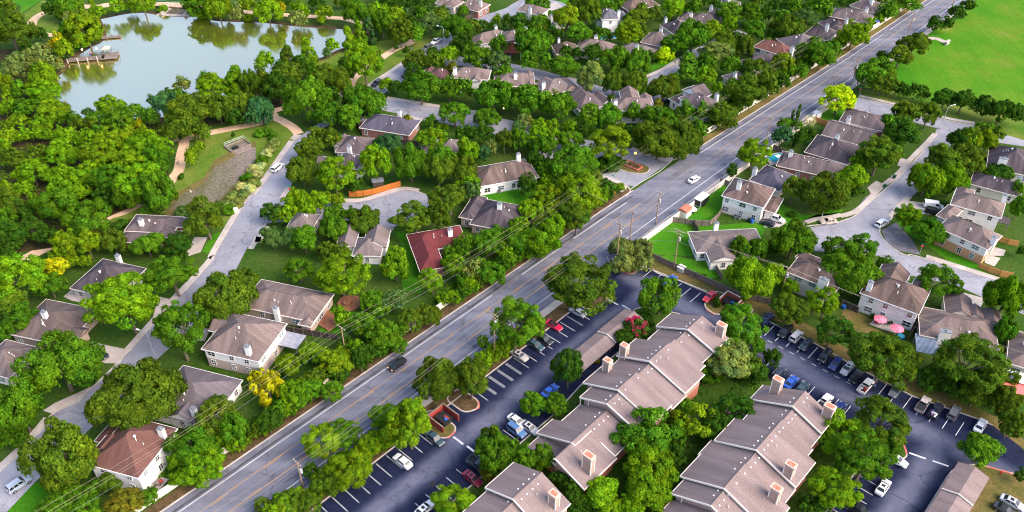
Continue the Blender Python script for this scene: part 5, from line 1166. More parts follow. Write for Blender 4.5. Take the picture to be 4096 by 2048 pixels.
(12.9,335.3,3.8,2.4,3.8,'m'),
(-51.8,196.0,2.2,1.8,2.8,'y'),
(8.3,238.1,2.7,1.8,2.9,'b'),
(-167.4,256.8,2.6,2.2,3.3,'y'),
(-132.1,195.4,1.9,2.3,3.1,'b'),
(119.0,331.1,3.1,2.8,4.0,'m'),
(-114.9,232.1,2.2,2.4,3.3,'y'),
(14.0,95.7,1.3,1.5,2.2,'d'),
(-6.5,222.9,1.9,2.4,3.3,'p'),
(-174.2,322.8,3.3,2.4,3.7,'p'),
(-4.3,180.4,2.0,1.7,2.6,'m'),
(-1.8,317.0,2.3,2.9,3.9,'d'),
(37.0,233.8,2.8,1.7,2.9,'d'),
(101.2,273.8,2.6,2.4,3.5,'m'),
(168.2,314.5,2.9,2.7,3.9,'d'),
(-174.3,286.7,2.7,2.5,3.6,'p'),
(-33.1,238.9,2.2,2.4,3.4,'r'),
(131.4,260.4,2.5,2.3,3.3,'d'),
(-153.8,223.9,2.3,2.1,3.0,'b'),
(129.2,263.6,2.7,2.1,3.2,'d'),
(-150.2,237.0,2.5,1.9,3.0,'b'),
(-147.7,231.9,2.4,1.9,2.9,'b'),
(88.6,126.5,1.7,1.1,2.0,'d'),
(-48.4,195.9,2.1,1.7,2.6,'y'),
(12.5,238.0,2.5,1.7,2.8,'b'),
(-178.1,305.2,2.6,2.6,3.7,'d'),
(-93.0,330.9,2.8,2.8,3.9,'Y'),
(-111.1,169.0,1.9,1.5,2.4,'y'),
(-1.2,180.3,1.9,1.6,2.5,'m'),
(-169.2,322.7,3.1,2.3,3.5,'p'),
(-16.0,172.5,1.8,1.8,2.6,'m'),
(-166.0,327.8,3.2,2.3,3.5,'b'),
(10.2,213.2,1.8,2.2,3.0,'d'),
(-10.3,158.2,1.9,1.2,2.1,'m'),
(-116.6,171.6,2.0,1.3,2.2,'y'),
(-200.2,323.6,3.3,2.1,3.4,'d'),
(64.2,210.6,1.6,2.0,2.8,'d'),
(-170.2,286.6,2.5,2.4,3.4,'p'),
(37.5,336.0,3.8,2.3,3.7,'m'),
(-51.5,328.4,2.8,2.5,3.6,'b'),
(92.5,231.0,2.0,2.2,3.1,'d'),
(-179.0,295.5,2.8,2.1,3.2,'d'),
(-76.5,283.9,2.7,2.0,3.1,'d'),
(93.3,266.9,2.6,1.9,3.0,'d'),
(-146.5,236.9,2.3,1.9,2.8,'b'),
(-144.0,231.8,2.2,1.8,2.8,'b'),
(91.1,126.5,1.6,1.1,1.9,'d'),
(19.8,290.1,2.5,2.3,3.4,'d'),
(-40.6,326.4,3.2,2.0,3.2,'g'),
(-51.4,337.6,3.2,2.0,3.3,'d'),
(-108.2,168.9,1.8,1.4,2.3,'y'),
(86.6,238.3,2.3,1.8,2.8,'m'),
(3.9,172.4,1.8,1.3,2.2,'b'),
(-13.3,172.4,1.6,1.7,2.5,'m'),
(101.2,313.9,2.5,2.5,3.5,'o'),
(-39.6,263.7,2.4,1.9,3.0,'d'),
(79.9,306.1,2.6,2.2,3.3,'m'),
(44.7,259.0,2.0,2.4,3.3,'m'),
(97.7,102.9,1.1,1.4,2.1,'d'),
(-113.5,171.5,1.9,1.2,2.1,'y'),
(-57.1,273.4,2.6,1.7,2.8,'d'),
(-29.3,291.0,2.7,1.8,2.9,'d'),
(43.3,336.1,3.5,2.2,3.5,'m'),
(-99.7,190.8,2.2,1.4,2.3,'d'),
(23.6,290.0,2.3,2.2,3.2,'d'),
(-60.1,281.6,2.3,2.1,3.1,'d'),
(50.0,286.0,2.1,2.4,3.3,'d'),
(32.8,253.1,2.0,2.2,3.1,'o'),
(23.7,254.2,2.1,1.9,2.9,'o'),
(-6.6,139.5,1.4,1.6,2.3,'b'),
(33.0,309.4,2.7,2.0,3.1,'d'),
(90.1,238.2,2.1,1.7,2.6,'m'),
(6.8,172.3,1.7,1.3,2.1,'b'),
(66.5,238.7,2.0,1.9,2.8,'o'),
(-11.1,316.2,2.9,1.8,3.0,'d'),
(-155.8,336.2,2.4,2.4,3.4,'m'),
(-110.1,194.5,1.6,1.6,2.5,'d'),
(-160.9,237.4,2.0,1.6,2.6,'o'),
(1.9,237.5,2.0,1.6,2.5,'g'),
(69.6,238.6,1.9,1.8,2.6,'o'),
(-118.6,238.7,1.9,1.7,2.6,'Y'),
(-19.3,328.7,2.2,2.4,3.4,'m'),
(48.1,251.8,1.8,2.0,2.8,'r'),
(-95.1,224.0,1.7,1.9,2.7,'y'),
(-141.7,233.8,1.9,1.7,2.5,'b'),
(-47.6,336.3,2.6,1.9,3.0,'d'),
(-107.6,194.4,1.5,1.6,2.4,'d'),
(-7.2,315.2,2.7,1.7,2.8,'d'),
(14.4,259.2,2.3,1.4,2.5,'p'),
(134.7,289.1,2.5,1.6,2.6,'d'),
(-41.5,338.4,2.3,2.2,3.2,'d'),
(22.3,234.5,1.8,1.7,2.5,'d'),
(-119.5,254.6,1.8,1.8,2.7,'g'),
(-116.2,260.8,1.3,1.7,2.4,'g'),
(-74.8,280.5,2.1,1.7,2.6,'d'),
(-116.1,218.3,1.8,1.4,2.2,'Y'),
(-45.2,336.4,2.2,2.2,3.2,'d'),
(-138.8,233.7,1.7,1.6,2.4,'b'),
(-138.4,247.1,2.1,1.3,2.3,'g'),
(80.0,338.4,2.3,2.0,3.0,'d'),
(131.1,338.9,2.6,1.7,2.8,'d'),
(-37.9,338.3,2.2,2.1,3.1,'d'),
(25.0,234.4,1.7,1.6,2.4,'d'),
(-33.6,339.0,2.4,1.7,2.8,'d'),
(-17.2,296.2,2.2,1.5,2.5,'d'),
(18.7,258.8,2.0,1.3,2.3,'m'),
(-41.9,336.3,2.0,2.1,3.0,'d'),
(24.9,338.5,2.1,2.0,3.0,'d'),
(83.5,338.4,2.2,1.9,2.9,'d'),
(-87.2,171.2,1.8,1.1,2.0,'d'),
(135.0,338.9,2.4,1.6,2.7,'d'),
(-67.7,291.6,1.8,1.8,2.7,'g'),
(-180.0,289.9,2.0,1.6,2.5,'d'),
(-75.3,322.3,2.2,1.7,2.6,'y'),
(-109.9,180.4,1.4,1.1,1.8,'Y'),
(130.9,173.4,1.1,1.4,2.1,'d'),
(-71.5,339.1,2.1,1.8,2.7,'o'),
(111.7,338.0,2.1,1.8,2.7,'d'),
(28.0,338.4,1.9,1.9,2.8,'d'),
(98.8,308.3,1.7,1.9,2.7,'m'),
(-84.4,171.3,1.7,1.1,1.9,'d'),
(-94.3,339.1,2.0,1.8,2.7,'d'),
(32.3,238.4,1.5,1.4,2.2,'y'),
(-68.3,339.0,1.9,1.7,2.6,'o'),
(114.9,338.0,1.9,1.7,2.6,'d'),
(149.0,238.4,1.8,1.1,2.0,'m'),
(-91.3,339.1,1.8,1.7,2.6,'d'),
(34.6,238.4,1.4,1.3,2.1,'y'),
(-39.2,293.4,1.4,1.7,2.4,'d'),
(151.8,238.4,1.7,1.0,1.9,'m'),
(131.1,286.3,1.8,1.1,2.0,'d'),
(-22.9,238.5,1.2,1.1,1.8,'b'),
(-87.3,233.2,0.8,1.1,1.7,'d'),
(-21.0,238.4,1.1,1.0,1.7,'b'),
(-43.1,297.6,1.0,1.3,1.9,'d'),
(-38.9,172.9,0.8,0.7,1.3,'b'),
(-37.6,172.9,0.8,0.7,1.3,'b'),
(-191.6,343.3,1.2,1.0,1.7,'d'),
(-189.7,343.2,1.1,1.0,1.6,'d'),
(162.8,346.2,2.3,2.0,2.7,'m'),
(152.6,340.5,2.3,2.0,2.6,'o'),
(-49.5,355.2,2.6,2.2,3.0,'b'),
(81.5,262.6,1.9,1.6,2.2,'m'),
(99.3,279.3,1.9,1.6,2.2,'o'),
(65.7,342.7,3.4,2.9,3.9,'m'),
(78.2,260.0,2.1,1.8,2.4,'d'),
(49.1,308.9,3.0,2.5,3.4,'o'),
(-15.3,310.2,3.7,3.1,4.3,'o'),
(144.4,347.7,2.4,2.0,2.7,'d'),
(18.1,237.3,2.4,2.0,2.7,'b'),
(25.2,199.1,2.2,1.8,2.5,'m'),
(98.9,356.1,2.6,2.2,3.0,'m'),
(53.3,227.8,2.0,1.7,2.3,'d'),
(69.3,348.9,3.8,3.2,4.4,'o'),
(167.7,353.4,2.5,2.1,2.9,'m'),
(90.2,270.4,2.1,1.8,2.4,'m'),
(-55.6,344.9,3.0,2.6,3.5,'m'),
(-12.2,353.4,2.6,2.2,2.9,'o'),
(2.9,310.7,2.8,2.4,3.2,'m'),
(104.0,285.3,2.4,2.0,2.7,'o'),
(52.5,231.9,1.8,1.5,2.1,'m'),
(155.4,343.2,1.6,1.4,1.9,'b'),
(58.3,237.7,2.5,2.1,2.9,'m'),
(117.5,297.9,2.1,1.8,2.4,'d'),
(70.4,305.2,2.8,2.4,3.3,'m'),
(123.6,340.3,3.4,2.9,3.9,'m'),
(54.9,264.6,2.5,2.1,2.9,'m'),
(-16.6,351.6,2.9,2.4,3.3,'m'),
(69.4,262.7,2.5,2.1,2.9,'b'),
(83.9,302.6,2.8,2.4,3.2,'d'),
(169.7,358.3,1.8,1.5,2.1,'o'),
(7.1,358.3,3.3,2.8,3.8,'m'),
(81.3,258.0,2.4,2.1,2.8,'b'),
(93.0,271.8,2.1,1.7,2.4,'m'),
(11.1,306.6,3.7,3.1,4.3,'o'),
(163.9,350.8,2.2,1.8,2.5,'m'),
(50.4,228.8,1.8,1.6,2.1,'b'),
(95.3,299.9,2.3,2.0,2.7,'o'),
(103.0,282.2,2.0,1.7,2.3,'m'),
(-47.4,316.3,3.3,2.8,3.8,'b'),
(11.5,253.9,2.8,2.4,3.2,'b'),
(154.9,338.3,1.9,1.6,2.2,'o'),
(100.0,339.2,3.3,2.8,3.8,'o'),
(7.5,336.3,3.0,2.6,3.5,'m'),
(31.8,332.5,3.0,2.5,3.4,'m'),
(116.7,342.1,3.3,2.8,3.8,'m'),
(156.3,347.2,2.4,2.0,2.8,'m'),
(-34.6,348.0,2.8,2.4,3.2,'m'),
(16.1,303.6,3.6,3.0,4.1,'d'),
(-39.7,320.6,2.3,2.0,2.7,'d'),
(160.4,348.5,2.2,1.9,2.6,'m'),
(13.0,201.0,2.9,2.4,3.3,'d'),
(-33.7,272.1,3.6,3.0,4.1,'d'),
(45.5,344.9,2.9,2.4,3.3,'m'),
(129.4,347.4,3.4,2.9,3.9,'m'),
(34.7,304.1,3.2,2.7,3.6,'m'),
(149.3,343.6,3.5,3.0,4.0,'m'),
(140.6,342.4,2.4,2.0,2.7,'m'),
(88.7,356.7,2.9,2.5,3.3,'m'),
(1.1,231.0,2.3,1.9,2.6,'m'),
(75.6,337.9,2.5,2.1,2.9,'b'),
(-44.7,354.1,3.0,2.5,3.4,'b'),
(-6.0,321.9,2.3,2.0,2.7,'b'),
(-42.8,265.6,2.5,2.1,2.9,'b'),
(51.9,326.5,3.8,3.3,4.4,'o'),
(42.0,355.3,3.7,3.2,4.3,'m'),
(46.5,358.6,2.3,2.0,2.7,'m'),
(133.4,349.5,2.2,1.9,2.6,'m'),
(-55.9,352.0,3.2,2.7,3.6,'b'),
(158.5,344.6,2.2,1.9,2.6,'o'),
(174.0,358.3,2.2,1.9,2.5,'m'),
(10.0,204.4,2.4,2.1,2.8,'b'),
(43.9,312.1,2.8,2.4,3.2,'b'),
(-20.9,357.3,3.0,2.5,3.4,'m'),
(13.4,316.7,2.3,1.9,2.6,'m'),
(9.6,209.9,2.8,2.3,3.2,'m'),
(-11.7,343.9,2.3,1.9,2.6,'b'),
(109.7,288.6,2.0,1.7,2.3,'m'),
(108.9,349.1,3.5,3.0,4.0,'d'),
(62.6,259.1,2.2,1.9,2.6,'m'),
(94.4,346.9,3.7,3.2,4.3,'d'),
(-8.3,354.8,2.6,2.2,3.0,'o'),
(59.3,352.0,2.3,2.0,2.7,'d'),
(143.7,353.5,2.4,2.0,2.7,'m'),
(-26.1,239.3,2.6,2.2,2.9,'m'),
(96.2,335.3,2.2,1.9,2.5,'m'),
(77.9,349.7,2.6,2.2,3.0,'d'),
(38.5,347.1,2.2,1.9,2.6,'b'),
(40.0,328.9,3.2,2.7,3.7,'m'),
(-43.0,311.2,2.7,2.3,3.1,'b'),
(63.6,357.9,2.9,2.5,3.3,'m'),
(55.5,268.9,2.6,2.2,3.0,'m'),
(102.5,345.2,2.4,2.0,2.8,'m'),
(70.2,355.5,3.4,2.9,3.9,'b'),
(55.5,232.5,1.6,1.6,1.5,'o'),
(57.2,233.0,1.4,1.4,1.3,'b'),
(57.6,234.6,1.5,1.5,1.4,'b'),
(58.1,236.2,1.5,1.5,1.4,'b'),
(59.6,236.8,1.7,1.7,1.6,'m'),
(61.8,238.9,1.5,1.5,1.4,'d'),
(63.3,239.6,1.5,1.5,1.4,'o'),
(66.2,243.1,2.2,2.2,2.1,'d'),
(66.5,244.8,2.4,2.4,2.3,'o'),
(67.6,245.8,2.2,2.2,2.0,'d'),
(68.8,246.7,1.6,1.6,1.5,'m'),
(70.7,247.0,2.4,2.4,2.3,'o'),
(71.4,248.4,2.1,2.1,2.0,'m'),
(74.0,250.1,1.8,1.8,1.7,'o'),
(74.7,251.5,1.9,1.9,1.8,'o'),
(77.1,253.4,2.1,2.1,2.0,'d'),
(78.3,254.3,2.0,2.0,1.9,'b'),
(78.2,256.4,2.1,2.1,2.0,'b'),
(79.5,257.2,1.9,1.9,1.8,'b'),
(80.4,258.5,2.2,2.2,2.1,'m'),
(82.8,258.3,1.8,1.8,1.7,'m'),
(84.7,260.6,2.2,2.2,2.1,'m'),
(84.4,263.0,1.4,1.4,1.4,'m'),
(87.6,266.2,2.0,2.0,1.9,'o'),
(89.0,266.9,1.8,1.8,1.7,'m'),
(90.1,267.9,1.4,1.4,1.4,'m'),
(92.0,268.2,1.5,1.5,1.4,'m'),
(92.0,270.3,2.4,2.4,2.3,'d'),
(93.2,271.2,2.3,2.3,2.2,'m'),
(94.1,272.4,2.5,2.5,2.4,'m'),
(97.0,275.8,2.5,2.5,2.4,'o'),
(98.6,276.4,1.6,1.6,1.5,'o'),
(99.2,277.9,1.9,1.9,1.8,'o'),
(101.3,278.0,1.8,1.8,1.7,'m'),
(102.5,279.0,1.5,1.5,1.4,'b'),
(102.3,281.1,1.6,1.6,1.5,'o'),
(105.5,282.3,1.7,1.7,1.7,'m'),
(106.1,283.8,2.1,2.1,2.0,'d'),
(107.0,285.0,2.5,2.5,2.4,'d'),
(107.9,286.2,1.6,1.6,1.5,'m'),
(110.8,287.6,2.2,2.2,2.1,'m'),
(112.1,288.5,2.4,2.4,2.3,'m'),
(112.9,289.7,2.6,2.6,2.5,'m'),
(114.4,290.4,1.6,1.6,1.5,'m'),
(115.1,291.8,2.4,2.4,2.3,'o'),
(116.0,293.0,2.0,2.0,1.9,'m'),
(116.8,294.3,2.5,2.5,2.3,'m'),
(117.3,295.9,1.9,1.9,1.8,'m'),
(118.6,296.8,2.4,2.4,2.3,'d'),
(119.5,298.0,2.5,2.5,2.4,'m'),
(121.0,298.6,2.1,2.1,2.0,'o'),
(121.8,299.9,2.2,2.2,2.1,'m'),
(122.8,301.0,1.9,1.9,1.8,'b'),
(123.9,302.1,2.2,2.2,2.1,'m'),
(125.0,303.1,1.5,1.5,1.4,'d'),
(125.8,304.4,1.8,1.8,1.7,'d'),
(129.8,306.8,2.0,2.0,1.9,'m'),
(130.2,308.5,1.9,1.9,1.8,'m'),
(130.5,310.2,2.3,2.3,2.2,'m'),
(131.8,311.1,1.5,1.5,1.4,'m'),
(133.7,311.3,2.0,2.0,1.9,'m'),
(134.1,313.1,1.4,1.4,1.4,'m'),
(134.9,314.4,2.2,2.2,2.1,'m'),
(137.1,316.4,1.8,1.8,1.7,'m'),
(139.1,316.6,1.6,1.6,1.5,'m'),
(139.4,318.3,2.4,2.4,2.3,'b'),
(142.6,321.5,1.6,1.6,1.5,'m'),
(143.3,322.9,1.7,1.7,1.6,'b'),
(145.5,322.9,2.0,2.0,1.9,'b'),
(145.4,325.0,1.6,1.6,1.6,'m'),
(146.2,326.4,1.5,1.5,1.4,'b'),
(147.4,327.3,2.0,2.0,1.9,'m'),
(149.5,327.4,1.8,1.8,1.7,'m'),
(150.6,330.5,1.9,1.9,1.8,'d'),
(152.1,331.2,2.3,2.3,2.2,'b'),
(152.9,332.4,2.3,2.3,2.2,'d'),
(153.2,334.2,1.4,1.4,1.3,'d'),
(154.6,334.9,2.3,2.3,2.2,'o'),
(156.6,335.1,1.4,1.4,1.3,'o'),
(156.6,337.2,2.2,2.2,2.1,'o'),
(159.8,338.4,1.9,1.9,1.8,'b'),
(161.3,341.0,1.9,1.9,1.8,'b'),
(161.8,342.6,2.0,2.0,1.9,'d'),
(162.5,344.0,1.9,1.9,1.8,'d'),
(165.2,345.6,2.2,2.2,2.1,'m'),
(165.9,347.0,2.0,2.0,1.9,'b'),
(167.8,349.3,2.2,2.2,2.1,'d'),
(170.0,349.3,1.4,1.4,1.4,'d'),
(170.5,350.9,2.4,2.4,2.3,'m'),
(172.5,353.1,2.1,2.1,2.0,'d'),
(174.3,353.5,1.8,1.8,1.7,'m'),
(175.4,354.6,2.2,2.2,2.1,'d'),
(177.4,356.7,1.5,1.5,1.4,'m'),
(177.0,359.2,2.5,2.5,2.3,'m'),
(178.6,359.8,2.0,2.0,1.9,'b'),
(181.3,361.3,1.6,1.6,1.5,'o'),
(183.7,365.3,2.3,2.3,2.2,'d'),
(185.7,365.5,1.9,1.9,1.8,'b'),
(186.0,367.2,2.0,2.0,1.9,'m'),
(186.9,368.4,1.5,1.5,1.4,'m'),
(189.7,370.0,1.6,1.6,1.5,'d'),
(189.5,372.1,2.4,2.4,2.3,'m'),
(190.9,372.9,2.1,2.1,2.0,'m'),
(192.9,375.1,1.9,1.9,1.8,'m'),
(194.4,375.8,1.9,1.9,1.8,'b'),
(195.5,376.8,1.4,1.4,1.3,'b'),
(198.1,380.6,1.5,1.5,1.4,'d'),
(200.0,380.8,2.1,2.1,2.0,'d'),
(201.1,381.8,1.9,1.9,1.8,'m'),
(202.3,382.8,2.6,2.6,2.5,'d'),
(202.5,384.6,1.8,1.8,1.7,'d'),
(203.1,386.1,2.1,2.1,2.0,'d'),
(204.1,387.3,1.8,1.8,1.7,'d'),
(205.5,388.0,2.2,2.2,2.1,'m'),
(207.9,389.8,2.3,2.3,2.2,'m'),
(208.8,391.1,2.0,2.0,1.9,'d'),
(210.7,391.4,1.6,1.6,1.5,'m'),
(211.4,392.8,1.5,1.5,1.5,'d'),
(213.4,395.0,2.2,2.2,2.1,'d'),
(214.2,396.3,1.5,1.5,1.4,'o'),
(214.8,397.8,2.2,2.2,2.1,'m'),
(216.4,400.4,2.4,2.4,2.3,'b'),
(217.7,401.3,1.8,1.8,1.7,'b'),
(218.8,402.2,2.3,2.3,2.2,'m'),
(220.4,402.8,2.0,2.0,1.9,'m'),
(-54.8,79.7,1.6,1.5,1.6,'m'),
(-55.3,81.7,2.1,2.0,2.1,'m'),
(-52.9,81.8,1.8,1.7,1.8,'o'),
(-53.8,82.8,1.6,1.5,1.6,'o'),
(-51.4,83.8,1.8,1.7,1.8,'b'),
(-52.7,82.9,1.7,1.6,1.7,'o'),
(-51.6,85.6,1.3,1.3,1.3,'b'),
(-50.6,85.0,2.2,2.1,2.2,'o'),
(-49.5,87.5,1.9,1.8,1.9,'y'),
(-50.0,86.0,2.0,1.9,2.0,'o'),
(-48.6,88.1,1.6,1.5,1.6,'y'),
(-49.0,87.6,1.6,1.5,1.6,'b'),
(-47.5,88.9,1.8,1.8,1.8,'y'),
(-46.4,89.2,1.5,1.4,1.5,'m'),
(-45.6,91.7,1.5,1.4,1.5,'o'),
(-44.2,91.0,1.5,1.4,1.5,'o'),
(-44.2,93.6,2.2,2.1,2.2,'b'),
(-43.7,91.8,1.8,1.7,1.8,'b'),
(-42.4,94.0,2.1,2.0,2.1,'y'),
(-43.9,93.8,1.8,1.7,1.8,'y'),
(-42.0,95.7,1.4,1.3,1.4,'o'),
(-42.3,95.5,2.3,2.1,2.3,'b'),
(-40.5,96.2,1.5,1.4,1.5,'m'),
(-40.3,96.8,1.3,1.3,1.3,'y'),
(-39.0,97.7,1.5,1.4,1.5,'o'),
(-39.9,98.1,1.9,1.8,1.9,'y'),
(-37.7,98.8,1.6,1.5,1.6,'y'),
(-37.4,99.3,1.4,1.3,1.4,'b'),
(-36.5,101.7,2.0,1.9,2.0,'y'),
(-36.3,100.4,1.6,1.5,1.6,'b'),
(-35.0,102.5,1.5,1.4,1.5,'b'),
(-34.7,102.9,1.3,1.3,1.3,'m'),
(-33.2,103.4,2.0,1.9,2.0,'y'),
(-33.4,104.6,1.4,1.4,1.4,'m'),
(-32.5,106.4,2.1,1.9,2.1,'m'),
(-32.5,106.5,1.8,1.7,1.8,'y'),
(-30.4,107.7,1.5,1.4,1.5,'o'),
(-30.0,106.8,2.0,1.9,2.0,'m'),
(-29.8,108.3,1.9,1.8,1.9,'b'),
(-29.1,108.2,2.1,2.0,2.1,'y'),
(-27.0,110.3,2.1,2.0,2.1,'y'),
(-27.3,110.5,1.5,1.5,1.5,'o'),
(-26.5,111.5,2.0,1.9,2.0,'o'),
(-27.1,110.9,2.0,1.9,2.0,'o'),
(-24.8,112.1,2.2,2.1,2.2,'b'),
(-25.3,112.9,2.0,1.9,2.0,'y'),
(-24.0,113.4,1.9,1.8,1.9,'o'),
(-24.2,113.9,2.3,2.1,2.3,'y'),
(-21.5,115.9,2.0,1.9,2.0,'y'),
(-22.7,115.6,2.2,2.1,2.2,'b'),
(-22.1,117.7,1.4,1.4,1.4,'y'),
(-22.0,117.6,1.6,1.5,1.6,'y'),
(-9.7,129.3,2.2,2.1,2.2,'y'),
(-10.3,130.6,2.1,2.0,2.1,'y'),
(-8.7,130.6,1.5,1.5,1.5,'y'),
(-7.8,130.5,1.9,1.8,1.9,'y'),
(-8.1,131.6,1.4,1.3,1.4,'b'),
(-7.2,132.5,1.6,1.5,1.6,'y'),
(-6.2,133.5,1.8,1.7,1.8,'o'),
(-6.5,133.5,2.3,2.1,2.3,'b'),
(-5.3,136.0,1.6,1.5,1.6,'b'),
(-4.0,135.6,1.8,1.7,1.8,'y'),
(-4.1,137.2,1.8,1.7,1.8,'b'),
(-2.4,136.8,1.8,1.7,1.8,'y'),
(-1.8,138.9,1.9,1.9,1.9,'b'),
(-2.0,138.8,1.5,1.4,1.5,'y'),
(-2.1,139.5,1.7,1.6,1.7,'m'),
(0.2,139.8,1.6,1.6,1.6,'m'),
(0.9,140.9,1.6,1.5,1.6,'o'),
(-0.7,140.8,2.0,1.9,2.0,'y'),
(2.8,142.6,1.6,1.5,1.6,'o'),
(1.9,142.7,1.9,1.8,1.9,'y'),
(4.0,143.7,1.5,1.4,1.5,'m'),
(2.6,143.6,1.4,1.3,1.4,'y'),
(4.8,145.8,2.0,1.9,2.0,'m'),
(4.9,144.8,1.3,1.3,1.3,'m'),
(-58.5,107.0,2.3,2.2,2.3,'m'),
(-60.8,109.7,2.0,1.9,2.0,'m'),
(-58.0,111.9,2.2,2.1,2.2,'b'),
(-55.2,110.6,1.9,1.8,1.9,'b'),
(-57.1,112.2,2.3,2.2,2.3,'o'),
(-53.7,112.3,1.4,1.4,1.4,'o'),
(-55.9,114.9,2.1,2.0,2.1,'o'),
(-51.9,114.2,2.0,1.9,2.0,'o'),
(-54.2,114.6,2.1,2.0,2.1,'d'),
(-51.0,115.2,1.7,1.6,1.7,'b'),
(-49.2,117.2,1.5,1.4,1.5,'m'),
(-48.6,117.8,2.4,2.2,2.4,'m'),
(-46.6,119.9,1.8,1.7,1.8,'b'),
(-49.2,121.9,1.6,1.6,1.6,'d'),
(-46.3,120.3,1.6,1.5,1.6,'d'),
(-48.4,123.8,2.1,2.0,2.1,'d'),
(-44.5,122.2,2.5,2.3,2.5,'m'),
(-42.8,124.1,1.4,1.4,1.4,'m'),
(-44.9,125.9,1.3,1.3,1.3,'m'),
(-37.4,129.9,2.3,2.2,2.3,'d'),
(-36.7,130.7,1.6,1.6,1.6,'m'),
(-35.1,137.1,2.1,2.0,2.1,'m'),
(-32.1,135.7,2.2,2.1,2.2,'d'),
(-34.3,137.1,2.2,2.1,2.2,'b'),
(-31.6,138.7,1.6,1.6,1.6,'d'),
(-29.8,138.2,2.0,1.9,2.0,'m'),
(-30.6,140.3,2.1,2.0,2.1,'b'),
(-27.6,140.5,2.0,1.9,2.0,'b'),
(-30.9,141.5,2.2,2.1,2.2,'d'),
(-16.4,155.0,1.8,1.7,1.8,'b'),
(-14.0,155.3,1.8,1.7,1.8,'b'),
(-12.4,157.0,1.6,1.6,1.6,'d'),
(-10.5,159.1,1.8,1.7,1.8,'b'),
(-11.8,160.1,1.7,1.7,1.7,'d'),
(-10.1,159.5,2.1,2.0,2.1,'b'),
(-11.9,161.4,2.2,2.1,2.2,'m'),
(-8.3,161.5,2.2,2.0,2.2,'o'),
(-9.8,163.6,1.6,1.5,1.6,'b'),
(-6.3,163.6,1.7,1.6,1.7,'b'),
(-7.7,164.6,2.5,2.4,2.5,'d'),
(-5.6,164.4,2.3,2.2,2.3,'m'),
(-7.8,167.5,1.9,1.8,1.9,'b'),
(-4.6,165.4,1.4,1.3,1.4,'b'),
(-2.8,167.4,2.3,2.2,2.3,'d'),
(-1.6,168.8,2.4,2.2,2.4,'b'),
(1.1,171.6,1.8,1.7,1.8,'m'),
(-1.1,173.0,2.4,2.3,2.4,'b'),
(2.2,172.8,1.4,1.3,1.4,'b'),
(0.6,175.1,2.4,2.3,2.4,'d'),
(4.5,175.4,1.5,1.4,1.5,'o'),
(4.9,175.8,2.0,1.9,2.0,'d'),
(2.5,178.8,1.6,1.6,1.6,'m'),
(6.8,177.9,1.6,1.5,1.6,'b'),
(7.4,178.5,2.3,2.2,2.3,'o'),
(6.3,181.4,2.1,2.0,2.1,'d'),
(6.9,182.9,2.0,1.9,2.0,'b'),
(8.2,184.8,2.3,2.1,2.3,'o'),
(11.9,183.4,2.1,2.0,2.1,'d'),
(13.9,188.4,2.4,2.3,2.4,'b'),
(15.9,187.7,1.4,1.3,1.4,'o'),
(19.1,191.1,2.2,2.1,2.2,'m'),
(17.1,192.1,1.5,1.4,1.5,'b'),
(19.5,191.6,2.4,2.2,2.4,'b'),
(18.5,194.6,1.3,1.3,1.3,'b'),
(21.5,193.7,1.4,1.3,1.4,'o'),
(23.5,195.9,1.5,1.4,1.5,'b'),
(24.1,196.6,1.6,1.5,1.6,'m'),
(22.1,199.3,1.5,1.5,1.5,'m'),
(25.3,197.9,2.0,1.9,2.0,'b'),
(23.8,198.9,2.1,2.0,2.1,'d'),
(27.3,200.0,1.6,1.5,1.6,'d'),
(26.7,202.6,2.4,2.3,2.4,'d'),
(31.0,204.0,1.4,1.3,1.4,'b')
]
BLOSSOM = [
(28.1,142.73,3.17,3.23)
]
PALMS = [
(94.62,239.67,3.38,2.09)
]
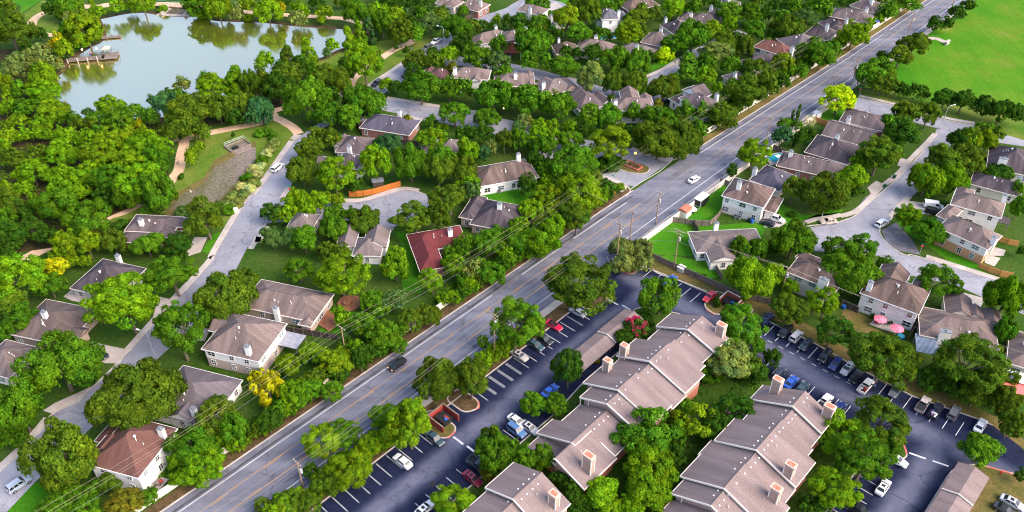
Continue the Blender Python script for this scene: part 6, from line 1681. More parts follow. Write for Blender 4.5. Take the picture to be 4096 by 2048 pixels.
CARS = [
(-94.78,102.04,0.926,'suv','silverblue','pale blue sport utility vehicle parked on the kerb in the bottom left corner'),
(-92.7,137.41,-0.458,'sedan','navyk','dark blue-black sedan parked in driveway on the left street'),
(-69.94,216.09,1.228,'minivan','white','white people carrier parked on the left street by the grass hedge'),
(-47.13,270.93,-2.124,'suv','black','black sport utility vehicle driving toward us on the lakeside street'),
(-37.4,277.74,1.023,'sedan','black','black sedan with red tail lamps parked near the mauve-roofed house'),
(-31.93,300.07,-2.192,'suv','greyd','dark grey sport utility vehicle parked behind the white pickup by the lake street'),
(-29.0,306.06,-2.125,'pickup','white','white pickup parked under the lakeside street lamp'),
(-11.13,283.49,-3.074,'sedan','navyk','dark car parked behind the white house by the rust tree'),
(-0.59,293.31,1.395,'sedan','black','black car in the driveway of the red brick house'),
(-16.2,323.08,-2.265,'sedan','red','red car parked by the pale road near the top edge'),
(86.86,296.31,-0.255,'sedan','silver','silver car among trees left of the reddish-brown roofed house'),
(52.21,258.31,0.0,'sedan','black','black car parked under trees by the purple-roofed white house'),
(64.8,295.19,-2.008,'sedan','white','white car parked at the bend of the tree-lined street'),
(-25.46,134.29,-2.316,'sedan','black','black car with orange headlamps driving down the main road'),
(53.11,209.57,0.773,'sedan','white','white car driving up the main road'),
(69.19,188.0,2.457,'sedan','navyk','dark blue car in the driveway of the white house by the trailer'),
(72.29,189.77,-0.626,'suv','white','white sport utility vehicle with black roof in the right street driveway'),
(86.21,188.6,-2.989,'sedan','tan','tan sedan parked on the outside of the right street bend'),
(100.32,187.68,0.687,'suv','white','white hatchback parked facing up the right street'),
(117.61,195.92,-0.286,'van','white','white panel van parked in a driveway'),
(116.59,193.08,-0.444,'suv','black','black sport utility vehicle parked beside the white panel van'),
(39.41,163.53,0.83,'sedan','blue','bright blue car parked under the lot tree'),
(48.12,157.27,-2.298,'coupe','red','red sports car parked next to brick bin enclosure'),
(15.66,151.65,2.398,'sedan','silver','silver sedan parked under the tree at the lot entrance'),
(9.8,146.95,-0.717,'coupe','redk','red coupe with a black roof parked in the left stalls'),
(7.41,142.35,-0.76,'sedan','black','black car half hidden by the tree in the left stalls'),
(5.32,140.36,-0.726,'sedan','tealk','dark teal car next to the half hidden black car'),
(1.67,137.0,-0.73,'sedan','tansilver','champagne silver sedan parked below the dark teal car'),
(63.39,144.92,-2.316,'minivan','black','black minivan at the upper end of the fence-side stalls'),
(65.46,143.15,0.827,'suv','silver','silver estate car with roof rack in the fence-side stalls'),
(66.95,140.62,-2.331,'sedan','greenk','dark green sedan in the fence-side stalls'),
(70.16,136.69,-2.304,'suv','black','black four-wheel drive beside the blue sedan in the fence-side stalls'),
(71.89,134.44,-2.297,'sedan','navy','navy blue sedan in the fence-side stalls'),
(74.02,132.91,-2.307,'sedan','silver','silver hatchback with sunroof next to the navy sedan'),
(75.16,130.49,-2.325,'sedan','black','black sedan with red lamps under the big oak by the fence'),
(76.39,127.6,0.805,'pickup','white','white pickup with loaded bed and a person beside it'),
(58.3,131.24,0.805,'suv','navyk','dark sport utility vehicle behind the upper brick-capped chimney'),
(60.54,128.77,0.805,'sedan','blue','blue car parked behind the right apartment building'),
(59.8,149.37,0.832,'sedan','tealk','teal car showing between trees near the bin enclosure'),
(60.3,149.37,0.796,'sedan','navy','blue car at the corner of the fence-side stalls'),
(82.36,126.3,-2.304,'suv','greyd','grey sport utility vehicle with ribbed roof rack by the kerb'),
(86.72,122.33,0.855,'pickup','tansilver','champagne pickup with dark bed cover by the lower kerb'),
(88.76,120.59,0.827,'pickup','navyk','dark pickup carrying a heap of junk'),
(92.26,119.99,0.838,'suv','greyd','dark grey estate between the junk pickup and empty stalls'),
(96.41,116.63,0.816,'sedan','white','white sedan at the lower right end of the stalls'),
(66.18,123.09,0.801,'pickup','white','white pickup beside the tall chimney of the right building'),
(68.46,121.03,0.803,'suv','navy','royal blue sport utility vehicle beside the tall chimney'),
(62.38,126.96,0.814,'sedan','tealk','dark teal car at the far end of the right building'),
(71.12,101.35,0.839,'sedan','white','white car sticking out from under the largest lot tree'),
(75.91,107.86,-0.729,'sedan','white','white car under the tree by the red kerb tip'),
(64.56,96.31,-0.74,'pickup','black','black pickup at the bottom edge under the largest lot tree'),
(94.29,97.74,-0.724,'sedan','silver','silver sedan at the right edge of the lower lawn'),
(92.14,96.09,-0.742,'coupe','black','black car with open top beside the silver sedan'),
(-21.58,107.49,2.41,'sedan','white','white sedan parked nose-in in the lower left stalls'),
(-7.61,103.32,-0.753,'sedan','maroon','maroon sedan facing the lower apartment building'),
(-6.56,106.52,-0.768,'pickup','slate','slate grey pickup beside the maroon sedan'),
(-15.62,113.24,-0.757,'sedan','tealk','teal car peeking out beside the red bin enclosure'),
(-16.37,96.42,0.849,'sedan','white','white car under the bush at the bottom of the lot'),
(1.03,117.77,-0.755,'sedan','white','white car behind the blue sport utility vehicle'),
(0.91,115.31,-0.746,'suv','steelblue','steel blue sport utility vehicle with sunroof in the inner stalls'),
(3.67,115.97,-0.744,'sedan','silver','silver car under the inner stall tree'),
(8.15,126.3,0.826,'sedan','blue','blue car with a red lamp next to the dark tree')
]
FENCES = [
(('panel_wall','pale precast panel wall along the left kerb below the side street','wall',[(-91.12,73.19),(-85.69,79.07),(-80.27,84.95),(-74.84,90.83),(-69.42,96.71),(-63.99,102.59),(-58.56,108.47),(-53.14,114.35),(-47.71,120.23),(-42.29,126.11),(-36.86,131.99),(-31.44,137.87),(-26.01,143.75),(-20.59,149.63),(-15.16,155.5),(-9.74,161.38),(-4.31,167.26),(1.11,173.14),(6.54,179.02),(11.96,184.9),(16.03,189.31)],1.9,'panel_white',2.4,'pale panel walls'), {'rail': 'panel_white','thick': 0.14,'wob': 0.01,'gap': 0.05}),
(('panel_wall','pale precast panel wall along the upper main road behind roadside trees','wall',[(60.41,235.45),(66.04,241.14),(71.67,246.82),(77.31,252.51),(82.94,258.2),(88.57,263.89),(94.18,269.6),(99.79,275.3),(105.41,281.01),(111.02,286.71),(116.63,292.42),(122.23,298.14),(127.79,303.9),(133.35,309.65),(138.91,315.41),(144.46,321.17),(150.02,326.93),(155.58,332.68),(161.14,338.44),(166.69,344.2),(172.25,349.95),(177.81,355.71),(183.35,361.48),(188.9,367.25),(194.45,373.01),(200.0,378.78),(204.16,383.1)],2.0,'panel_white',2.4,'pale panel walls'), {'rail': 'panel_white','thick': 0.14,'wob': 0.01,'gap': 0.05}),
(('panel_wall','long cream panel wall between the main road and the trailer yards','wall',[(32.95,177.78),(37.09,182.12),(41.23,186.47),(45.38,190.81),(49.52,195.15),(53.66,199.49),(57.8,203.83),(61.95,208.17),(66.09,212.52),(70.23,216.86),(74.37,221.2),(78.52,225.54),(82.66,229.88),(86.8,234.22),(90.94,238.57),(95.09,242.91),(99.23,247.25),(103.37,251.59),(105.44,253.76)],2.0,'panel_white',2.4,'pale panel walls'), {'rail': 'panel_white','thick': 0.14,'wob': 0.01,'gap': 0.05}),
(('board_fence','bright orange board fence curving round the cul-de-sac corner','fence',[(-46.24,201.56),(-44.04,201.56),(-42.1,201.86),(-39.65,202.68),(-37.25,204.0),(-34.57,205.55),(-32.19,206.9)],1.9,'wood_orange',0.32,'timber fences'), {'rail': 'wood_orange','kind': 'board','gap': 0.025}),
(('board_fence','long weathered fence between the car stalls and the house gardens','fence',[(36.3,172.79),(44.56,166.25),(55.53,157.49),(63.85,154.71),(71.76,151.49)],1.8,'wood_grey',0.36,'timber fences'), {'rail': 'wood_grey','kind': 'board','gap': 0.025}),
(('board_fence','dark weathered fence between the cream house and the parasol house','fence',[(79.53,154.59),(82.51,151.9)],1.8,'wood_dark',0.4,'timber fences'), {'rail': 'wood_grey','kind': 'board','gap': 0.025}),
(('board_fence','leaf-strewn side fence right of the parasol house','fence',[(97.83,151.02),(90.81,142.17)],1.8,'wood_dark',0.4,'timber fences'), {'rail': 'wood_grey','kind': 'board','gap': 0.025}),
(('board_fence','curved grey fence below the enclosed trailer','fence',[(42.79,189.21),(45.57,188.74),(47.26,188.28),(49.71,187.59),(53.59,187.36),(56.18,190.37),(58.19,193.69)],1.8,'wood_grey',0.36,'timber fences'), {'rail': 'wood_grey','kind': 'board','gap': 0.025}),
(('board_fence','short dark fence running down from the curved trailer-yard fence','fence',[(49.04,187.59),(49.9,183.95)],1.8,'wood_dark',0.4,'timber fences'), {'rail': 'wood_grey','kind': 'board','gap': 0.025}),
(('board_fence','brown fence joining the panel wall above the enclosed trailer','fence',[(60.49,208.53),(61.78,207.74),(63.52,205.65)],1.8,'wood_grey',0.4,'timber fences'), {'rail': 'wood_grey','kind': 'board','gap': 0.025}),
(('board_fence','dark open-slat fence beside the low house with the corner porch','fence',[(51.19,170.76),(52.5,164.37)],1.7,'wood_grey',0.5,'timber fences'), {'rail': 'wood_grey','kind': 'board','gap': 0.025}),
(('board_fence','dark weathered fence behind the white house with the patio cover','fence',[(-52.68,145.5),(-48.32,144.49),(-43.99,143.49),(-39.93,142.5)],1.8,'wood_dark',0.4,'timber fences'), {'rail': 'wood_grey','kind': 'board','gap': 0.025}),
(('board_fence','honey brown fence beside the cream and orange brick house patio','fence',[(118.65,169.14),(120.48,167.53),(122.78,165.94),(125.33,164.96)],1.8,'wood_honey',0.34,'timber fences'), {'rail': 'wood_honey','kind': 'board','gap': 0.025}),
(('board_fence','honey fence at the right edge behind the broken brick patio','fence',[(128.78,180.41),(130.81,179.1),(133.03,178.24)],1.7,'wood_honey',0.4,'timber fences'), {'rail': 'wood_honey','kind': 'board','gap': 0.025}),
(('board_fence','brown fence under the lime yellow tree garden','fence',[(98.35,244.92),(100.69,242.96),(102.95,240.83)],1.8,'wood_honey',0.5,'timber fences'), {'rail': 'wood_honey','kind': 'board','gap': 0.025}),
(('board_fence','brown garden fence behind the half-hidden small roofs','fence',[(-34.71,230.56),(-31.87,229.95),(-28.88,229.35)],1.8,'wood_dark',0.5,'timber fences'), {'rail': 'wood_grey','kind': 'board','gap': 0.025}),
(('board_fence','dark plank fence by the brick house at the top edge','fence',[(-18.62,328.24),(-15.11,330.77),(-11.18,334.36)],1.8,'wood_dark',0.6,'timber fences'), {'rail': 'wood_grey','kind': 'board','gap': 0.025}),
(('board_fence','dark fence left of the small swimming pool','fence',[(80.29,227.56),(82.54,225.5),(83.62,223.75)],1.8,'wood_dark',0.5,'timber fences'), {'rail': 'wood_grey','kind': 'board','gap': 0.025}),
(('board_fence','leaning panel fence left of the stained double gable house','fence',[(4.76,198.07),(6.22,201.06),(7.08,201.56)],1.8,'wood_dark',0.5,'timber fences'), {'rail': 'wood_grey','kind': 'board','gap': 0.025})
]
POLES = [
('L1',-37.42,137.33,9.0,'pole rising from bushes beside the dark weathered fence',1,0),
('L2',17.98,192.26,9.0,'leaning pole with bent crossarms among the roadside trees',2,0),
('L3',82.21,263.24,9.0,'pole with flat crossarm above roadside trees near the purple-roofed white house',1,0),
('L4',120.96,300.91,9.0,'pole in front of the reddish-brown roofed house',1,0),
('L5',159.6,339.07,9.0,'pole at the top of the left roadside',1,0),
('R1',-39.99,101.25,8.27,'pole with transformer beside the lower left trees',1,1),
('R2',-3.92,136.23,13.89,'tall double pole beside the parking lot tree',2,1),
('R3',26.59,169.74,13.5,'pole standing at the lot entrance island',2,1),
('R4',31.18,180.41,9.58,'slim pole behind the lot entrance pole',1,0),
('R5',39.19,188.28,10.29,'pole outside the trailer-yard wall with a guy wire',1,1),
('R6',77.99,227.56,11.23,'pole between the bright green wall tree and main road',1,0),
('R7',117.09,267.88,10.81,'leaning pole at the park road corner',1,1),
('R8',153.75,313.48,9.0,'pole beside the road above the curved field path',1,1),
('R9',180.8,338.75,9.0,'farthest pole on the field side of the road',1,0),
('S1',41.17,168.81,12.1,'pole with transformer and lamp in the yard corner',2,1),
('S2',65.76,158.27,9.0,'pole leaning beside the cream house',1,1),
('S3',111.3,127.62,9.0,'pole off the right edge',1,0),
('L0',-85.15,83.4,11.5,'pole beyond the bottom edge carrying the roadside wires',1,0),
('R0',-67.12,71.85,12.0,'pole beyond the bottom edge beside the lot',1,0)
]
LINES = [
('wires along the left side of the main road',['L0','L1','L2','L3','L4','L5']),
('wires along the right side of the main road over the lot trees',['R0','R1','R2','R3','R5','R6','R7','R8','R9']),
('wires crossing the main road at the lot entrance',['L2','R4','R5']),
('wires over the gardens beside the lower lot',['R3','S1','S2','S3'])
]
ROAD_PATCHES = [
(218.0,-105.9,3.6,3.2),
(208.2,-106.2,3.6,3.4),
(192.8,-108.9,15,1.8),
(142.2,-111.0,5,1.3),
(331.5,-106.1,6,4),
(121.0,-111.3,6,1.0),
(280.4,-103.8,5,3),
(117.7,-110.8,9,1.0)
]
STOP_BARS = [
[(32.38,208.79),(36.16,212.97)],
[(33.66,208.0),(37.77,212.65)],
[(34.24,205.39),(37.69,209.06),(43.68,214.72),(48.35,220.76)],
[(41.07,216.26),(45.36,220.87)]
]
SMALL = [
('simple',('pier','timber pier with railings and pale posts reaching into the pond','pier',-162.19,289.71,0.205,[('deck','wood_grey',[(6.196289693890887,0,0.55,12.392579387781774,3.0,0.25),(14.23022252668746,0.8,0.55,5.675286277811369,5.6,0.25)]),('railing','wood_dark',[('t',[(0.0,-1.5,0.8),(0.0,-1.5,1.9)],0.06),('t',[(0.0,1.5,0.8),(0.0,1.5,1.9)],0.06),('t',[(2.2,-1.5,0.8),(2.2,-1.5,1.9)],0.06),('t',[(2.2,1.5,0.8),(2.2,1.5,1.9)],0.06),('t',[(4.4,-1.5,0.8),(4.4,-1.5,1.9)],0.06),('t',[(4.4,1.5,0.8),(4.4,1.5,1.9)],0.06),('t',[(6.6000000000000005,-1.5,0.8),(6.6000000000000005,-1.5,1.9)],0.06),('t',[(6.6000000000000005,1.5,0.8),(6.6000000000000005,1.5,1.9)],0.06),('t',[(8.8,-1.5,0.8),(8.8,-1.5,1.9)],0.06),('t',[(8.8,1.5,0.8),(8.8,1.5,1.9)],0.06),('t',[(11.0,-1.5,0.8),(11.0,-1.5,1.9)],0.06),('t',[(11.0,1.5,0.8),(11.0,1.5,1.9)],0.06),('t',[(0,-1.5,1.88),(12.392579387781774,-1.5,1.88)],0.05),('t',[(0,1.5,1.88),(12.392579387781774,1.5,1.88)],0.05),('t',[(0,-1.5,1.4),(12.392579387781774,-1.5,1.4)],0.03),('t',[(0,1.5,1.4),(12.392579387781774,1.5,1.4)],0.03),('t',[(17.067865665593143,-2.0,1.85),(17.067865665593143,3.5,1.85)],0.05),('t',[(12.392579387781774,-2.0,1.85),(17.067865665593143,-2.0,1.85)],0.05),('t',[(12.392579387781774,3.5,1.85),(17.067865665593143,3.5,1.85)],0.05)]),('post','concrete',[(0.0,-1.7,-0.3,0.28,0.28,2.1),(3.4,-1.7,-0.3,0.28,0.28,2.1),(6.8,-1.7,-0.3,0.28,0.28,2.1),(10.2,-1.7,-0.3,0.28,0.28,2.1)])])),
('simple',('gazebo','small white-roofed gazebo at the head of the pier','gazebo',-149.92,294.8,0.205,[('roof','concrete',[(0,0,3.0,3.2,3.2,0.1,0),(0,0,3.1,3.1,3.1,0.8,0,0.08)]),('post','wood_dark',[(-1.4,-1.4,0.8,0.12,0.12,2.2),(-1.4,1.4,0.8,0.12,0.12,2.2),(1.4,-1.4,0.8,0.12,0.12,2.2),(1.4,1.4,0.8,0.12,0.12,2.2)])],0.0)),
('simple',('dock','low timber dock behind the pier','dock',-158.14,309.91,0.206,[('deck','wood_grey',[(3.6307590482110825,0,0.35,7.261518096422165,2.2,0.2)]),('post','wood_dark',[(2,-1.0,-0.2,0.2,0.2,1.2),(2,1.0,-0.2,0.2,0.2,1.2),(3.6307590482110825,-1.0,-0.2,0.2,0.2,1.2),(3.6307590482110825,1.0,-0.2,0.2,0.2,1.2),(6.861518096422165,-1.0,-0.2,0.2,0.2,1.2),(6.861518096422165,1.0,-0.2,0.2,0.2,1.2)])])),
('globe_lamp',(-157.59,292.53,3.2,'lit globe lamp left on the pier','lamp_lit','wood_dark',0.34)),
('globe_lamp',(-152.64,293.39,3.2,'lit globe lamp right on the pier','lamp_lit','wood_dark',0.34)),
('simple',('spillway','pale concrete spillway apron at the far end of the pond','spillway',-136.84,336.44,-0.122,[('apron','concrete',[(0,0,0,15,9,0.5,0,0.85)]),('channel','gravel',[(0,-0.5,0.46,7,6,0.1)]),('side_wall','concrete',[(-5,0,0.3,0.6,9,0.9),(5,0,0.3,0.6,9,0.9)])])),
('simple',('footbridge','footbridge with teal railings over the spillway','footbridge',-147.55,341.69,-0.177,[('deck','trail',[(7.603005858637474,0,1.0,15.206011717274947,2.6,0.3)]),('railing','teal',[('t',[(0.0,-1.3,1.3),(0.0,-1.3,2.4)],0.05),('t',[(0.0,1.3,1.3),(0.0,1.3,2.4)],0.05),('t',[(2.5,-1.3,1.3),(2.5,-1.3,2.4)],0.05),('t',[(2.5,1.3,1.3),(2.5,1.3,2.4)],0.05),('t',[(5.0,-1.3,1.3),(5.0,-1.3,2.4)],0.05),('t',[(5.0,1.3,1.3),(5.0,1.3,2.4)],0.05),('t',[(7.5,-1.3,1.3),(7.5,-1.3,2.4)],0.05),('t',[(7.5,1.3,1.3),(7.5,1.3,2.4)],0.05),('t',[(10.0,-1.3,1.3),(10.0,-1.3,2.4)],0.05),('t',[(10.0,1.3,1.3),(10.0,1.3,2.4)],0.05),('t',[(12.5,-1.3,1.3),(12.5,-1.3,2.4)],0.05),('t',[(12.5,1.3,1.3),(12.5,1.3,2.4)],0.05),('t',[(15.0,-1.3,1.3),(15.0,-1.3,2.4)],0.05),('t',[(15.0,1.3,1.3),(15.0,1.3,2.4)],0.05),('t',[(0,-1.3,2.4),(15.206011717274947,-1.3,2.4)],0.06),('t',[(0,1.3,2.4),(15.206011717274947,1.3,2.4)],0.06)]),('pier_support','concrete',[(10.644208202092463,0,0,0.6,2.4,1.0)])])),
('simple',('drainage_basin','concrete drainage basin with pale pipe railing in the park lawn','basin',-85.07,229.35,0.749,[('wall','wood_grey',[(0,2.2,0,6.661775436219674,0.3,0.55),(0,-2.2,0,6.661775436219674,0.3,0.55),(-3.330887718109837,0,0,0.3,4.4,0.55),(3.330887718109837,0,0,0.3,4.4,0.55)]),('apron','wood_grey',[(0,-3.2,0,5.995597892597707,2.0,0.2,0,0.8)]),('basin_floor','gravel',[(0,0,0.02,6.361775436219674,4.2,0.06)]),('grate','black_plastic',[(-1.2,-0.6,0.08,1.8,1.3,0.5)]),('railing','galv',[('t',[(-3.330887718109837,2.2,1.6),(3.330887718109837,2.2,1.6)],0.05),('t',[(-3.330887718109837,2.2,1.1),(3.330887718109837,2.2,1.1)],0.05),('t',[(3.330887718109837,2.2,1.6),(3.330887718109837,-2.2,1.6)],0.05),('t',[(-3.330887718109837,2.2,1.6),(-3.330887718109837,-2.2,1.6)],0.05),('t',[(-3.330887718109837,2.2,0.5),(-3.330887718109837,2.2,1.6)],0.05),('t',[(-1.6654438590549185,2.2,0.5),(-1.6654438590549185,2.2,1.6)],0.05),('t',[(0.0,2.2,0.5),(0.0,2.2,1.6)],0.05),('t',[(1.6654438590549185,2.2,0.5),(1.6654438590549185,2.2,1.6)],0.05),('t',[(3.330887718109837,2.2,0.5),(3.330887718109837,2.2,1.6)],0.05)])])),
('simple',('stump_outlet','stub of pipe in a small timber frame beside the gravel strip','outlet',-92.43,203.85,0.4,[('frame','wood_grey',[(0,0,0,2.6,0.15,0.2),(-0.9,-0.6,0,0.15,1.6,0.2),(0.9,-0.6,0,0.15,1.6,0.2)]),('pipe','concrete',[('t',[(0.2,-0.2,0),(0.2,-0.2,0.7)],0.3)])])),
('simple',('marker_post','left white post by the park trail','post',-58.69,261.43,0.2,[('post','white_trim',[(0,0,0,0.55,0.55,2.9)]),('cap','concrete',[(0,0,2.9,0.7,0.7,0.15)])])),
('simple',('marker_post','middle white post by the park trail','post',-58.11,262.52,0.2,[('post','white_trim',[(0,0,0,0.55,0.55,2.9)]),('cap','concrete',[(0,0,2.9,0.7,0.7,0.15)])])),
('simple',('marker_post','right white post by the park trail','post',-57.27,263.61,0.2,[('post','white_trim',[(0,0,0,0.55,0.55,2.9)]),('cap','concrete',[(0,0,2.9,0.7,0.7,0.15)])])),
('simple',('utility_cabinet','white utility cabinet on the left street verge','cabinet',-76.5,193.69,0.4,[('cabinet_body','white_paint',[(0,0,0,1.1,0.8,1.5)]),('door','white_trim',[(0,-0.42,0.12,0.95,0.04,1.25)])])),
('simple',('transformer_box','pale green transformer box on the lot verge','transformer box',42.82,167.73,-0.7452555906015788,[('box_body','galv',[(0,0,0.1,1.7,1.5,1.35)]),('lid','white_trim',[(0,0,1.45,1.8,1.6,0.1)])])),
('simple',('bin_enclosure','red painted bin enclosure on the left lot island','enclosure',-14.22,118.28,-0.7452555906015788,[('enclosure_wall','red_paint',[(0,-2.2,0,4.6,0.22,1.9),(0,2.2,0,4.6,0.22,1.9),(-2.3,0,0,0.22,4.16,1.9)]),('wall_coping','wood_grey',[(0,-2.2,1.9,4.659999999999999,0.28,0.07),(0,2.2,1.9,4.659999999999999,0.28,0.07),(-2.3,0,1.9,0.28,4.22,0.07)])])),
('simple',('dumpster','dark steel dumpster inside the red bin enclosure','dumpster',-14.22,118.28,-0.7452555906015788,[('bin_body','black_plastic',[(0,0.1,0.15,2.852,2.4200000000000004,1.15)]),('rubbish','blue_plastic',[(0.828,-0.1,1.2,0.6,0.5,0.35)]),('lid','red_paint',[(0.5519999999999999,0.45,1.3,1.38,0.5,0.08)])])),
('simple',('bin_enclosure','brick bin enclosure beside the red sports car','enclosure',52.43,154.77,-0.7452555906015788,[('enclosure_wall','brick_enclosure',[(0,2.3,0,4.2,0.22,1.9),(-2.1,0,0,0.22,4.359999999999999,1.9),(2.1,0,0,0.22,4.359999999999999,1.9)]),('wall_coping','trim',[(0,2.3,1.9,4.26,0.28,0.07),(-2.1,0,1.9,0.28,4.419999999999999,0.07),(2.1,0,1.9,0.28,4.419999999999999,0.07)])])),
('simple',('dumpster','dark steel dumpster inside the brick bin enclosure','dumpster',52.43,154.77,-0.7452555906015788,[('bin_body','black_plastic',[(0,0.1,0.15,2.604,2.53,1.15)]),('rubbish','blue_plastic',[(0.756,-0.1,1.2,0.6,0.5,0.35)]),('lid','black_plastic',[(0.504,0.45,1.3,1.26,0.5,0.08)])])),
('simple',('enclosed_trailer','black and white enclosed trailer on the lawn','trailer',53.09,197.79,0.846,[('trailer_body','black_plastic',[(0,0,0.55,4.4,2.2,1.9)]),('roof','white_paint',[(0,0,2.45,4.5,2.3,0.12)]),('rear_frame','galv',[(-2.2,-1.05,0.5,0.12,0.14,2.0),(-2.2,1.05,0.5,0.12,0.14,2.0),(-2.2,0,0.45,0.12,2.2,0.16)]),('wheel','tyre',[('t',[(-0.4,-1.0,0.36),(-0.4,-1.25,0.36)],0.36),('t',[(-0.4,1.0,0.36),(-0.4,1.25,0.36)],0.36),('t',[(0.45,-1.0,0.36),(0.45,-1.25,0.36)],0.36),('t',[(0.45,1.0,0.36),(0.45,1.25,0.36)],0.36)]),('tow_bar','galv',[(2.9,0,0.5,1.3,0.12,0.1)])])),
('simple',('garden_shed','white garden shed with brick red barrel roof','shed',47.62,192.26,0.876,[('wall','white_paint',[(0,0,0,3.0,2.5,2.0)]),('roof','shed_red',[(0,0,2.0,3.2,2.7,0.35),(0,0,2.35,3.2,2.1,0.3),(0,0,2.65,3.2,1.1,0.18)]),('door','wall_cream',[(-1.52,0,0.1,0.05,1.1,1.75)])])),
('simple',('utility_trailer','small white utility trailer beside the shed','trailer',49.9,194.03,0.3,[('trailer_bed','white_paint',[(0,0,0.5,2.4,1.5,0.5)]),('wheel','tyre',[('t',[(0,0.8,0.3),(0,0.95,0.3)],0.3),('t',[(0,-0.95,0.3),(0,-0.8,0.3)],0.3)]),('tow_bar','galv',[(1.7,0,0.5,1.4,0.1,0.08)])])),
('bin_',(112.19,211.19,0.6,'green_plastic','green wheelie bin under the round street tree','wheelie bins')),
('bin_',(107.66,206.17,0.6,'green_plastic','green wheelie bin at the kerb by the driveway patch','wheelie bins')),
('bin_',(106.87,194.41,0.6,'green_plastic','green wheelie bin across from the tan sedan','wheelie bins')),
('bin_',(64.79,189.21,0.6,'black_plastic','black bin beside the white house by the trailer','wheelie bins')),
('bin_',(65.42,188.74,0.6,'blue_plastic','blue bin beside the white house by the trailer','wheelie bins')),
('bin_',(79.56,153.51,0.6,'blue_plastic','blue bin at the garden fence by the cream house','wheelie bins')),
('bin_',(20.91,263.61,0.6,'blue_plastic','blue bin at the corner of a grey tan house','wheelie bins')),
('simple',('air_conditioner','left pale air conditioner at the white house wall','air conditioner',61.37,191.08,0.5,[('case','grey_metal',[(0,0,0,0.9,0.9,0.85)]),('fan_grille','black_plastic',[('t',[(0,0,0.85),(0,0,0.9)],0.36)])])),
('simple',('air_conditioner','right grey air conditioner at the white house wall','air conditioner',62.29,190.61,0.5,[('case','grey_metal',[(0,0,0,0.9,0.9,0.85)]),('fan_grille','black_plastic',[('t',[(0,0,0.85),(0,0,0.9)],0.36)])])),
('simple',('air_conditioner','round air conditioner on the back lawn of the long house','air conditioner',-3.73,203.59,0.5,[('case','grey_metal',[(0,0,0,0.9,0.9,0.85)]),('fan_grille','black_plastic',[('t',[(0,0,0.85),(0,0,0.9)],0.36)])])),
('parasol',(86.0,147.6,'larger pink parasol over the patio table')),
('parasol',(88.79,144.37,'smaller pink parasol below the house corner')),
('simple',('garden_table','patio table under the larger pink parasol','table',86.48,147.88,0.2,[('table_top','wood_grey',[('t',[(0,0,0.7),(0,0,0.76)],0.6)]),('leg','black_plastic',[('t',[(-0.35,-0.35,0),(-0.35,-0.35,0.7)],0.03),('t',[(-0.35,0.35,0),(-0.35,0.35,0.7)],0.03),('t',[(0.35,-0.35,0),(0.35,-0.35,0.7)],0.03),('t',[(0.35,0.35,0),(0.35,0.35,0.7)],0.03)])])),
('simple',('garden_table','round patio table on the square patio by the chestnut-roofed house','table',-68.16,102.45,0.2,[('table_top','wood_grey',[('t',[(0,0,0.7),(0,0,0.76)],0.6)]),('leg','black_plastic',[('t',[(-0.35,-0.35,0),(-0.35,-0.35,0.7)],0.03),('t',[(-0.35,0.35,0),(-0.35,0.35,0.7)],0.03),('t',[(0.35,-0.35,0),(0.35,-0.35,0.7)],0.03),('t',[(0.35,0.35,0),(0.35,0.35,0.7)],0.03)])])),
('simple',('garden_chair','red patio chair left of the parasol table','chair',85.54,148.23,0.5,[('seat','sign_red',[(0,0,0.42,0.5,0.5,0.06)]),('back','sign_red',[(-0.24,0,0.48,0.05,0.5,0.5)]),('leg','sign_red',[(-0.2,-0.2,0,0.04,0.04,0.42),(-0.2,0.2,0,0.04,0.04,0.42),(0.2,-0.2,0,0.04,0.04,0.42),(0.2,0.2,0,0.04,0.04,0.42)])])),
('simple',('kettle_grill','dark red kettle grill on the square patio','grill',-67.62,102.58,0,[('bowl','red_paint',[('b',(0,0,0.85),0.42)]),('leg','black_plastic',[('t',[(0.35,0,0),(0,0,0.7)],0.03),('t',[(-0.2,0.3,0),(0,0,0.7)],0.03),('t',[(-0.2,-0.3,0),(0,0,0.7)],0.03)])])),
('simple',('kettle_grill','black grill beside the parasol house wall','grill',88.61,147.57,0.5,[('bowl','black_plastic',[(0,0,0.7,1.1,0.6,0.45)]),('leg','black_plastic',[(-0.4,-0.2,0,0.06,0.06,0.7),(-0.4,0.2,0,0.06,0.06,0.7),(0.4,-0.2,0,0.06,0.06,0.7),(0.4,0.2,0,0.06,0.06,0.7)])])),
('simple',('kiddie_pool','round blue paddling pool below the smaller parasol','paddling pool',89.86,143.65,0,[('basin','blue_plastic',[('t',[(0,0,0),(0,0,0.4)],0.9)]),('water','pool_water',[('t',[(0,0,0.4),(0,0,0.42)],0.8)])])),
('simple',('swimming_pool','small turquoise swimming pool with white float','swimming pool',80.61,222.59,0.4,[('basin','concrete',[(0,0,0.05,6.4,4.4,0.14)]),('water','pool_water',[(0,0,0.1,5.6,3.6,0.12)]),('float','white_paint',[(0.6,0.3,0.22,1.6,1.3,0.15)])])),
('simple',('swimming_pool','turquoise pool behind the pale blue roofed house','swimming pool',36.28,311.33,0.2,[('basin','concrete',[(0,0,0.05,8,5,0.14)]),('water','pool_water',[(0,0,0.1,7.2,4.2,0.12)])])),
('simple',('patio_cover','weathered grey patio cover beside the white house','patio cover',-50.04,139.83,-0.297,[('post','wood_grey',[(-2.5999999999999996,-2.0999999999999996,0,0.14,0.14,2.7),(-2.5999999999999996,2.0999999999999996,0,0.14,0.14,2.7),(2.5999999999999996,-2.0999999999999996,0,0.14,0.14,2.7),(2.5999999999999996,2.0999999999999996,0,0.14,0.14,2.7)]),('roof_panel','steel_roof',[(0,0,2.7,5.6,4.6,0.12)])])),
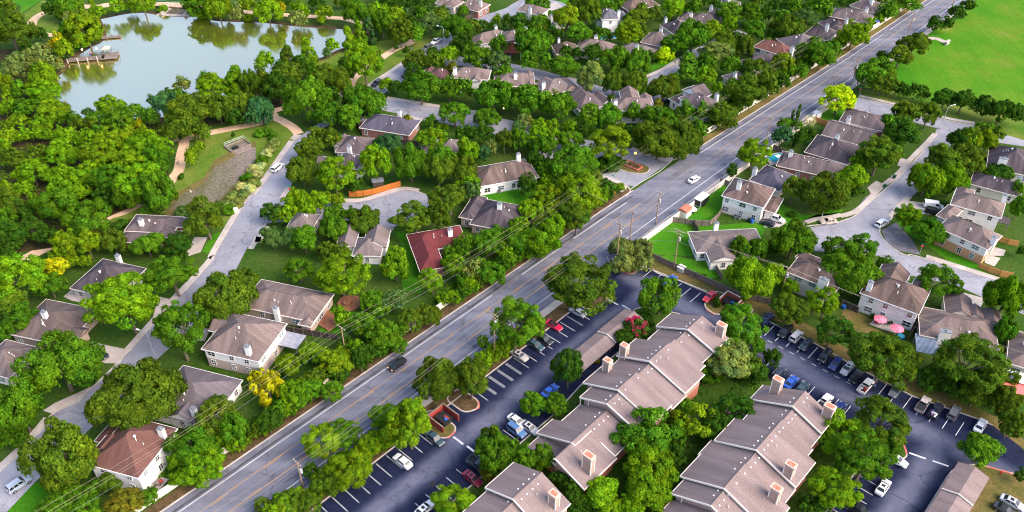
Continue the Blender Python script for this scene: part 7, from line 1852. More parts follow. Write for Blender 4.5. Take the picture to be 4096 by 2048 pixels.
('simple',('patio_cover','blue lattice patio cover with open slats','patio cover',93.01,138.38,-0.314,[('post','lattice_blue',[(-2.0999999999999996,-2.9,0,0.14,0.14,2.7),(-2.0999999999999996,2.9,0,0.14,0.14,2.7),(2.0999999999999996,-2.9,0,0.14,0.14,2.7),(2.0999999999999996,2.9,0,0.14,0.14,2.7)]),('slat','lattice_blue',[(0,-2.90625,2.7,4.6,0.23249999999999998,0.09)]),('slat','lattice_blue',[(0,-2.51875,2.7,4.6,0.23249999999999998,0.09)]),('slat','lattice_blue',[(0,-2.13125,2.7,4.6,0.23249999999999998,0.09)]),('slat','lattice_blue',[(0,-1.7437500000000001,2.7,4.6,0.23249999999999998,0.09)]),('slat','lattice_blue',[(0,-1.35625,2.7,4.6,0.23249999999999998,0.09)]),('slat','lattice_blue',[(0,-0.96875,2.7,4.6,0.23249999999999998,0.09)]),('slat','lattice_blue',[(0,-0.5812499999999998,2.7,4.6,0.23249999999999998,0.09)]),('slat','lattice_blue',[(0,-0.1937500000000001,2.7,4.6,0.23249999999999998,0.09)]),('slat','lattice_blue',[(0,0.1937500000000001,2.7,4.6,0.23249999999999998,0.09)]),('slat','lattice_blue',[(0,0.5812499999999998,2.7,4.6,0.23249999999999998,0.09)]),('slat','lattice_blue',[(0,0.9687500000000004,2.7,4.6,0.23249999999999998,0.09)]),('slat','lattice_blue',[(0,1.3562499999999997,2.7,4.6,0.23249999999999998,0.09)]),('slat','lattice_blue',[(0,1.74375,2.7,4.6,0.23249999999999998,0.09)]),('slat','lattice_blue',[(0,2.13125,2.7,4.6,0.23249999999999998,0.09)]),('slat','lattice_blue',[(0,2.5187500000000003,2.7,4.6,0.23249999999999998,0.09)]),('slat','lattice_blue',[(0,2.9062500000000004,2.7,4.6,0.23249999999999998,0.09)]),('beam','lattice_blue',[(-1.9999999999999998,0,2.58,0.12,6.2,0.12),(1.9999999999999998,0,2.58,0.12,6.2,0.12)])])),
('simple',('patio_cover','flat white patio cover at the right edge','patio cover',108.18,128.57,-0.489,[('post','white_trim',[(-2.8,-1.5,0,0.14,0.14,2.7),(-2.8,1.5,0,0.14,0.14,2.7),(2.8,-1.5,0,0.14,0.14,2.7),(2.8,1.5,0,0.14,0.14,2.7)]),('roof_panel','white_paint',[(0,0,2.7,6.0,3.4,0.12)])])),
('simple',('patio_cover','dark shingled porch cover beside the chimney','patio cover',131.21,186.31,-0.559,[('post','wood_grey',[(-2.0999999999999996,-1.6,0,0.14,0.14,2.9),(-2.0999999999999996,1.6,0,0.14,0.14,2.9),(2.0999999999999996,-1.6,0,0.14,0.14,2.9),(2.0999999999999996,1.6,0,0.14,0.14,2.9)]),('roof_panel','roof_dpurp',[(0,0,2.9,4.6,3.6,0.12)])])),
('simple',('shade_sail','coral shade sail stretched at the right edge','shade sail',106.97,125.28,-0.349,[('sail','coral_cloth',[(0,0,2.35,6.2,3.2,0.05,0.2)]),('post','galv',[(-3,-1.5,0,0.1,0.1,2.5),(-3,1.5,0,0.1,0.1,2.5),(3,-1.5,0,0.1,0.1,2.5),(3,1.5,0,0.1,0.1,2.5)])])),
('simple',('canopy','blue garden canopy in the brick house yard','canopy',143.94,322.92,0.3,[('roof','tarp_blue',[(0,0,2.1,3.2,3.2,0.8,0,0.1)]),('leg','galv',[(-1.5,-1.5,0,0.06,0.06,2.1),(-1.5,1.5,0,0.06,0.06,2.1),(1.5,-1.5,0,0.06,0.06,2.1),(1.5,1.5,0,0.06,0.06,2.1)])])),
('simple',('timber_deck','reddish timber deck with round hot-tub platform in the garden','deck',-43.84,150.67,0.876,[('plank','deck',[(-3.2,0,0.25,0.36,9,0.14)]),('plank','deck',[(-2.8000000000000003,0,0.25,0.36,9,0.14)]),('plank','deck',[(-2.4000000000000004,0,0.25,0.36,9,0.14)]),('plank','deck',[(-2.0,0,0.25,0.36,9,0.14)]),('plank','deck',[(-1.6,0,0.25,0.36,9,0.14)]),('plank','deck',[(-1.2000000000000002,0,0.25,0.36,9,0.14)]),('plank','deck',[(-0.7999999999999998,0,0.25,0.36,9,0.14)]),('plank','deck',[(-0.3999999999999999,0,0.25,0.36,9,0.14)]),('plank','deck',[(0.0,0,0.25,0.36,9,0.14)]),('plank','deck',[(0.3999999999999999,0,0.25,0.36,9,0.14)]),('plank','deck',[(0.7999999999999998,0,0.25,0.36,9,0.14)]),('plank','deck',[(1.2000000000000002,0,0.25,0.36,9,0.14)]),('round_platform','deck',[('t',[(6.5,-0.5,0),(6.5,-0.5,0.34)],3.0),('t',[(6.0,-0.3,0.34),(6.0,-0.3,0.9)],1.1)])])),
('simple',('garden_shed','small grey lean-to behind the orange fence','shed',-38.83,207.48,0.2,[('wall','wood_dark',[(0,0,0,3,2,1.7)]),('roof','steel_roof',[(0,0,1.7,3.4,2.4,0.1)])])),
('simple',('garden_shed','white storage shed beside the lime yellow tree','shed',99.67,247.91,0.7,[('wall','white_paint',[(0,0,0,2.4,2.0,1.9)]),('roof','galv',[(0,0,1.9,2.6,2.2,0.3,0,0.6)])])),
('simple',('brick_planter','brick planter ring on the gas-lamp island','planter',36.17,217.49,2.396,[('planter_wall','brick_enclosure',[(0,1.3,0.1,5.2,0.35,0.55),(0,-1.3,0.1,5.2,0.35,0.55),(-2.5,0,0.1,0.35,2.3,0.55),(2.5,0,0.1,0.35,2.3,0.55)]),('planting_soil','mulch',[(0,0,0.1,4.6,2.2,0.4)])])),
('globe_lamp',(36.55,217.49,4.4,'lit orange gas lamp on the entry island','gas_flame','black_plastic',0.36)),
('globe_lamp',(-2.63,246.57,3.8,'lit lamp among trees on the side street','lamp_lit','black_plastic',0.34)),
('globe_lamp',(31.59,152.08,3.4,'globe lamp under the lot tree by the carport','lamp_white','black_plastic',0.24)),
('globe_lamp',(77.38,113.44,3.2,'globe lamp by the red kerb tip','lamp_white','black_plastic',0.22)),
('lamp_post',(-25.53,302.69,8.0,-1.31,'street lamp over the white pickup by the lake street')),
('lamp_post',(85.06,190.84,8.2,1.05,'street lamp on the bend behind the tan sedan')),
('lamp_post',(137.68,240.7,8.0,1.22,'street lamp above the park road trees')),
('lamp_post',(-80.45,137.33,7.5,-1.22,'street lamp between trees on the left street')),
('lamp_post',(3.08,288.08,7.5,-1.05,'street lamp by the red brick house')),
('sign_post',(106.43,175.67,'street name sign with red plate on the right street corner',1)),
('sign_post',(118.71,263.61,'street name sign at the park road corner',1)),
('sign_post',(29.35,208.27,'street name sign at the side street corner',0)),
('sign_post',(-42.18,264.34,'street sign with red plate by the lake street junction',1)),
('sign_post',(-63.35,202.57,'red stop sign at the cul-de-sac entrance',1)),
('simple',('fire_hydrant','red hydrant on the lawn beside the bottom-right carport','hydrant',95.45,104.91,0,[('barrel','sign_red',[('t',[(0,0,0),(0,0,0.7)],0.16),('b',(0,0,0.75),0.18)]),('nozzle','sign_red',[('t',[(-0.28,0,0.5),(0.28,0,0.5)],0.08)])])),
('simple',('fire_hydrant','orange hydrant on the corner lawn by the side street','hydrant',29.27,202.83,0,[('barrel','wood_orange',[('t',[(0,0,0),(0,0,0.7)],0.16),('b',(0,0,0.75),0.18)]),('nozzle','wood_orange',[('t',[(-0.28,0,0.5),(0.28,0,0.5)],0.08)])])),
('simple',('sign_wall','small stone sign wall at the end of the curved field path','wall',165.43,304.93,0.8,[('stone_wall','concrete',[(0,0,0,3.0,0.8,1.2)]),('cap','kerb',[(0,0,1.2,3.2,1.0,0.15)])]))
]
PEOPLE = [
(-100.69,218.72,2.2,'white_paint','black_plastic','walker in a white shirt on the tan trail',1.0,0.03),
(-100.02,218.5,2.2,'black_plastic','grey_metal','walker in dark clothes beside the white-shirted walker',1.0,0.03),
(-155.16,292.66,0.5,'red_paint','tarp_blue','person in red standing at the pier railing',1.0,0.8),
(-154.89,292.92,0.5,'pink_cloth','black_plastic','person in pink standing at the pier railing',1.0,0.8),
(-37.6,298.28,1.0,'blue_plastic','wood_orange','person in blue top and orange shorts on the park lawn',1.0,0.03),
(78.11,127.39,2.0,'blue_plastic','black_plastic','person in blue standing beside the loaded white pickup',1.0,0.03)
]

# ---------------------------------------------------------------- ground, water, roads
sheet('ground', [(-2600, -300), (2600, -300), (2600, 4200), (-2600, 4200)], 0.0, 'ground')
for i, (nm, m, z, pts) in enumerate(POLYS):
    sheet(nm, pts, z + i * 0.0007, m, 'stuff' if m == 'gravel' else 'structure', h=0.12 if z > 0.1 else 0.0)
for i, (nm, m, z, w, h, pts) in enumerate(RIBS):
    ribbon(nm, smooth_line(pts), w, z + i * 0.0006, m, h)
sheet('pond_water', smooth_line(POND + POND[:1], 4)[:-1], 0.035, 'pond_water')
ribbon('pond_bank', smooth_line(POND + POND[:1], 4), 2.2, 0.055, 'mulch', 0.05)
for m, pts in KERBS:
    ribbon('kerb', smooth_line(pts, 6), 0.32, 0.135, m, 0.13)

def interp(tab, u):
    for (a, va), (b, vb) in zip(tab, tab[1:]):
        if a <= u <= b: return va + (vb - va) * (u - a) / (b - a)
    return tab[-1][1] if u > tab[-1][0] else tab[0][1]
LC = [(-40, -113.4), (160, -113.4), (205, -112.4), (250, -111.0), (300, -109.3), (380, -108.3), (470, -106.5), (800, -99)]   # left kerb
RC = [(-40, -97.9), (150, -98.4), (205, -98.2), (250, -97.6), (300, -96.4), (380, -95.6), (470, -94.0), (800, -87)]          # right kerb
US = list(range(-20, 801, 10))
def strip(name, fa, fb, z, m, us=US, h=0.0):
    A = [uv(u, fa(u))[:2] for u in us]; B = [uv(u, fb(u))[:2] for u in us]; mb = MB()
    for i in range(len(us) - 1):
        mb.quad([(*B[i], z), (*B[i + 1], z), (*A[i + 1], z), (*A[i], z)])
        if h:
            mb.quad([(*A[i + 1], z - h), (*A[i], z - h), (*A[i], z), (*A[i + 1], z)])
            mb.quad([(*B[i], z - h), (*B[i + 1], z - h), (*B[i + 1], z), (*B[i], z)])
    return tag(mb.build(name, m), kind='structure')
lc = lambda u: interp(LC, u); rc = lambda u: interp(RC, u)
strip('main_road', lambda u: lc(u), lambda u: rc(u), 0.018, 'road')
for a, b in ((-20, 174), (200, 800)):
    us = list(range(a, b, 10)) + [b]
    strip('kerb', lambda u: lc(u) - 0.3, lambda u: lc(u), 0.13, 'kerb', us, 0.13)
    strip('road_verge', lambda u: lc(u) - 2.6, lambda u: lc(u) - 0.3, 0.10, 'mulch' if a < 0 else 'drygrass', us, 0.1)
for a, b in ((-20, 130), (144, 800)):
    us = list(range(a, b, 10)) + [b]
    strip('kerb', lambda u: rc(u), lambda u: rc(u) + 0.3, 0.13, 'kerb', us, 0.13)
    strip('sidewalk', lambda u: rc(u) + 0.3, lambda u: rc(u) + 1.9, 0.125, 'concrete', us, 0.12)
strip('road_verge', lambda u: rc(u) + 1.9, lambda u: -93.2, 0.10, 'mulch', list(range(-20, 121, 10)) + [126], 0.1)
def mark(name, off, w, u0, u1, m, z=0.026, f=lc):
    us = [u0] + [u for u in range(-20, 801, 10) if u0 < u < u1] + [u1]
    strip(name, lambda u: f(u) + off - w / 2, lambda u: f(u) + off + w / 2, z, m, us)
mark('edge_line', 2.35, 0.16, -20, 168, 'white_line'); mark('edge_line', 2.0, 0.16, 205, 700, 'white_line')
mark('edge_line', -2.35, 0.16, -20, 128, 'white_line', f=rc); mark('edge_line', -2.35, 0.16, 146, 700, 'white_line', f=rc)
mark('centre_line', 5.2, 0.24, -20, 170, 'yellow_line'); mark('centre_line', 9.3, 0.24, -20, 170, 'yellow_line')
mark('centre_line', 5.2, 0.24, 210, 600, 'yellow_line'); mark('centre_line', 8.6, 0.2, 210, 600, 'yellow_line', 0.027)
for u in range(-15, 170, 12):
    mark('centre_dash', 5.55, 0.2, u, u + 4, 'yellow_line', 0.028); mark('centre_dash', 8.95, 0.2, u + 5, u + 9, 'yellow_line', 0.028)
mark('gutter_seam', 1.55, 0.55, -20, 172, 'crack_seal', 0.0225)
mark('gutter_seam', 1.35, 0.35, 206, 600, 'crack_seal', 0.0225)
for u, v, lu, lv in ROAD_PATCHES:
    sheet('road_patch', [uv(u - lu / 2, v - lv / 2)[:2], uv(u + lu / 2, v - lv / 2)[:2], uv(u + lu / 2, v + lv / 2)[:2], uv(u - lu / 2, v + lv / 2)[:2]], 0.030 + 0.0005 * (u % 5), 'asphalt_patch')
for pts in STOP_BARS:
    ribbon('stop_line', pts, 0.45 if len(pts) == 2 else 0.2, 0.042, 'white_line')

def uvpoly(P): return [uv(*p)[:2] for p in P]
def rounded(P, r, n=5):
    out = []
    for i, p in enumerate(P):
        a, b = P[i - 1], P[(i + 1) % len(P)]
        la, lb = math.dist(p, a), math.dist(p, b); k = min(r, la / 2.1, lb / 2.1)
        s = (p[0] + (a[0] - p[0]) * k / la, p[1] + (a[1] - p[1]) * k / la); e = (p[0] + (b[0] - p[0]) * k / lb, p[1] + (b[1] - p[1]) * k / lb)
        for t in range(n + 1):
            t /= n; out.append(tuple((1 - t) ** 2 * x + 2 * t * (1 - t) * y + t * t * w for x, y, w in zip(s, p, e)))
    return out
sheet('parking_lot', uvpoly([(-10, -93.2), (128, -93.2), (130, -97.6), (143.5, -97.6), (143, -92), (147.6, -90.3), (148.6, -83), (149.4, -75.5), (150.2, -60), (151.0, -45), (150.3, -34), (150.2, -22), (153, -10), (153.5, -4), (149, 4), (150, 60), (-10, 60)]), 0.014, 'lot')
def island(P, r, m, red=(), kerb=True):
    Q = uvpoly(rounded(P, r)); sheet('planting_bed', Q, 0.125, m, h=0.12)
    if kerb: ribbon('kerb', Q if P[0][1] < -94 else Q + Q[:1], 0.3, 0.15, 'kerb', 0.15)
island([(50, -75.0), (95, -75.0), (106, -76.3), (128, -76.3), (131.2, -82.6), (134.4, -81.6), (138.8, -73), (138.5, -60), (134, -50), (133.6, -30), (133.8, -26), (136.2, -24), (136.4, -18), (133.5, -16), (131.4, -17.2), (130.5, -22), (60, -22), (40, -40), (40, -75)], 2.2, 'ground')
island([(124.5, -96.0), (124.8, -90.2), (128, -88.9), (132, -89.6), (134.8, -92.5), (134.5, -96.0)], 2.4, 'mulch')
island([(143.2, -97.5), (142.4, -91.2), (145.4, -90.3), (148.4, -90.1), (152, -90), (153, -98)], 1.2, 'drygrass')
island([(86.2, -95), (86.2, -89.2), (84.6, -87.8), (81.8, -89.0), (81.8, -95)], 1.6, 'mulch')
island([(78.0, -95), (78.0, -87.2), (75.0, -86.6), (73.4, -88.2), (73.4, -95)], 1.6, 'drygrass')
island([(146, -71.2), (144.6, -70.2), (144.0, -66.8), (146.2, -65.5), (146.2, -61.5), (152, -61), (152, -71.5)], 1.4, 'drygrass')
island([(110, -8.2), (134, -8.4), (136.6, -8.2), (141, -5.5), (143.4, 0.5), (144.4, 3), (141, 30), (100, 30), (100, -6)], 2.0, 'drygrass')
ribbon('kerb', uvpoly([(-10, -93.1), (124.6, -93.1)]), 0.28, 0.14, 'kerb', 0.14)
ribbon('kerb', uvpoly([(147.6, -90.3), (148.6, -83), (149.4, -75.5), (149.9, -71.5)]), 0.28, 0.14, 'kerb', 0.14)
ribbon('kerb', uvpoly([(150.3, -61), (151.0, -45), (150.3, -34), (150.2, -22), (153, -10), (153.5, -6.5)]), 0.28, 0.14, 'kerb', 0.14)
for P in ([(134.9, -93.2), (134.6, -91.6), (133.2, -89.9), (130, -89.0)], [(86.1, -89.2), (84.9, -87.9), (84.0, -88.2)], [(77.0, -86.9), (75.2, -86.7), (74.6, -87.0)], [(142.6, -94.5), (142.5, -91.4), (144.4, -90.5)], [(136.0, -20), (136.2, -18.2), (134, -16.4)], [(141.3, -5), (143.6, 1.5), (144.3, 4)], [(144.1, -69.5), (143.9, -67.0)]):
    ribbon('red_kerb', uvpoly(smooth_line(P)), 0.34, 0.158, 'redkerb', 0.1)
# stall lines, each a painted line of its own
def line(u0, v0, u1, v1, w=0.11, z=0.021, nm='stall_line'): ribbon(nm, uvpoly([(u0, v0), (u1, v1)]), w, z, 'white_line')
for k in range(26):
    u = 31.0 + 2.7 * k
    if not (72.5 < u < 87.5): line(u, -92.6, u, -87.9)
for k in range(13): line(90.0 + 2.7 * k, -92.6, 90.0 + 2.7 * k, -87.9)
for k in range(12): line(57.0 + 2.7 * k, -80.0, 57.0 + 2.7 * k, -75.4)
for v in (-88.0, -85.2, -82.4, -79.5, -76.8, -74.0): line(148.6, v, 143.9, v)
for k in range(18):
    v = -57.5 + 2.73 * k
    if v < -4: line(150.3, v, 145.6, v, 0.12)
for k in range(9): line(144.6, -56.1 + 2.73 * k, 144.6, -54.9 + 2.73 * k, 0.14)
for k in range(9): line(134.2, -49.5 + 2.73 * k, 138.7, -49.5 + 2.73 * k)
for k in range(8): line(112 + 2.7 * k, -21.8, 112 + 2.7 * k, -17.2)
for u, va, vb in ((131.2, -89.0, -86.2), (131.8, -85.4, -82.9), (75.8, -86.2, -83.3), (76.0, -82.5, -79.9)): line(u, va, u, vb, 0.45, 0.022, 'stop_line')
for a, b in (((134.8, -16.2), (135.6, -13.2)), ((136.0, -12.0), (136.8, -9.2))): ribbon('stop_line', uvpoly([a, b]), 0.4, 0.023, 'white_line')
for u, v in ((104.6, -81.5), (65.0, -80.8), (140.6, -26.5)):
    g = sheet('drain_grate', uvpoly([(u - .55, v - .55), (u + .55, v - .55), (u + .55, v + .55), (u - .55, v + .55)]), 0.027, 'black_plastic')

# ---------------------------------------------------------------- houses
def roof_mesh(mb, cx, cy, L, Wd, e, kind, slope, slope2=None):
    """roof slopes over a rectangle (centre cx,cy); returns ridge ends and ridge height"""
    hx, hy = L / 2, Wd / 2
    swap = kind == 'gB' or (kind == 'hip' and Wd > L)
    if swap: hx, hy = hy, hx
    zr = e + hy * slope; t = 0.16
    rx = max(hx - hy, 0.02) if kind == 'hip' else hx
    def T(x, y, z): return (cx - y, cy + x, z) if swap else (cx + x, cy + y, z)
    sl = math.hypot(1, slope)
    c = [(-hx, -hy, e), (hx, -hy, e), (hx, hy, e), (-hx, hy, e)]
    r0, r1 = (-rx, 0, zr), (rx, 0, zr)
    D = hy * sl
    mb.quad([T(*c[0]), T(*c[1]), T(*r1), T(*r0)], [(-hx, D), (hx, D), (rx, 0), (-rx, 0)])
    mb.quad([T(*c[2]), T(*c[3]), T(*r0), T(*r1)], [(hx + 9, D), (-hx + 9, D), (-rx + 9, 0), (rx + 9, 0)])
    if kind == 'hip':
        D2 = math.hypot(hx - rx, zr - e)
        mb.quad([T(*c[1]), T(*c[2]), T(*r1)], [(-hy + 30, D2), (hy + 30, D2), (30, 0)])
        mb.quad([T(*c[3]), T(*c[0]), T(*r0)], [(-hy + 50, D2), (hy + 50, D2), (50, 0)])
    else:
        for s in (1, -1):                                      # rake thickness
            a, b, p = (s * hx, -hy, e), (s * hx, hy, e), (s * hx, 0, zr)
            for q, w in ((a, p), (p, b)):
                mb.quad([T(q[0], q[1], q[2] - t), T(w[0], w[1], w[2] - t), T(*w), T(*q)] if s > 0 else [T(*q), T(*w), T(w[0], w[1], w[2] - t), T(q[0], q[1], q[2] - t)])
    mb.quad([T(x, y, e - t) for x, y, _ in reversed(c)])        # soffit
    return T(*r0), T(*r1), zr, swap, hx, hy
def wall_box(mb, cx, cy, L, Wd, z0, z1, kind, slope, e):
    hx, hy = L / 2 - 0.42, Wd / 2 - 0.42
    P = [(cx - hx, cy - hy), (cx + hx, cy - hy), (cx + hx, cy + hy), (cx - hx, cy + hy)]
    for i in range(4):
        a, b = P[i], P[(i + 1) % 4]; w = math.dist(a, b)
        mb.quad([(*a, z0), (*b, z0), (*b, z1), (*a, z1)], [(0, z0), (w, z0), (w, z1), (0, z1)])
    if kind in ('gA', 'gB'):
        if kind == 'gA':
            for s in (1, -1):
                x = cx + s * (L / 2 - 0.14); q = [(x, cy - s * (Wd / 2 - .2), e - 0.1), (x, cy + s * (Wd / 2 - .2), e - 0.1), (x, cy, e + (Wd / 2 - .2) * slope - 0.1)]; mb.quad(q, [(0, 0), (Wd, 0), (Wd / 2, 2)])
        else:
            for s in (1, -1):
                y = cy + s * (Wd / 2 - 0.14); q = [(cx + s * (L / 2 - .2), y, e - 0.1), (cx - s * (L / 2 - .2), y, e - 0.1), (cx, y, e + (L / 2 - .2) * slope - 0.1)]; mb.quad(q, [(0, 0), (L, 0), (L / 2, 2)])
    return P
def fascia_box(m_, t_, cx, cy, L, Wd, e, kind):
    t, h = 0.09, 0.24; z = e - h + 0.03
    if kind != 'gB':
        for s in (-1, 1): mb = MB(); mb.box(cx, cy + s * (Wd / 2 + t / 2 - 0.01), z, L + 2 * t, t, h); mb.build('fascia', m_, t_)
    if kind != 'gA':
        for s in (-1, 1): mb = MB(); mb.box(cx + s * (L / 2 + t / 2 - 0.012), cy, z + 0.003, t, Wd + t, h); mb.build('fascia', m_, t_)
WINDOW_ME = {}
def window(parent, x, y, z, nx, ny, w, h, frame='white_trim', glass='glass_dark'):
    """framed window on a wall whose outward normal is (nx, ny)"""
    key = (round(w, 2), round(h, 2), frame, glass)
    if key not in WINDOW_ME:
        f = MB(); t = 0.08
        for a, b, c, d in ((0, -h / 2, w, t), (0, h / 2 - t, w, t), (-w / 2 + t / 2, -h / 2, t, h), (w / 2 - t / 2, -h / 2, t, h), (0, -h / 2, 0.05, h), (0, -0.03, w, 0.05)):
            f.box(a, 0.05, b, c, 0.10, d)
        p = MB(); p.box(0, 0.03, -h / 2 + 0.04, w - 0.08, 0.05, h - 0.08)
        WINDOW_ME[key] = (f.mesh('window', frame), p.mesh('pane', glass))
    fm, pm = WINDOW_ME[key]
    f = link('window', fm, parent); f.location = (x, y, z); f.rotation_euler = (0, 0, math.atan2(ny, nx) - math.pi / 2)
    link('pane', pm, f)
vent_m = MB(); vent_m.tube([(0, 0, -0.1), (0, 0, 0.55)], 0.07, 6); VENT = vent_m.mesh('vent_pipe', 'trim')
tv = MB(); tv.tube([(0, 0, -0.1), (0, 0, 0.2)], 0.16, 8); tv.ball((0, 0, 0.34), 0.27, 8, 5, 0.8); TURB = tv.mesh('turbine_vent', 'white_trim')
TURBD = tv.mesh('turbine_vent', 'galv')
def house(i, x, y, rot, L, Wd, e, kind, slope, roofc, wall, low, wings, chim, label):
    t = thing('house', label, 'house', (x, y, 0), rot)
    rng = random.Random(i * 31 + 5)
    roof, walls, lows = MB(), MB(), MB()
    blocks = [(0, 0, L, Wd, e, kind)] + [tuple(w) for w in wings]
    c, s = math.cos(rot), math.sin(rot)
    main_r = None
    for k, (bx, by, bl, bw, be, bk) in enumerate(blocks):
        be = be + 0.013 * k
        R = roof_mesh(roof, bx, by, bl, bw, be, bk, slope)
        if k == 0: main_r = R
        z0 = 2.75 if (low and be > 4) else 0.0
        P = wall_box(walls, bx, by, bl - 0.02 * k, bw - 0.02 * k, z0, be - 0.05, bk, slope, be)
        if z0: wall_box(lows, bx, by, bl - 0.06, bw - 0.06, 0.0, z0, 'hip', slope, be)
        fascia_box('white_trim' if wall.startswith('white') else 'trim', t, bx, by, bl, bw, be, bk)
        for j in range(4):
            a, b = P[j], P[(j + 1) % 4]; w = math.dist(a, b)
            nx, ny = (b[1] - a[1]) / w, -(b[0] - a[0]) / w
            wx, wy = x + (bx) * c - by * s, y + bx * s + by * c
            if (nx * c - ny * s) * -wx + (nx * s + ny * c) * -wy < -0.15 * math.hypot(wx, wy) or w < 2.5: continue
            if k > 0 and min(abs(a[0]), abs(b[0])) < L / 2 - 0.6 and max(abs(a[1]), abs(b[1])) < Wd / 2 - 0.6: continue
            nwin = max(1, int(w / 3.6))
            for q in range(nwin):
                f = (q + 0.5) / nwin + rng.uniform(-0.06, 0.06); px, py = a[0] + (b[0] - a[0]) * f, a[1] + (b[1] - a[1]) * f
                for zz in ((1.55, 4.25) if be > 4.4 else (1.5,)):
                    if rng.random() < 0.82: window(t, px, py, zz, nx, ny, rng.choice((1.15, 1.15, 1.9)), 1.35 if zz > 3 else 1.55, glass=rng.choice(('glass_dark', 'glass_dark', 'glass_pale')))
    walls.build('wall', 'wall_' + wall, t)
    if lows.f: lows.build('lower_wall', 'wall_' + low, t)
    roof.build('roof', 'roof_' + roofc, t)
    r0, r1, zr, swap, hx, hy = main_r
    cap = MB(); cap.tube([Vector(r0) + Vector((0, 0, .03)), Vector(r1) + Vector((0, 0, .03))], 0.12, 5)
    cap.build('ridge_cap', 'roof_' + roofc, t)
    for q in range(rng.randint(2, 4)):                          # vents on the camera-facing half
        f = rng.uniform(0.2, 0.8); d = rng.uniform(0.15, 0.55)
        px = r0[0] + (r1[0] - r0[0]) * f; py = r0[1] + (r1[1] - r0[1]) * f
        sg = 1 if ((0 * c - 1 * s) * x + (0 * s + 1 * c) * y) < 0 else -1
        if swap:
            sg = 1 if (c * x + s * y) < 0 else -1; px += sg * d * hy
        else: py += sg * d * hy
        v = link('vent_pipe', VENT, t) if q else link('turbine_vent', TURB if i % 3 else TURBD, t)
        v.location = (px, py, zr - d * hy * slope); k = rng.uniform(0.8, 1.2); v.scale = (k, k, k)
    if chim:
        lx, ly, zt, wdt = chim
        m = MB(); m.box(lx, ly, max(0, e - 2.0) if wdt < 1.8 else 0, wdt, 0.85, zt - max(0, e - 2.0) if wdt < 1.8 else zt)
        ch = m.build('chimney', 'wall_white' if roofc != 'never' else 'wall_cream', t)
        m = MB(); m.box(lx, ly, zt, wdt + 0.14, 0.99, 0.1); m.tube([(lx, ly, zt + .1), (lx, ly, zt + .42)], 0.2, 8); m.tube([(lx, ly, zt + .42), (lx, ly, zt + .5)], 0.3, 8)
        m.build('chimney_cap', 'grey_metal', ch)
    return t
for i, h in enumerate(HOUSES): house(i, *h)

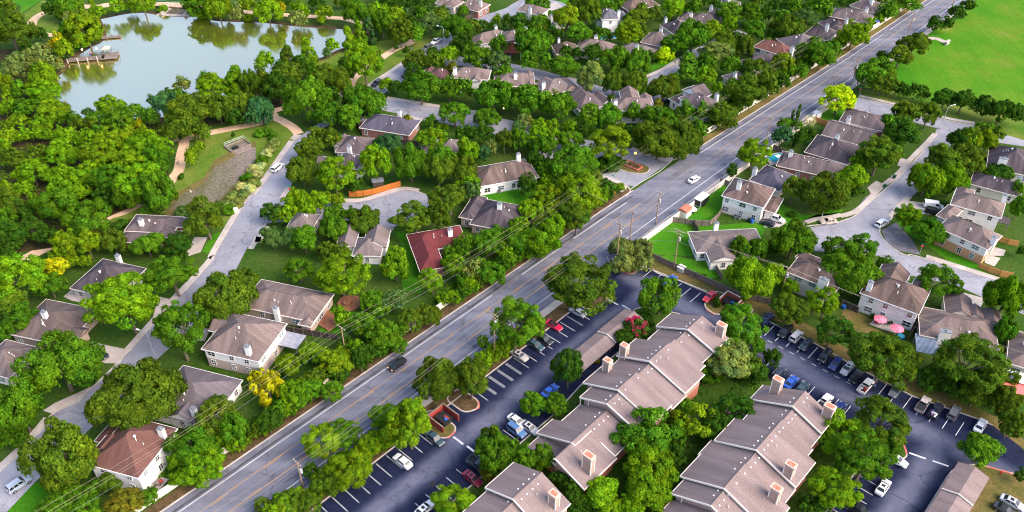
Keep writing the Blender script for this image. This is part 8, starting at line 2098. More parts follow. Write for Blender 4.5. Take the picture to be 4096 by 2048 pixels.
# ---------------------------------------------------------------- apartment buildings
def apartment(label, blocks, chims, low_u):
    t = thing('apartment_building', label, 'apartment block', uv(blocks[0][1], blocks[0][4]), 0)
    o = uv(blocks[0][1], blocks[0][4])
    def W(u, v, z): p = uv(u, v, z); return (p[0] - o[0], p[1] - o[1], z)
    for k, (u0, u1, vl, vr, vm, zr, zl, zrt) in enumerate(blocks):
        r = MB(); sl = math.hypot(vm - vl, zr - zl); sr = math.hypot(vr - vm, zr - zrt); th = 0.28
        r.quad([W(u0, vl, zl), W(u0, vm, zr), W(u1, vm, zr), W(u1, vl, zl)], [(u0, sl), (u0, 0), (u1, 0), (u1, sl)])
        r.quad([W(u0, vm, zr), W(u0, vr, zrt), W(u1, vr, zrt), W(u1, vm, zr)], [(u0, 0.3), (u0, sr), (u1, sr), (u1, 0.3)])
        r.quad([W(u0, vr, zrt - th), W(u0, vm, zr - th), W(u1, vm, zr - th), W(u1, vr, zrt - th)])
        r.quad([W(u0, vm, zr - th), W(u0, vl, zl - th), W(u1, vl, zl - th), W(u1, vm, zr - th)])
        ro = r.build('roof', 'roof_apt', t)
        # ridge cap
        m = MB(); m.tube([W(u0, vm, zr + .02), W(u1, vm, zr + .02)], 0.14, 5); m.build('ridge_cap', 'roof_apt', ro)
        # rake boards and eave boards
        m = MB()
        def board(a, b, du):
            p, q = W(*a), W(*b); d = uv(du, 0)
            m.hexa([(p[0], p[1], p[2] - .36), (q[0], q[1], q[2] - .36), (q[0] + d[0], q[1] + d[1], q[2] - .36), (p[0] + d[0], p[1] + d[1], p[2] - .36),
                    (p[0], p[1], p[2] + .05), (q[0], q[1], q[2] + .05), (q[0] + d[0], q[1] + d[1], q[2] + .05), (p[0] + d[0], p[1] + d[1], p[2] + .05)])
        board((u0, vl - .05, zl - .02), (u0, vm, zr), -0.16); m.build('rake_board', 'trim', ro); m = MB(); board((u0, vm, zr + .004), (u0, vr + .05, zrt - .02), -0.16)
        m.build('rake_board', 'trim', ro)
        m = MB()
        for v, z, s in ((vl, zl, -1), (vr, zrt, 1))[0 if vm - vl > 1 else 1:]:
            a, b = W(u0, v, z), W(u1, v, z); n = uv(0, s * 0.12)
            m.hexa([(a[0], a[1], z - .3), (b[0], b[1], z - .3), (b[0] + n[0], b[1] + n[1], z - .3), (a[0] + n[0], a[1] + n[1], z - .3), (a[0], a[1], z + .02), (b[0], b[1], z + .02), (b[0] + n[0], b[1] + n[1], z + .02), (a[0] + n[0], a[1] + n[1], z + .02)])
        m.build('eave_board', 'trim', ro)
        # walls: near gable, left and right sides, brick below
        wl, wr = min(vl + 0.9, vm - 0.1), vr - 0.7; un = u0 + 0.35; uf = u1 - 0.05
        kl = (zr - zl) / (vm - vl); kr = (zr - zrt) / (vr - vm)
        zwl, zwr = zl + (wl - vl) * kl - th, zrt + 0.7 * kr - th
        zb = min(3.0, zl - 1.6)
        m = MB()
        m.quad([W(un, wl, zb), W(un, wr, zb), W(un, wr, zwr), W(un, vm, zr - th), W(un, wl, zwl)], [(0, 0)] * 5)
        m.quad([W(uf, wl, zb), W(un, wl, zb), W(un, wl, zwl), W(uf, wl, zwl)], [(0, 0)] * 4)
        m.quad([W(un, wr, zb), W(uf, wr, zb), W(uf, wr, zwr), W(un, wr, zwr)], [(0, 0)] * 4)
        m.quad([W(uf, wr, zb), W(uf, wl, zb), W(uf, wl, zwl), W(uf, vm, zr - th), W(uf, wr, zwr)], [(0, 0)] * 5)
        m.build('wall', 'wall_beige', t)
        m = MB(); uw = un + .03; lo, hi = wl + .03, wr - .03
        for (a, b), (c, d) in (((uw, lo), (uw, hi)), ((uf, lo), (uw, lo)), ((uw, hi), (uf, hi)), ((uf, hi), (uf, lo))):
            w = math.hypot(a - c, b - d); m.quad([W(a, b, 0), W(c, d, 0), W(c, d, zb + .02), W(a, b, zb + .02)], [(0, 0), (w, 0), (w, zb), (0, zb)])
        m.build('brick_wall', 'wall_brickr', t)
        if k % 2 == 0:                                          # balcony recess with white posts at the near-left corner
            for du, dv in ((-0.05, 0.15), (-0.05, 2.2)):
                m = MB(); p = W(u0 + 0.12 + du, vl + dv, 0); m.box(p[0], p[1], 0, .16, .16, zl + dv * kl - .3, GRID); m.build('porch_post', 'trim', t)
        for dv, zz in ((2.2, 4.6), (5.0, 4.6)):                 # windows on the left wall and near gable
            if zl > 4.5:
                p = W((u0 + u1) / 2, wl, 0); window(t, p[0], p[1], 3.9 if zl > 5 else 2.2, -GV[0], -GV[1], 1.2, 1.3, 'trim') if dv < 3 else None
        p = W(un, (vm + vr) / 2, 0)
        # square white roof vents either side of the ridge
        n = int((u1 - u0) / 1.45)
        for q in range(n if k < 8 else 0):
            for sgn in (-1, 1):
                if RNG.random() < 0.25: continue
                m = MB(); sl_ = kl if sgn < 0 else kr; u = u0 + 0.9 + q * 1.45 + (0.3 if sgn > 0 else 0)
                if u > u1 - .3: continue
                p = W(u, vm + sgn * 0.95, zr - 0.95 * sl_); m.box(p[0], p[1], p[2] - .05, .29, .29, .17, -GRID, .8); m.build('roof_vent', 'white_trim', ro)
        if k % 3 == 0:
            v = link('vent_pipe', VENT, ro); v.location = W((u0 + u1) / 2, vm + 2.2, zr - 2.2 * kr)
    for u, v, zb, zt, lu, lv in chims:
        p = W(u, v, 0); m = MB(); m.box(p[0], p[1], zb, lv, lu, zt - zb, -GRID); ch = m.build('chimney', 'wall_beige', t)
        for a in (-1, 1):
            for b in (-1, 1):
                m = MB(); q = W(u + a * lu / 2, v + b * lv / 2, 0); m.box(q[0], q[1], zb, .17, .17, zt - zb, -GRID); m.build('corner_board', 'trim', ch)
        m = MB(); m.box(p[0], p[1], zt, lv + .22, lu + .22, .1, -GRID); m.box(p[0], p[1], zt + .22, lv + .3, lu + .3, .42, -GRID); m.box(p[0], p[1], zt + .1, lv * .7, lu * .7, .13, -GRID)
        cp = m.build('chimney_cap', 'cap_pink', ch)
        m = MB(); m.box(p[0], p[1], zt + .64, lv * .8, lu * .8, .05, -GRID); m.build('cap_pan', 'rust', cp)
    return t
apartment('long stepped tan-roofed apartment building in the middle of the lot with brick end walls',
 [(126.0, 131.8, -72.0, -57.2, -64.2, 9.5, 5.5, 7.3), (121.4, 126.2, -71.0, -57.6, -64.5, 8.6, 5.3, 6.7), (119.3, 121.6, -70.4, -56.6, -64.6, 9.2, 6.2, 6.9), (112.3, 119.5, -72.8, -55.4, -64.7, 9.55, 5.7, 6.6),
  (107.6, 112.5, -72.0, -55.2, -64.5, 8.7, 5.1, 5.9), (101.4, 107.8, -73.3, -55.6, -64.6, 9.5, 5.3, 6.6), (97.5, 101.6, -71.0, -57.6, -64.3, 8.8, 5.7, 6.9), (91.0, 97.5, -70.6, -57.0, -64.1, 6.9, 3.9, 4.8), (86.2, 91.2, -72.8, -63.2, -63.9, 7.3, 2.9, 7.0),
  (81.2, 91.1, -64.2, -56.6, -63.8, 7.15, 6.95, 4.4), (82.2, 86.4, -72.0, -62.5, -65.5, 4.1, 2.6, 3.2)],
 [(131.0, -59.0, 4.5, 10.2, 1.15, 1.8), (112.8, -71.4, 3.0, 8.8, 1.1, 1.5), (106.8, -71.3, 3.0, 8.8, 1.1, 1.5), (84.6, -58.6, 4.0, 8.9, 1.15, 2.0)], 0)
apartment('long stepped tan-roofed apartment building on the right with its upper chimney by the rear cars',
 [(121.3, 126.6, -45.3, -29.9, -36.7, 9.5, 5.1, 6.7), (116.6, 121.5, -44.2, -30.0, -36.5, 8.6, 5.0, 6.0), (114.3, 116.8, -43.2, -29.4, -36.5, 9.2, 5.9, 6.5), (106.8, 114.5, -44.8, -27.6, -36.4, 9.5, 5.3, 6.2),
  (102.2, 107.0, -45.4, -27.6, -36.3, 8.7, 4.7, 5.4), (95.2, 102.4, -44.9, -26.4, -36.2, 9.5, 5.2, 5.8), (91.0, 95.4, -44.0, -27.4, -36.1, 8.8, 5.0, 5.4), (82.0, 91.0, -43.6, -26.6, -36.0, 6.9, 3.4, 3.6)],
 [(124.9, -42.0, 4.2, 10.0, 1.15, 1.8), (125.4, -31.0, 4.2, 9.8, 1.15, 1.9), (107.6, -29.8, 4.2, 9.6, 1.15, 1.7), (101.2, -29.2, 4.2, 9.5, 1.15, 1.7)], 0)
apartment('lowest tan-roofed apartment building at the bottom edge with one rust-topped chimney',
 [(68.0, 75.8, -69.4, -55.6, -62.5, 9.3, 6.3, 6.6), (58.0, 68.2, -69.0, -56.0, -62.4, 8.4, 5.6, 5.6)],
 [(73.2, -57.4, 4.2, 9.8, 1.15, 1.6)], 0)

def carport(label, u0, u1, vl, vr, steps):
    vm = (vl + vr) / 2; o = uv((u0 + u1) / 2, vm); t = thing('carport', label, 'carport', o)
    def W(u, v, z): p = uv(u, v, z); return (p[0] - o[0], p[1] - o[1], z)
    for k, (a, b, dz) in enumerate(steps):
        m = MB(); e, zr = 2.55 + dz, 3.45 + dz
        m.quad([W(a, vl, e), W(a, vm, zr), W(b, vm, zr), W(b, vl, e)], [(a, 3), (a, 0), (b, 0), (b, 3)])
        m.quad([W(a, vm, zr), W(a, vr, e), W(b, vr, e), W(b, vm, zr)], [(a, 0), (a, 3), (b, 3), (b, 0)])
        m.quad([W(a, vl, e - .2), W(b, vl, e - .2), W(b, vr, e - .2), W(a, vr, e - .2)]); m.build('roof', 'roof_apt', t)
        m = MB()
        for p, q in ((W(a, vl, e), W(a, vm, zr)), (W(a, vm, zr + .004), W(a, vr, e))):
            d = uv(-.12, 0); m.hexa([(p[0], p[1], p[2] - .25), (q[0], q[1], q[2] - .25), (q[0] + d[0], q[1] + d[1], q[2] - .25), (p[0] + d[0], p[1] + d[1], p[2] - .25), (p[0], p[1], p[2] + .04), (q[0], q[1], q[2] + .04), (q[0] + d[0], q[1] + d[1], q[2] + .04), (p[0] + d[0], p[1] + d[1], p[2] + .04)])
        m.build('rake_board', 'trim', t)
        for u in (a + .6, (a + b) / 2, b - .6):
            for v in (vl + .8, vr - .8):
                m = MB(); p = W(u, v, 0); m.box(p[0], p[1], 0, .14, .14, e - .15, -GRID); m.build('post', 'wood_grey', t)
carport('long shingled carport along the inner side of the parking aisle', 106.2, 128.4, -82.4, -77.0, [(106.2, 117.8, 0.0), (118.0, 128.4, 0.3)])
carport('shingled carport at the bottom right beside the lower lawn', 104, 136.4, -8.0, -2.2, [(104, 127.8, 0.0), (128.0, 136.4, 0.3)])

# ---------------------------------------------------------------- walls and fences
def fence(name, label, cat, pts, h, m, seg, group=None, rail=None, wob=0.02, gap=0.03, top=None, thick=0.08, kind='panel'):
    """a fence whose boards or panels are children; every panel stands in its own bay"""
    t = thing(name, label, cat, (*pts[0], 0), 0, group); rng = random.Random(len(label) * 7)
    cache = {}
    for a, b in zip(pts, pts[1:]):
        d = math.dist(a, b); n = max(1, round(d / seg)); w = d / n; rot = math.atan2(b[1] - a[1], b[0] - a[0])
        for i in range(n):
            f = (i + .5) / n; key = round(w, 3)
            if key not in cache:
                mb = MB(); mb.box(0, 0, 0, w - gap, thick, h); cache[key] = mb.mesh(kind, m)
            o = link(kind, cache[key], t); o.location = (a[0] + (b[0] - a[0]) * f - pts[0][0], a[1] + (b[1] - a[1]) * f - pts[0][1], rng.uniform(-wob, wob)); o.rotation_euler = (rng.uniform(-wob, wob) * .5, 0, rot)
        if rail:
            k = max(1, round(d / 2.4))
            if 'post' not in cache:
                mb = MB(); mb.box(0, -.1, 0, .12, .12, h + .06); cache['post'] = mb.mesh('post', rail)
            for i in range(k):
                f = i / k; o = link('post', cache['post'], t); o.location = (a[0] + (b[0] - a[0]) * f - pts[0][0], a[1] + (b[1] - a[1]) * f - pts[0][1], 0); o.rotation_euler = (0, 0, rot)
    return t
for F_ in FENCES: fence(*F_[0], **F_[1])

# ---------------------------------------------------------------- vehicles
CAR_ME = {}
SPEC = {  # half length stations: x, z0, z1, half width ; cabin base x, roof x, belt z, roof z, base hw, roof hw
 'sedan': ([(-2.28, .42, .86, .68), (-2.15, .30, 1.00, .80), (-1.5, .22, 1.03, .88), (0.0, .20, .98, .90), (1.0, .22, .97, .89), (1.75, .24, .86, .86), (2.12, .30, .72, .80), (2.28, .40, .60, .64)], (-1.75, 1.05), (-1.05, .28), .96, 1.44, .83, .62),
 'coupe': ([(-2.2, .40, .82, .68), (-2.05, .28, .95, .82), (-1.4, .20, .98, .90), (0.0, .18, .92, .90), (0.9, .20, .92, .90), (1.65, .22, .80, .86), (2.1, .28, .66, .78), (2.25, .36, .52, .60)], (-1.6, .85), (-.85, .1), .90, 1.30, .80, .58),
 'suv': ([(-2.3, .45, 1.0, .78), (-2.2, .34, 1.10, .88), (-1.4, .28, 1.12, .94), (0.0, .26, 1.08, .95), (1.05, .28, 1.08, .94), (1.8, .30, 1.0, .90), (2.15, .36, .86, .84), (2.3, .46, .72, .72)], (-2.18, 1.1), (-1.95, .42), 1.07, 1.74, .88, .70),
 'minivan': ([(-2.4, .42, .95, .80), (-2.3, .32, 1.05, .90), (-1.4, .24, 1.06, .95), (0.0, .22, 1.02, .96), (1.2, .24, 1.0, .94), (1.9, .28, .86, .90), (2.3, .34, .70, .82), (2.42, .42, .60, .70)], (-2.3, 1.55), (-2.1, .6), 1.01, 1.74, .90, .72),
 'van': ([(-2.65, .45, 1.1, .86), (-2.6, .38, 1.2, .95), (-1.4, .32, 1.2, .99), (0.0, .30, 1.2, .99), (1.3, .32, 1.16, .97), (2.1, .34, 1.05, .93), (2.55, .40, .92, .88), (2.68, .48, .8, .80)], (-2.62, 1.75), (-2.58, 1.15), 1.15, 2.05, .96, .84),
 'pickup': ([(-2.65, .50, .74, .84), (-2.6, .42, .76, .92), (-1.6, .36, .76, .95), (-.62, .34, .76, .95), (-.55, .32, 1.08, .95), (0.9, .32, 1.08, .95), (1.85, .34, 1.02, .92), (2.4, .40, .90, .88), (2.62, .48, .76, .76)], (-.55, 1.15), (-.42, .6), 1.06, 1.74, .88, .70),
}
def car_meshes(ty):
    if ty in CAR_ME: return CAR_ME[ty]
    st, base, roof, zb, zt, hb, hr = SPEC[ty]; R = {}
    m = MB(); prev = None
    for x, z0, z1, w in st:
        b = len(m.v); mid = z0 + (z1 - z0) * .62
        m.v += [(x, -w * .88, z0), (x, -w, z0 + .12), (x, -w, mid), (x, -w * .93, z1 - .04), (x, -w * .80, z1), (x, w * .80, z1), (x, w * .93, z1 - .04), (x, w, mid), (x, w, z0 + .12), (x, w * .88, z0)]
        if prev is not None:
            for i in range(10): m.f.append((prev + i, prev + (i + 1) % 10, b + (i + 1) % 10, b + i)); m.m.append(0)
        prev = b
    m.f.append(tuple(range(10))); m.m.append(0); m.f.append(tuple(reversed(range(prev, prev + 10)))); m.m.append(0)
    B = [(base[0], -hb, zb), (base[1], -hb, zb), (base[1], hb, zb), (base[0], hb, zb)]; T = [(roof[0], -hr, zt), (roof[1], -hr, zt), (roof[1], hr, zt), (roof[0], hr, zt)]
    m.hexa(B + T)
    if ty == 'pickup':
        for y in (-.88, .88): m.box(-1.6, y, .70, 2.0, .14, .42)
        m.box(-2.58, 0, .70, .14, 1.88, .42)
    R['body'] = m.mesh('body', 'car_paint')
    def inset(a, b, c, d, ks, kt, off):
        a, b, c, d = map(Vector, (a, b, c, d)); n = (b - a).cross(d - a).normalized() * off
        def P(s, t): return tuple((a * (1 - s) + b * s) * (1 - t) + (d * (1 - s) + c * s) * t + n)
        return [P(ks, kt), P(1 - ks, kt), P(1 - ks, 1 - kt * .8), P(ks, 1 - kt * .8)]
    m = MB(); m.quad(inset(B[1], B[2], T[2], T[1], .05, .08, .012)); R['windscreen'] = m.mesh('windscreen', 'glass_dark')
    m = MB(); m.quad(inset(B[3], B[0], T[0], T[3], .07, .14, .012)); R['rear_window'] = m.mesh('rear_window', 'glass_dark')
    for k, q in (('l', (B[0], B[1], T[1], T[0])), ('r', (B[2], B[3], T[3], T[2]))):
        m = MB(); a, b, c, d = map(Vector, q); n = (b - a).cross(d - a).normalized() * .012
        cuts = [(.08, .47), (.53, .92)] if ty != 'van' else [(.72, .95)]
        if ty == 'van' and k == 'r': cuts = [(.05, .28)]
        if ty in ('suv', 'minivan'): cuts = [(.05, .30), (.34, .62), (.66, .94)]
        for s0, s1 in cuts:
            def P(s, t): return tuple((a * (1 - s) + b * s) * (1 - t) + (d * (1 - s) + c * s) * t + n)
            m.quad([P(s0, .12), P(s1, .12), P(s1, .86), P(s0, .86)])
        R['side_' + k] = m.mesh('side_window', 'glass_dark')
    r = .33 if ty in ('sedan', 'coupe') else .37
    m = MB(); m.tube([(0, -.12, 0), (0, .12, 0)], r, 14); R['wheel'] = m.mesh('wheel', 'tyre')
    m = MB(); m.tube([(0, -.128, 0), (0, .128, 0)], r * .62, 10); R['rim'] = m.mesh('rim', 'rim')
    fx = st[-2][0]; rx = st[1][0]; fz = st[-2][2] - .10; bz = st[1][2] - .16
    m = MB(); m.box(0, 0, -.07, .22, .36, .14); R['headlight'] = m.mesh('headlight', 'lamp_glass'); R['headlight_lit'] = m.mesh('headlight', 'headlamp_lit')
    m = MB(); m.box(0, 0, -.09, .16, .30 if ty not in ('suv', 'minivan', 'van', 'pickup') else .16, .18 if ty not in ('suv', 'minivan', 'van', 'pickup') else .34); R['tail_light'] = m.mesh('tail_light', 'tail_lamp')
    m = MB(); m.box(0, 0, 0, .16, .2, .13); R['mirror'] = m.mesh('mirror', 'black_plastic')
    m = MB()
    if ty == 'pickup': m.box(-1.58, 0, .772, 1.9, 1.6, .02)
    elif ty in ('suv', 'minivan'):
        for y in (-hr + .1, hr - .1): m.box((roof[0] + roof[1]) / 2, y, zt, (roof[1] - roof[0]) * .85, .06, .07)
    else: m.box(.15 + roof[0] * 0 + (roof[0] + roof[1]) / 2 - .1, 0, zt, .62, .72, .012)
    R['extra'] = m.mesh('bed_floor' if ty == 'pickup' else 'roof_rack' if ty in ('suv', 'minivan') else 'sunroof', 'black_plastic' if ty != 'suv' else 'grey_metal')
    R['pos'] = (fx - .02, st[-2][3] * .72, fz, rx + .02, st[1][3] * .74, bz, r, hb, base[1] - .25, zb, st)
    CAR_ME[ty] = R; return R
CAR_COL = {'white': (.78, .78, .78), 'black': (.010, .010, .012), 'silver': (.42, .43, .45), 'tansilver': (.40, .36, .34), 'tan': (.50, .42, .36), 'silverblue': (.34, .40, .50), 'navyk': (.012, .016, .03), 'navy': (.012, .025, .14),
 'blue': (.01, .07, .40), 'steelblue': (.06, .14, .30), 'red': (.62, .015, .03), 'redk': (.48, .01, .05), 'maroon': (.20, .008, .03), 'tealk': (.02, .05, .06), 'greenk': (.02, .035, .04), 'greyd': (.09, .10, .115), 'slate': (.045, .065, .08)}
def car(x, y, rz, ty, colr, label, lit=False, extra=True, k=1.0, z=0.02):
    R = car_meshes(ty); t = thing('parked_car' if 'driving' not in label else 'car', label, {'pickup': 'pickup', 'van': 'van'}.get(ty, 'car'), (x, y, z), rz, 'cars and pickups on the streets and lots'); t.scale = (k, k, k)
    b = link('body', R['body'], t); b.color = (*CAR_COL[colr], 1)
    for n, key in (('windscreen', 'windscreen'), ('rear_window', 'rear_window'), ('side_window', 'side_l'), ('side_window', 'side_r')): link(n, R[key], t)
    fx, fy, fz, rx, ry, bz, r, hb, mx, zb, st = R['pos']
    wf, wr = st[-1][0] * .62, st[0][0] * .60
    for wx in (wf, wr):
        for s in (-1, 1):
            w = link('wheel', R['wheel'], t); w.location = (wx, s * (st[3][3] - .10), r); link('rim', R['rim'], w)
    for s in (-1, 1):
        h = link('headlight', R['headlight_lit' if lit else 'headlight'], t); h.location = (fx, s * fy, fz)
        q = link('tail_light', R['tail_light'], t); q.location = (rx, s * ry, bz)
        q = link('mirror', R['mirror'], t); q.location = (mx, s * (hb + .1), zb)
    if extra and R['extra'].polygons: link(R['extra'].name.split('.')[0], R['extra'], t)
    return t
for i, (x, y, rz, ty, colr, label) in enumerate(CARS):
    t = car(x, y, rz, ty, colr, label, lit='headlamps' in label, extra=(ty in ('pickup', 'suv', 'minivan') or 'sunroof' in label or i % 3 == 0), z=0.04)
    if 'black roof' in label and ty == 'coupe' or 'open top' in label:
        m = MB(); st, base, roof, zb_, zt_, hb_, hr_ = SPEC[ty]; m.box((roof[0] + roof[1]) / 2, 0, zt_ + .004, roof[1] - roof[0] + .04, 2 * hr_ + .04, .02); m.build('soft_top', 'black_plastic', t)
    if 'heap of junk' in label:
        for k in range(14):
            m = MB(); m.box(RNG.uniform(-2.3, -.9), RNG.uniform(-.6, .6), .8, RNG.uniform(.2, .5), RNG.uniform(.2, .5), RNG.uniform(.2, .5), RNG.uniform(0, 3)); m.build('junk', RNG.choice(['white_paint', 'red_paint', 'blue_plastic', 'galv', 'white_paint']), t)
    if 'loaded bed' in label:
        for k in range(8):
            m = MB(); m.box(RNG.uniform(-2.3, -.9), RNG.uniform(-.6, .6), .8, RNG.uniform(.2, .7), RNG.uniform(.2, .5), RNG.uniform(.2, .6), RNG.uniform(0, 3)); m.build('load', RNG.choice(['white_paint', 'red_paint', 'galv']), t)
    if 'bed cover' in label:
        m = MB(); m.box(-1.6, 0, 1.10, 2.0, 1.8, .04); m.build('bed_cover', 'black_plastic', t)

# ---------------------------------------------------------------- trees
def crown_mesh(name, seed, n, leaf, form):
    """leaf-sized faces spread over many lobes of a unit crown"""
    r = np.random.default_rng(seed)
    if form == 'round':
        k = 56; d = r.normal(size=(k, 3)); d /= np.linalg.norm(d, axis=1)[:, None]; d[:, 2] = np.abs(d[:, 2]) * 1.1 - 0.42
        d /= np.linalg.norm(d, axis=1)[:, None]; C = d * r.uniform(.42, .92, (k, 1)) * (1 + .11 * (d @ r.normal(0, .6, 3)))[:, None]; R = r.uniform(.15, .33, k)
    elif form == 'tuft':                                       # many small distinct clumps
        k = 90; d = r.normal(size=(k, 3)); d /= np.linalg.norm(d, axis=1)[:, None]; d[:, 2] = np.abs(d[:, 2]) * 1.15 - 0.40
        d /= np.linalg.norm(d, axis=1)[:, None]; C = d * r.uniform(.46, .98, (k, 1)) * (1 + .11 * (d @ r.normal(0, .6, 3)))[:, None]; R = r.uniform(.12, .25, k)
    elif form == 'spread':
        k = 60; a = r.uniform(0, 2 * np.pi, k); q = np.sqrt(r.uniform(0, 1, k)) * .78
        C = np.stack([q * np.cos(a), q * np.sin(a), .55 * (1 - q ** 2) * r.uniform(.2, 1, k) - .15 + r.uniform(-.2, .2, k)], 1); R = r.uniform(.12, .28, k)
    elif form == 'sparse':
        k = 26; a = r.uniform(0, 2 * np.pi, k); q = np.sqrt(r.uniform(0, 1, k)) * .86
        C = np.stack([q * np.cos(a), q * np.sin(a), .6 * (1 - q ** 2) * r.uniform(0, 1, k) - .1 + r.uniform(-.4, .3, k)], 1); R = r.uniform(.14, .26, k)
    elif form == 'cone':
        k = 40; z = r.uniform(-1, .85, k); q = (1 - (z + 1) / 2) ** .75 * .72 * np.sqrt(r.uniform(.3, 1, k)); a = r.uniform(0, 2 * np.pi, k)
        C = np.stack([q * np.cos(a), q * np.sin(a), z], 1); R = r.uniform(.20, .34, k) * (1.15 - (z + 1) * .36)
    elif form == 'column':
        k = 26; z = np.linspace(-.95, .9, k); C = np.stack([r.normal(0, .2, k), r.normal(0, .2, k), z], 1); R = .62 * (1 - ((z + .3) / 1.4) ** 2 * .65)
    else:                                                       # 'bush'
        k = 22; d = r.normal(size=(k, 3)); d /= np.linalg.norm(d, axis=1)[:, None]; C = d * r.uniform(.35, .68, (k, 1)); R = r.uniform(.28, .42, k)
    w = R ** 2; q = max(n // 8, 60); L = r.choice(k, q, p=w / w.sum())          # q leafy tufts over the lobes
    d = r.normal(size=(q, 3)); d /= np.linalg.norm(d, axis=1)[:, None]
    out = C[L] / np.maximum(np.linalg.norm(C[L], axis=1)[:, None], .2)
    d = d + .55 * out + np.array([0, 0, .25]); d /= np.linalg.norm(d, axis=1)[:, None]
    sq = np.array([1, 1, 1.6]) if form == 'column' else np.array([1, 1, .82])
    P = C[L] + d * R[L][:, None] * r.uniform(.72, 1.16, (q, 1)) * sq
    inner = np.zeros(q, bool)
    for j in range(k): inner |= (np.linalg.norm((P - C[j]) / sq, axis=1) < R[j] * .66)
    keep = ~inner | (r.uniform(size=q) < .30); P, d, L = P[keep], d[keep], L[keep]; q = len(P)
    warm_l = r.normal(0, .11, k); lobe_l = r.uniform(.80, 1.20, k)
    tone_t = lobe_l[L] * r.uniform(.64, 1.36, q); warm_t = warm_l[L] + r.normal(0, .06, q)
    m = n // q; I = np.repeat(np.arange(q), m); n = len(I); sp = leaf * 1.0
    off = r.normal(0, 1, (n, 3)) * sp * r.uniform(.55, 1.1, q)[I][:, None]; off -= d[I] * np.sum(off * d[I], 1)[:, None] * .45
    P = P[I] + off; nr = d[I] * .80 + off / sp * .22 + r.normal(size=(n, 3)) * .34 + np.array([0, 0, .10]); nr /= np.linalg.norm(nr, axis=1)[:, None]
    t = np.cross(nr, r.normal(size=(n, 3))); t /= np.linalg.norm(t, axis=1)[:, None]; b = np.cross(nr, t)
    s = leaf * r.uniform(.6, 1.35, (n, 1)); wd = s * r.uniform(.45, .75, (n, 1))
    V = np.stack([P - t * s, P - b * wd + nr * s * .15, P + t * s, P + b * wd + nr * s * .15], 1).reshape(-1, 3)
    li = tone_t[I] * r.uniform(.78, 1.24, n); warm = warm_t[I]
    T = np.stack([li * (1 + warm), li * (1 + .25 * warm), li * (1 - .8 * warm), np.ones(n)], 1)
    V[:, :2] /= np.percentile(np.hypot(V[:, 0], V[:, 1]), 98.5); V[:, 2] /= np.percentile(np.abs(V[:, 2]), 98.5)   # unit crown
    return leaf_mesh(name, V, T)
def leaf_mesh(name, V, T):
    n = len(V) // 4; me = bpy.data.meshes.new(name)
    me.vertices.add(4 * n); me.vertices.foreach_set('co', V.astype(np.float32).ravel())
    me.loops.add(4 * n); me.loops.foreach_set('vertex_index', np.arange(4 * n, dtype=np.int32))
    me.polygons.add(n); me.polygons.foreach_set('loop_start', np.arange(0, 4 * n, 4, dtype=np.int32))
    me.update(calc_edges=True)
    a = me.attributes.new('tone', 'FLOAT_COLOR', 'FACE'); a.data.foreach_set('color', np.clip(T, 0, 4).astype(np.float32).ravel())
    me.materials.append(MATS['leaf']); return me
CROWNS = {'round': [crown_mesh('crown', s, 15000, .050, 'round') for s in (1, 2, 3)] + [crown_mesh('crown', s, 15000, .048, 'tuft') for s in (4, 5, 6)] + [crown_mesh('crown', 7, 13000, .050, 'spread')],
 'big': [crown_mesh('crown', s, 30000, .033, f) for s, f in ((11, 'round'), (12, 'tuft'), (13, 'round'), (14, 'spread'), (15, 'tuft'))],
 't': [crown_mesh('crown', s, 28000, .034, 'tuft') for s in (21, 22)], 's': [crown_mesh('crown', s, 6000, .05, 'sparse') for s in (31, 32)],
 'c': [crown_mesh('crown', s, 8000, .06, 'cone') for s in (41, 42)], 'C': [crown_mesh('crown', 51, 4000, .10, 'column')], 'B': [crown_mesh('crown', s, 5000, .085, 'bush') for s in (61, 62)]}
LOW = [crown_mesh('low_crown', s, n, q, f) for s, n, q, f in ((71, 2300, .10, 'round'), (72, 2300, .10, 'tuft'), (73, 900, .16, 'round'), (74, 900, .16, 'tuft'))]
def trunk_mesh(seed, spread):
    r = random.Random(seed); m = MB()
    m.tube([(0, 0, 0), (r.uniform(-.03, .03), r.uniform(-.03, .03), .45), (r.uniform(-.06, .06), r.uniform(-.06, .06), .8)], .075, 7, r2=.05)
    for k in range(6):
        a = k * 1.05 + r.uniform(0, .5); q = r.uniform(.35, .7) * spread; z = r.uniform(.35, .6)
        m.tube([(0, 0, z), (q * .5 * math.cos(a), q * .5 * math.sin(a), z + .28), (q * math.cos(a), q * math.sin(a), z + r.uniform(.4, .7))], .04, 5, r2=.012)
    return m.mesh('trunk', 'bark')
TRUNKS = [trunk_mesh(s, 1.0) for s in (1, 2, 3)]
HUE = {'d': (.034, .092, .007), 'm': (.062, .158, .007), 'b': (.112, .232, .006), 'y': (.122, .212, .006), 'Y': (.30, .31, .006), 'o': (.070, .126, .008), 'g': (.066, .138, .030), 'p': (.140, .190, .040), 'r': (.118, .124, .010), 'l': (.28, .42, .005), 'w': (.036, .110, .032), 'k': (.05, .11, .010), 'G': (.34, .38, .13)}
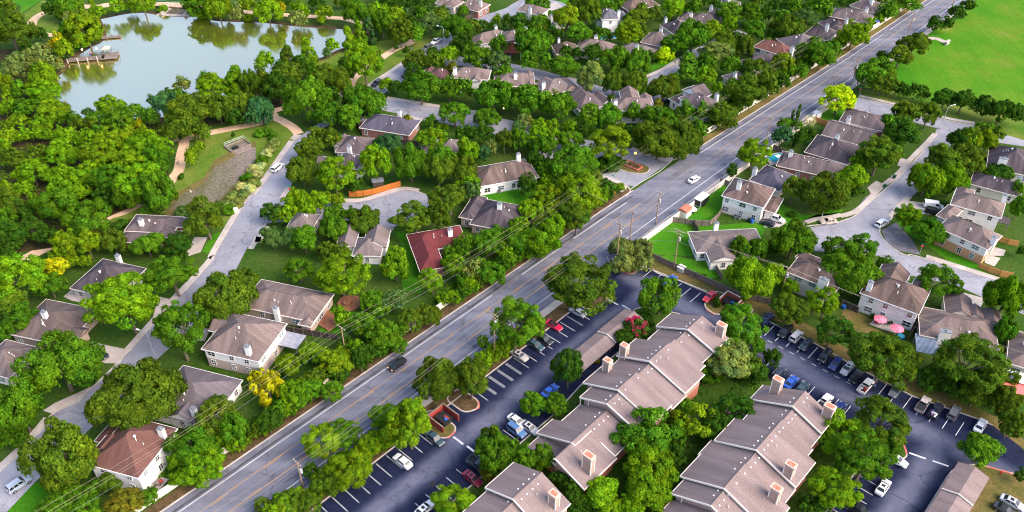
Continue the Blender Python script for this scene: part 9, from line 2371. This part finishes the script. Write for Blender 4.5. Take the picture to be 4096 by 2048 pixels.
def tree(x, y, rx, rz, zc, form, hue, label, name, cat, group, z0=0.0):
    r = random.Random(int(x * 13 + y * 7))
    t = thing(name, label, cat, (x, y, z0), r.uniform(0, 6.28), group)
    f = form
    if f == 'round' and rx > 4.0 and math.hypot(x, y) < 230: f = 'big'
    pool = CROWNS[f]; me = pool[r.randrange(len(pool))]
    c = link('crown', me, t); c.location = (0, 0, zc); j = r.uniform(.92, 1.1); q_ = 1.04 - .02 * min(1, max(0, (math.hypot(x, y) - 220) / 100)); q_ *= 1.14 if 'wood' in group else 1.0; c.scale = (rx * q_ * j, rx * q_ / j, rz * q_); c.rotation_euler = (r.uniform(-.08, .08), r.uniform(-.08, .08), 0)
    h = HUE[hue]; q = r.uniform(.85, 1.18); w = r.uniform(-.10, .10); c.color = (h[0] * q * (1 + w), h[1] * q, h[2] * q, 1)
    if form != 'B':
        tr = link('trunk', TRUNKS[r.randrange(3)], t); s = max(rx * .8, 1.0); tr.scale = (s, s, zc * 1.15); tr.color = (.2, .15, .1, 1)
    return t, c
for T_ in TREES: tree(*T_[:8], *TREE_KINDS[T_[8]])
# small far trees nobody could single out: one mass
Vs, Ts = [], []
for k, (x, y, rx, rz, zc, hue) in enumerate(FAR_TREES):
    me = LOW[k % 2 + (2 if math.hypot(x, y) > 235 else 0)]; n = len(me.vertices); co = np.empty(n * 3, np.float32); me.vertices.foreach_get('co', co); co = co.reshape(-1, 3)
    a = k * 1.7; c, s = math.cos(a), math.sin(a); co = np.stack([co[:, 0] * c - co[:, 1] * s, co[:, 0] * s + co[:, 1] * c, co[:, 2]], 1)
    Vs.append(co * np.array([rx, rx, rz]) * 1.08 + np.array([x, y, zc])); tn = np.empty(n, np.float32); tc = np.empty(n // 4 * 4, np.float32); me.attributes['tone'].data.foreach_get('color', tc); Ts.append(tc.reshape(-1, 4) * np.array([*HUE[hue], 1]))
if Vs:
    o = tag(link('background_trees', leaf_mesh('background_trees', np.concatenate(Vs), np.concatenate(Ts))), 'small tree crowns filling gaps between houses and larger trees', None, None, 'stuff'); o.color = (1, 1, 1, 1)
# undergrowth under the wood and along the main road wall
r_ = np.random.default_rng(99); Vs, Ts = [], []
UNDER = []
def in_poly(p, Q):
    c = False
    for a, b in zip(Q, Q[1:] + Q[:1]):
        if (a[1] > p[1]) != (b[1] > p[1]) and p[0] < (b[0] - a[0]) * (p[1] - a[1]) / (b[1] - a[1]) + a[0]: c = not c
    return c
TRAIL = [p for r in RIBS if r[1] == 'trail' for p in smooth_line(r[5], 5)]
for nm, m, z, Q in POLYS:
    if m != 'soil': continue
    xs, ys = [p[0] for p in Q], [p[1] for p in Q]
    for k in range(700):
        p = (RNG.uniform(min(xs), max(xs)), RNG.uniform(min(ys), max(ys)))
        if in_poly(p, Q) and not in_poly(p, POND) and min(math.dist(p, q) for q in TRAIL) > 4.5: UNDER.append((*p, 2.6, 42, RNG.choice('dmdob')))
for u in range(-10, 172, 2): UNDER.append((*uv(u, -117.6 - RNG.uniform(0, 4))[:2], 1.4, 30, RNG.choice('dmob')))
for u in range(206, 430, 2): UNDER.append((*uv(u, lc(u) - 3.6 - RNG.uniform(0, 4))[:2], 1.7, 40, RNG.choice('dmmob')))
for u in range(60, 130, 3):
    for v in (-50, -47, -56, -24): UNDER.append((*uv(u, v + RNG.uniform(-2, 2))[:2], 1.3, 20, RNG.choice('dmo')))
for (x, y, rad, n, hue) in UNDER:
    P = np.stack([x + r_.normal(0, rad * .5, n), y + r_.normal(0, rad * .5, n), np.abs(r_.normal(0, .55, n)) + .05], 1)
    nr = r_.normal(size=(n, 3)) * .6 + np.array([0, 0, .8]); nr /= np.linalg.norm(nr, axis=1)[:, None]
    t = np.cross(nr, r_.normal(size=(n, 3))); t /= np.linalg.norm(t, axis=1)[:, None]; b = np.cross(nr, t); s = r_.uniform(.18, .42, (n, 1))
    Vs.append(np.stack([P - t * s, P - b * s * .6, P + t * s, P + b * s * .6], 1).reshape(-1, 3)); q = r_.uniform(.6, 1.3, n)
    Ts.append(np.stack([HUE[hue][0] * q, HUE[hue][1] * q, HUE[hue][2] * q, np.ones(n)], 1))
o = tag(link('undergrowth', leaf_mesh('undergrowth', np.concatenate(Vs), np.concatenate(Ts))), 'low leafy undergrowth beneath the trees', None, None, 'stuff'); o.color = (1, 1, 1, 1)
# crepe myrtle blossom and palm fronds
for (x, y, rx, zc) in BLOSSOM:
    r = np.random.default_rng(5); n = 700; d = r.normal(size=(n, 3)); d[:, 2] = np.abs(d[:, 2]); d /= np.linalg.norm(d, axis=1)[:, None]
    cl = r.normal(size=(26, 3)); cl[:, 2] = np.abs(cl[:, 2]) + .2; cl /= np.linalg.norm(cl, axis=1)[:, None]
    P = cl[r.integers(0, 26, n)] * np.array([rx * .95, rx * .95, rx * .8]) + r.normal(0, .22, (n, 3)) ; t = np.cross(d, r.normal(size=(n, 3))); t /= np.linalg.norm(t, axis=1)[:, None]; b = np.cross(d, t); s = .13
    V = np.stack([P - t * s, P - b * s, P + t * s, P + b * s], 1).reshape(-1, 3); q = r.uniform(.7, 1.3, n)
    myr = min((o for o in bpy.data.objects if o.name.startswith('crepe_myrtle')), key=lambda o: math.dist(o.location[:2], (x, y)))
    me = leaf_mesh('blossom', V, np.stack([.44 * q, .025 * q, .10 * q, np.ones(n)], 1)); o = link('blossom', me, myr); o.location = (0, 0, zc + .1); o.color = (1, 1, 1, 1)
for (x, y, zc, rx) in PALMS:
    t = thing('palm_tree', 'pale fan palm between the dark columns and the lime yellow tree', 'palm', (x, y, 0)); m = MB(); m.tube([(0, 0, 0), (0, 0, zc)], .22, 7, r2=.16); m.build('trunk', 'bark', t)
    for k in range(26):
        a = k * 2.4; el = .9 - k * .055; V = []; T2 = []
        for q in range(7):
            an = (q - 3) * .22; L_ = rx * 1.1; e = el - abs(an) * .3
            p1 = Vector((math.cos(a + an) * math.cos(e), math.sin(a + an) * math.cos(e), math.sin(e))) * L_; p0 = Vector((math.cos(a) * math.cos(el), math.sin(a) * math.cos(el), math.sin(el))) * L_ * .45; sd = Vector((-math.sin(a), math.cos(a), 0)) * .09
            p1.z -= .25 * L_ * .5; V += [tuple(p0 - sd), tuple((p0 + p1) / 2 - sd), tuple(p1), tuple((p0 + p1) / 2 + sd)]; T2.append((.30, .29, .12, 1))
        o = link('frond', leaf_mesh('frond', np.array(V), np.array(T2)), t); o.location = (0, 0, zc); o.color = (1, 1, 1, 1)

# ---------------------------------------------------------------- utility poles and wires
TOPS = {}
for key, x, y, h, label, arms, tr in POLES:
    t = thing('utility_pole', label, 'utility pole', (x, y, 0), 0, 'wooden power poles'); m = MB(); m.tube([(0, 0, 0), (0, 0, h)], .19, 8, r2=.12); m.build('pole', 'pole_wood', t)
    ends = []
    for k in range(arms):
        z = h - .35 - k * 1.0; ax = math.pi / 2 - GRID - math.pi / 2
        m = MB(); m.box(0, 0, z, 2.4, .11, .13, -GRID); m.build('crossarm', 'pole_wood', t)
        for s in (-1.1, -.4, .4, 1.1):
            p = (s * math.cos(-GRID), s * math.sin(-GRID)); m = MB(); m.tube([(*p, z + .13), (*p, z + .36)], .05, 6); m.build('insulator', 'white_trim', t)
            if k == 0 and s != -.4: ends.append(Vector((x + p[0], y + p[1], z + .34)))
    if not arms: ends = [Vector((x, y, h - .05))] * 3
    if tr:
        m = MB(); m.tube([(.38, 0, h - 3.2), (.38, 0, h - 2.2)], .26, 10); m.build('transformer', 'galv', t)
    TOPS[key] = (ends, Vector((x, y, h * .72)), Vector((x, y, h)))
for label, keys in LINES:
    t = thing('power_line', label, 'power line', TOPS[keys[0]][2], 0, 'overhead wires'); o = Vector(TOPS[keys[0]][2])
    for a, b in zip(keys, keys[1:]):
        prs = list(zip(TOPS[a][0], TOPS[b][0])) + [(TOPS[a][1], TOPS[b][1])]
        for k, (p, q) in enumerate(prs):
            L_ = (p - q).length; sag = L_ * (.018 if k < 3 else .026)
            m = MB(); m.tube([p.lerp(q, f) - o - Vector((0, 0, sag * 4 * f * (1 - f))) for f in [i / 10 for i in range(11)]], 0.018 if k < 3 else .022, 4, False); m.build('wire', 'wire' if k < 3 else 'grey_metal', t)

# ---------------------------------------------------------------- street furniture and small things
def lamp_post(x, y, h, az, label, lit=False):
    t = thing('street_lamp', label, 'street lamp', (x, y, 0)); m = MB(); dx, dy = math.sin(az), math.cos(az)
    m.tube([(0, 0, 0), (0, 0, h - .8), (dx * .5, dy * .5, h - .1), (dx * 2.0, dy * 2.0, h)], .09, 7, r2=.05); m.build('post', 'galv', t)
    m = MB(); m.box(dx * 2.3, dy * 2.3, h - .08, .32, .75, .2, -az); m.build('lamp_head', 'white_trim', t)
def globe_lamp(x, y, h, label, m_='lamp_lit', post='black_plastic', r=.28):
    t = thing('globe_lamp', label, 'street lamp', (x, y, 0)); m = MB(); m.tube([(0, 0, 0), (0, 0, h)], .07, 7); m.build('post', post, t)
    m = MB(); m.ball((0, 0, h + r * .9), r, 10, 6); m.build('globe', m_, t)
def sign_post(x, y, label, plate, h=2.6):
    t = thing('street_sign', label, 'street sign', (x, y, 0)); m = MB(); m.tube([(0, 0, 0), (0, 0, h)], .05, 6); m.build('post', 'galv', t)
    m = MB(); m.box(0, 0, h, 1.0, .04, .22, -.5); m.box(0, .01, h + .24, .04, 1.0, .22, -.5); m.build('name_plate', 'sign_green', t)
    if plate:
        m = MB(); b = [(0.36 * math.cos(math.pi / 8 + k * math.pi / 4), -.06, h - .5 + .36 * math.sin(math.pi / 8 + k * math.pi / 4)) for k in range(8)]; m.quad(b); m.quad([(p[0], p[1] + .02, p[2]) for p in reversed(b)]); m.build('stop_plate', 'sign_red', t)
def bin_(x, y, rz, m_, label, group):
    t = thing('wheelie_bin', label, 'bin', (x, y, 0), rz, group); m = MB(); m.box(0, 0, .08, .62, .7, .92, 0, 1.15); m.build('bin_body', m_, t); m = MB(); m.box(0, -.02, 1.0, .74, .84, .09); m.build('lid', m_, t)
    for s in (-1, 1): m = MB(); m.tube([(s * .3, .32, .12), (s * .36, .32, .12)], .12, 8); m.build('wheel', 'tyre', t)
def parasol(x, y, label):
    t = thing('parasol', label, 'parasol', (x, y, 0)); m = MB(); m.tube([(0, 0, 0), (0, 0, 2.55)], .035, 6); m.build('pole', 'white_trim', t)
    m = MB(); n = 8; R = 1.55
    for k in range(n):
        a, b = 2 * math.pi * k / n, 2 * math.pi * (k + 1) / n; c = (a + b) / 2
        m.quad([(0, 0, 2.6), (R * math.cos(a), R * math.sin(a), 2.08), (R * .93 * math.cos(c), R * .93 * math.sin(c), 2.0), (R * math.cos(b), R * math.sin(b), 2.08)])
    m.build('canopy', 'pink_cloth', t)
def simple(name, label, cat, x, y, rz, parts, z=0.0):
    """parts: (part name, material, [boxes (cx,cy,z0,lx,ly,h) or ('t',[pts],r) or ('b',c,r)])"""
    t = thing(name, label, cat, (x, y, z), rz)
    one = ('post', 'leg', 'wheel', 'plank', 'slat', 'beam', 'side_wall', 'enclosure_wall', 'wall_coping')
    for pn, m_, sh in [(a, b_, [s]) for a, b_, c_ in parts if a in one for s in c_] + [p for p in parts if p[0] not in one]:
        m = MB()
        for s in sh:
            if s[0] == 't': m.tube(s[1], s[2], 8)
            elif s[0] == 'b': m.ball(s[1], s[2], 10, 6)
            else: m.box(*s)
        m.build(pn, m_, t)
    return t
for f_, args in SMALL: globals()[f_](*args)

# people: one continuous skinned body each, coloured by garment
def person(x, y, rz, shirt, trousers, label, sc=1.0, z=0.0):
    V = [(0, 0, .95), (0, 0, 1.2), (0, 0, 1.42), (0, .01, 1.52), (0, .03, 1.66), (.10, 0, .88), (.12, .08, .48), (.12, .02, .06), (.12, .16, .03), (-.10, 0, .88), (-.12, -.06, .48), (-.12, -.18, .06), (-.12, -.04, .03), (.20, 0, 1.38), (.26, -.05, 1.12), (.24, .08, .88), (-.20, 0, 1.38), (-.26, .05, 1.12), (-.24, .16, .90)]
    E = [(0, 1), (1, 2), (2, 3), (3, 4), (0, 5), (5, 6), (6, 7), (7, 8), (0, 9), (9, 10), (10, 11), (11, 12), (2, 13), (13, 14), (14, 15), (2, 16), (16, 17), (17, 18)]
    R = [.15, .14, .15, .06, .11, .10, .065, .045, .04, .10, .065, .045, .04, .07, .045, .035, .07, .045, .035]
    me = bpy.data.meshes.new('body'); me.from_pydata(V, E, []); o = bpy.data.objects.new('tmp', me); COL.objects.link(o)
    md = o.modifiers.new('skin', 'SKIN')
    for sv, q in zip(me.skin_vertices[0].data, R): sv.radius = (q, q)
    me.skin_vertices[0].data[0].use_root = True
    sb = o.modifiers.new('sub', 'SUBSURF'); sb.levels = 1
    dg = bpy.context.evaluated_depsgraph_get(); nm = bpy.data.meshes.new_from_object(o.evaluated_get(dg)); bpy.data.objects.remove(o)
    nm.materials.clear()
    for m_ in (shirt, trousers, 'skin'): nm.materials.append(MATS[m_])
    for p in nm.polygons:
        zc = p.center.z; p.material_index = 2 if zc > 1.47 or (abs(p.center.x) > .2 and zc < 1.18) or zc < .05 else 0 if zc > .97 else 1
    t = thing('person', label, 'person', (x, y, z), rz); t.scale = (sc,) * 3
    link('body', nm, t); m = MB(); m.ball((0, .0, 1.72), .115, 8, 6, 1.0); m.build('hair', 'hair', t)
for P_ in PEOPLE: person(*P_)
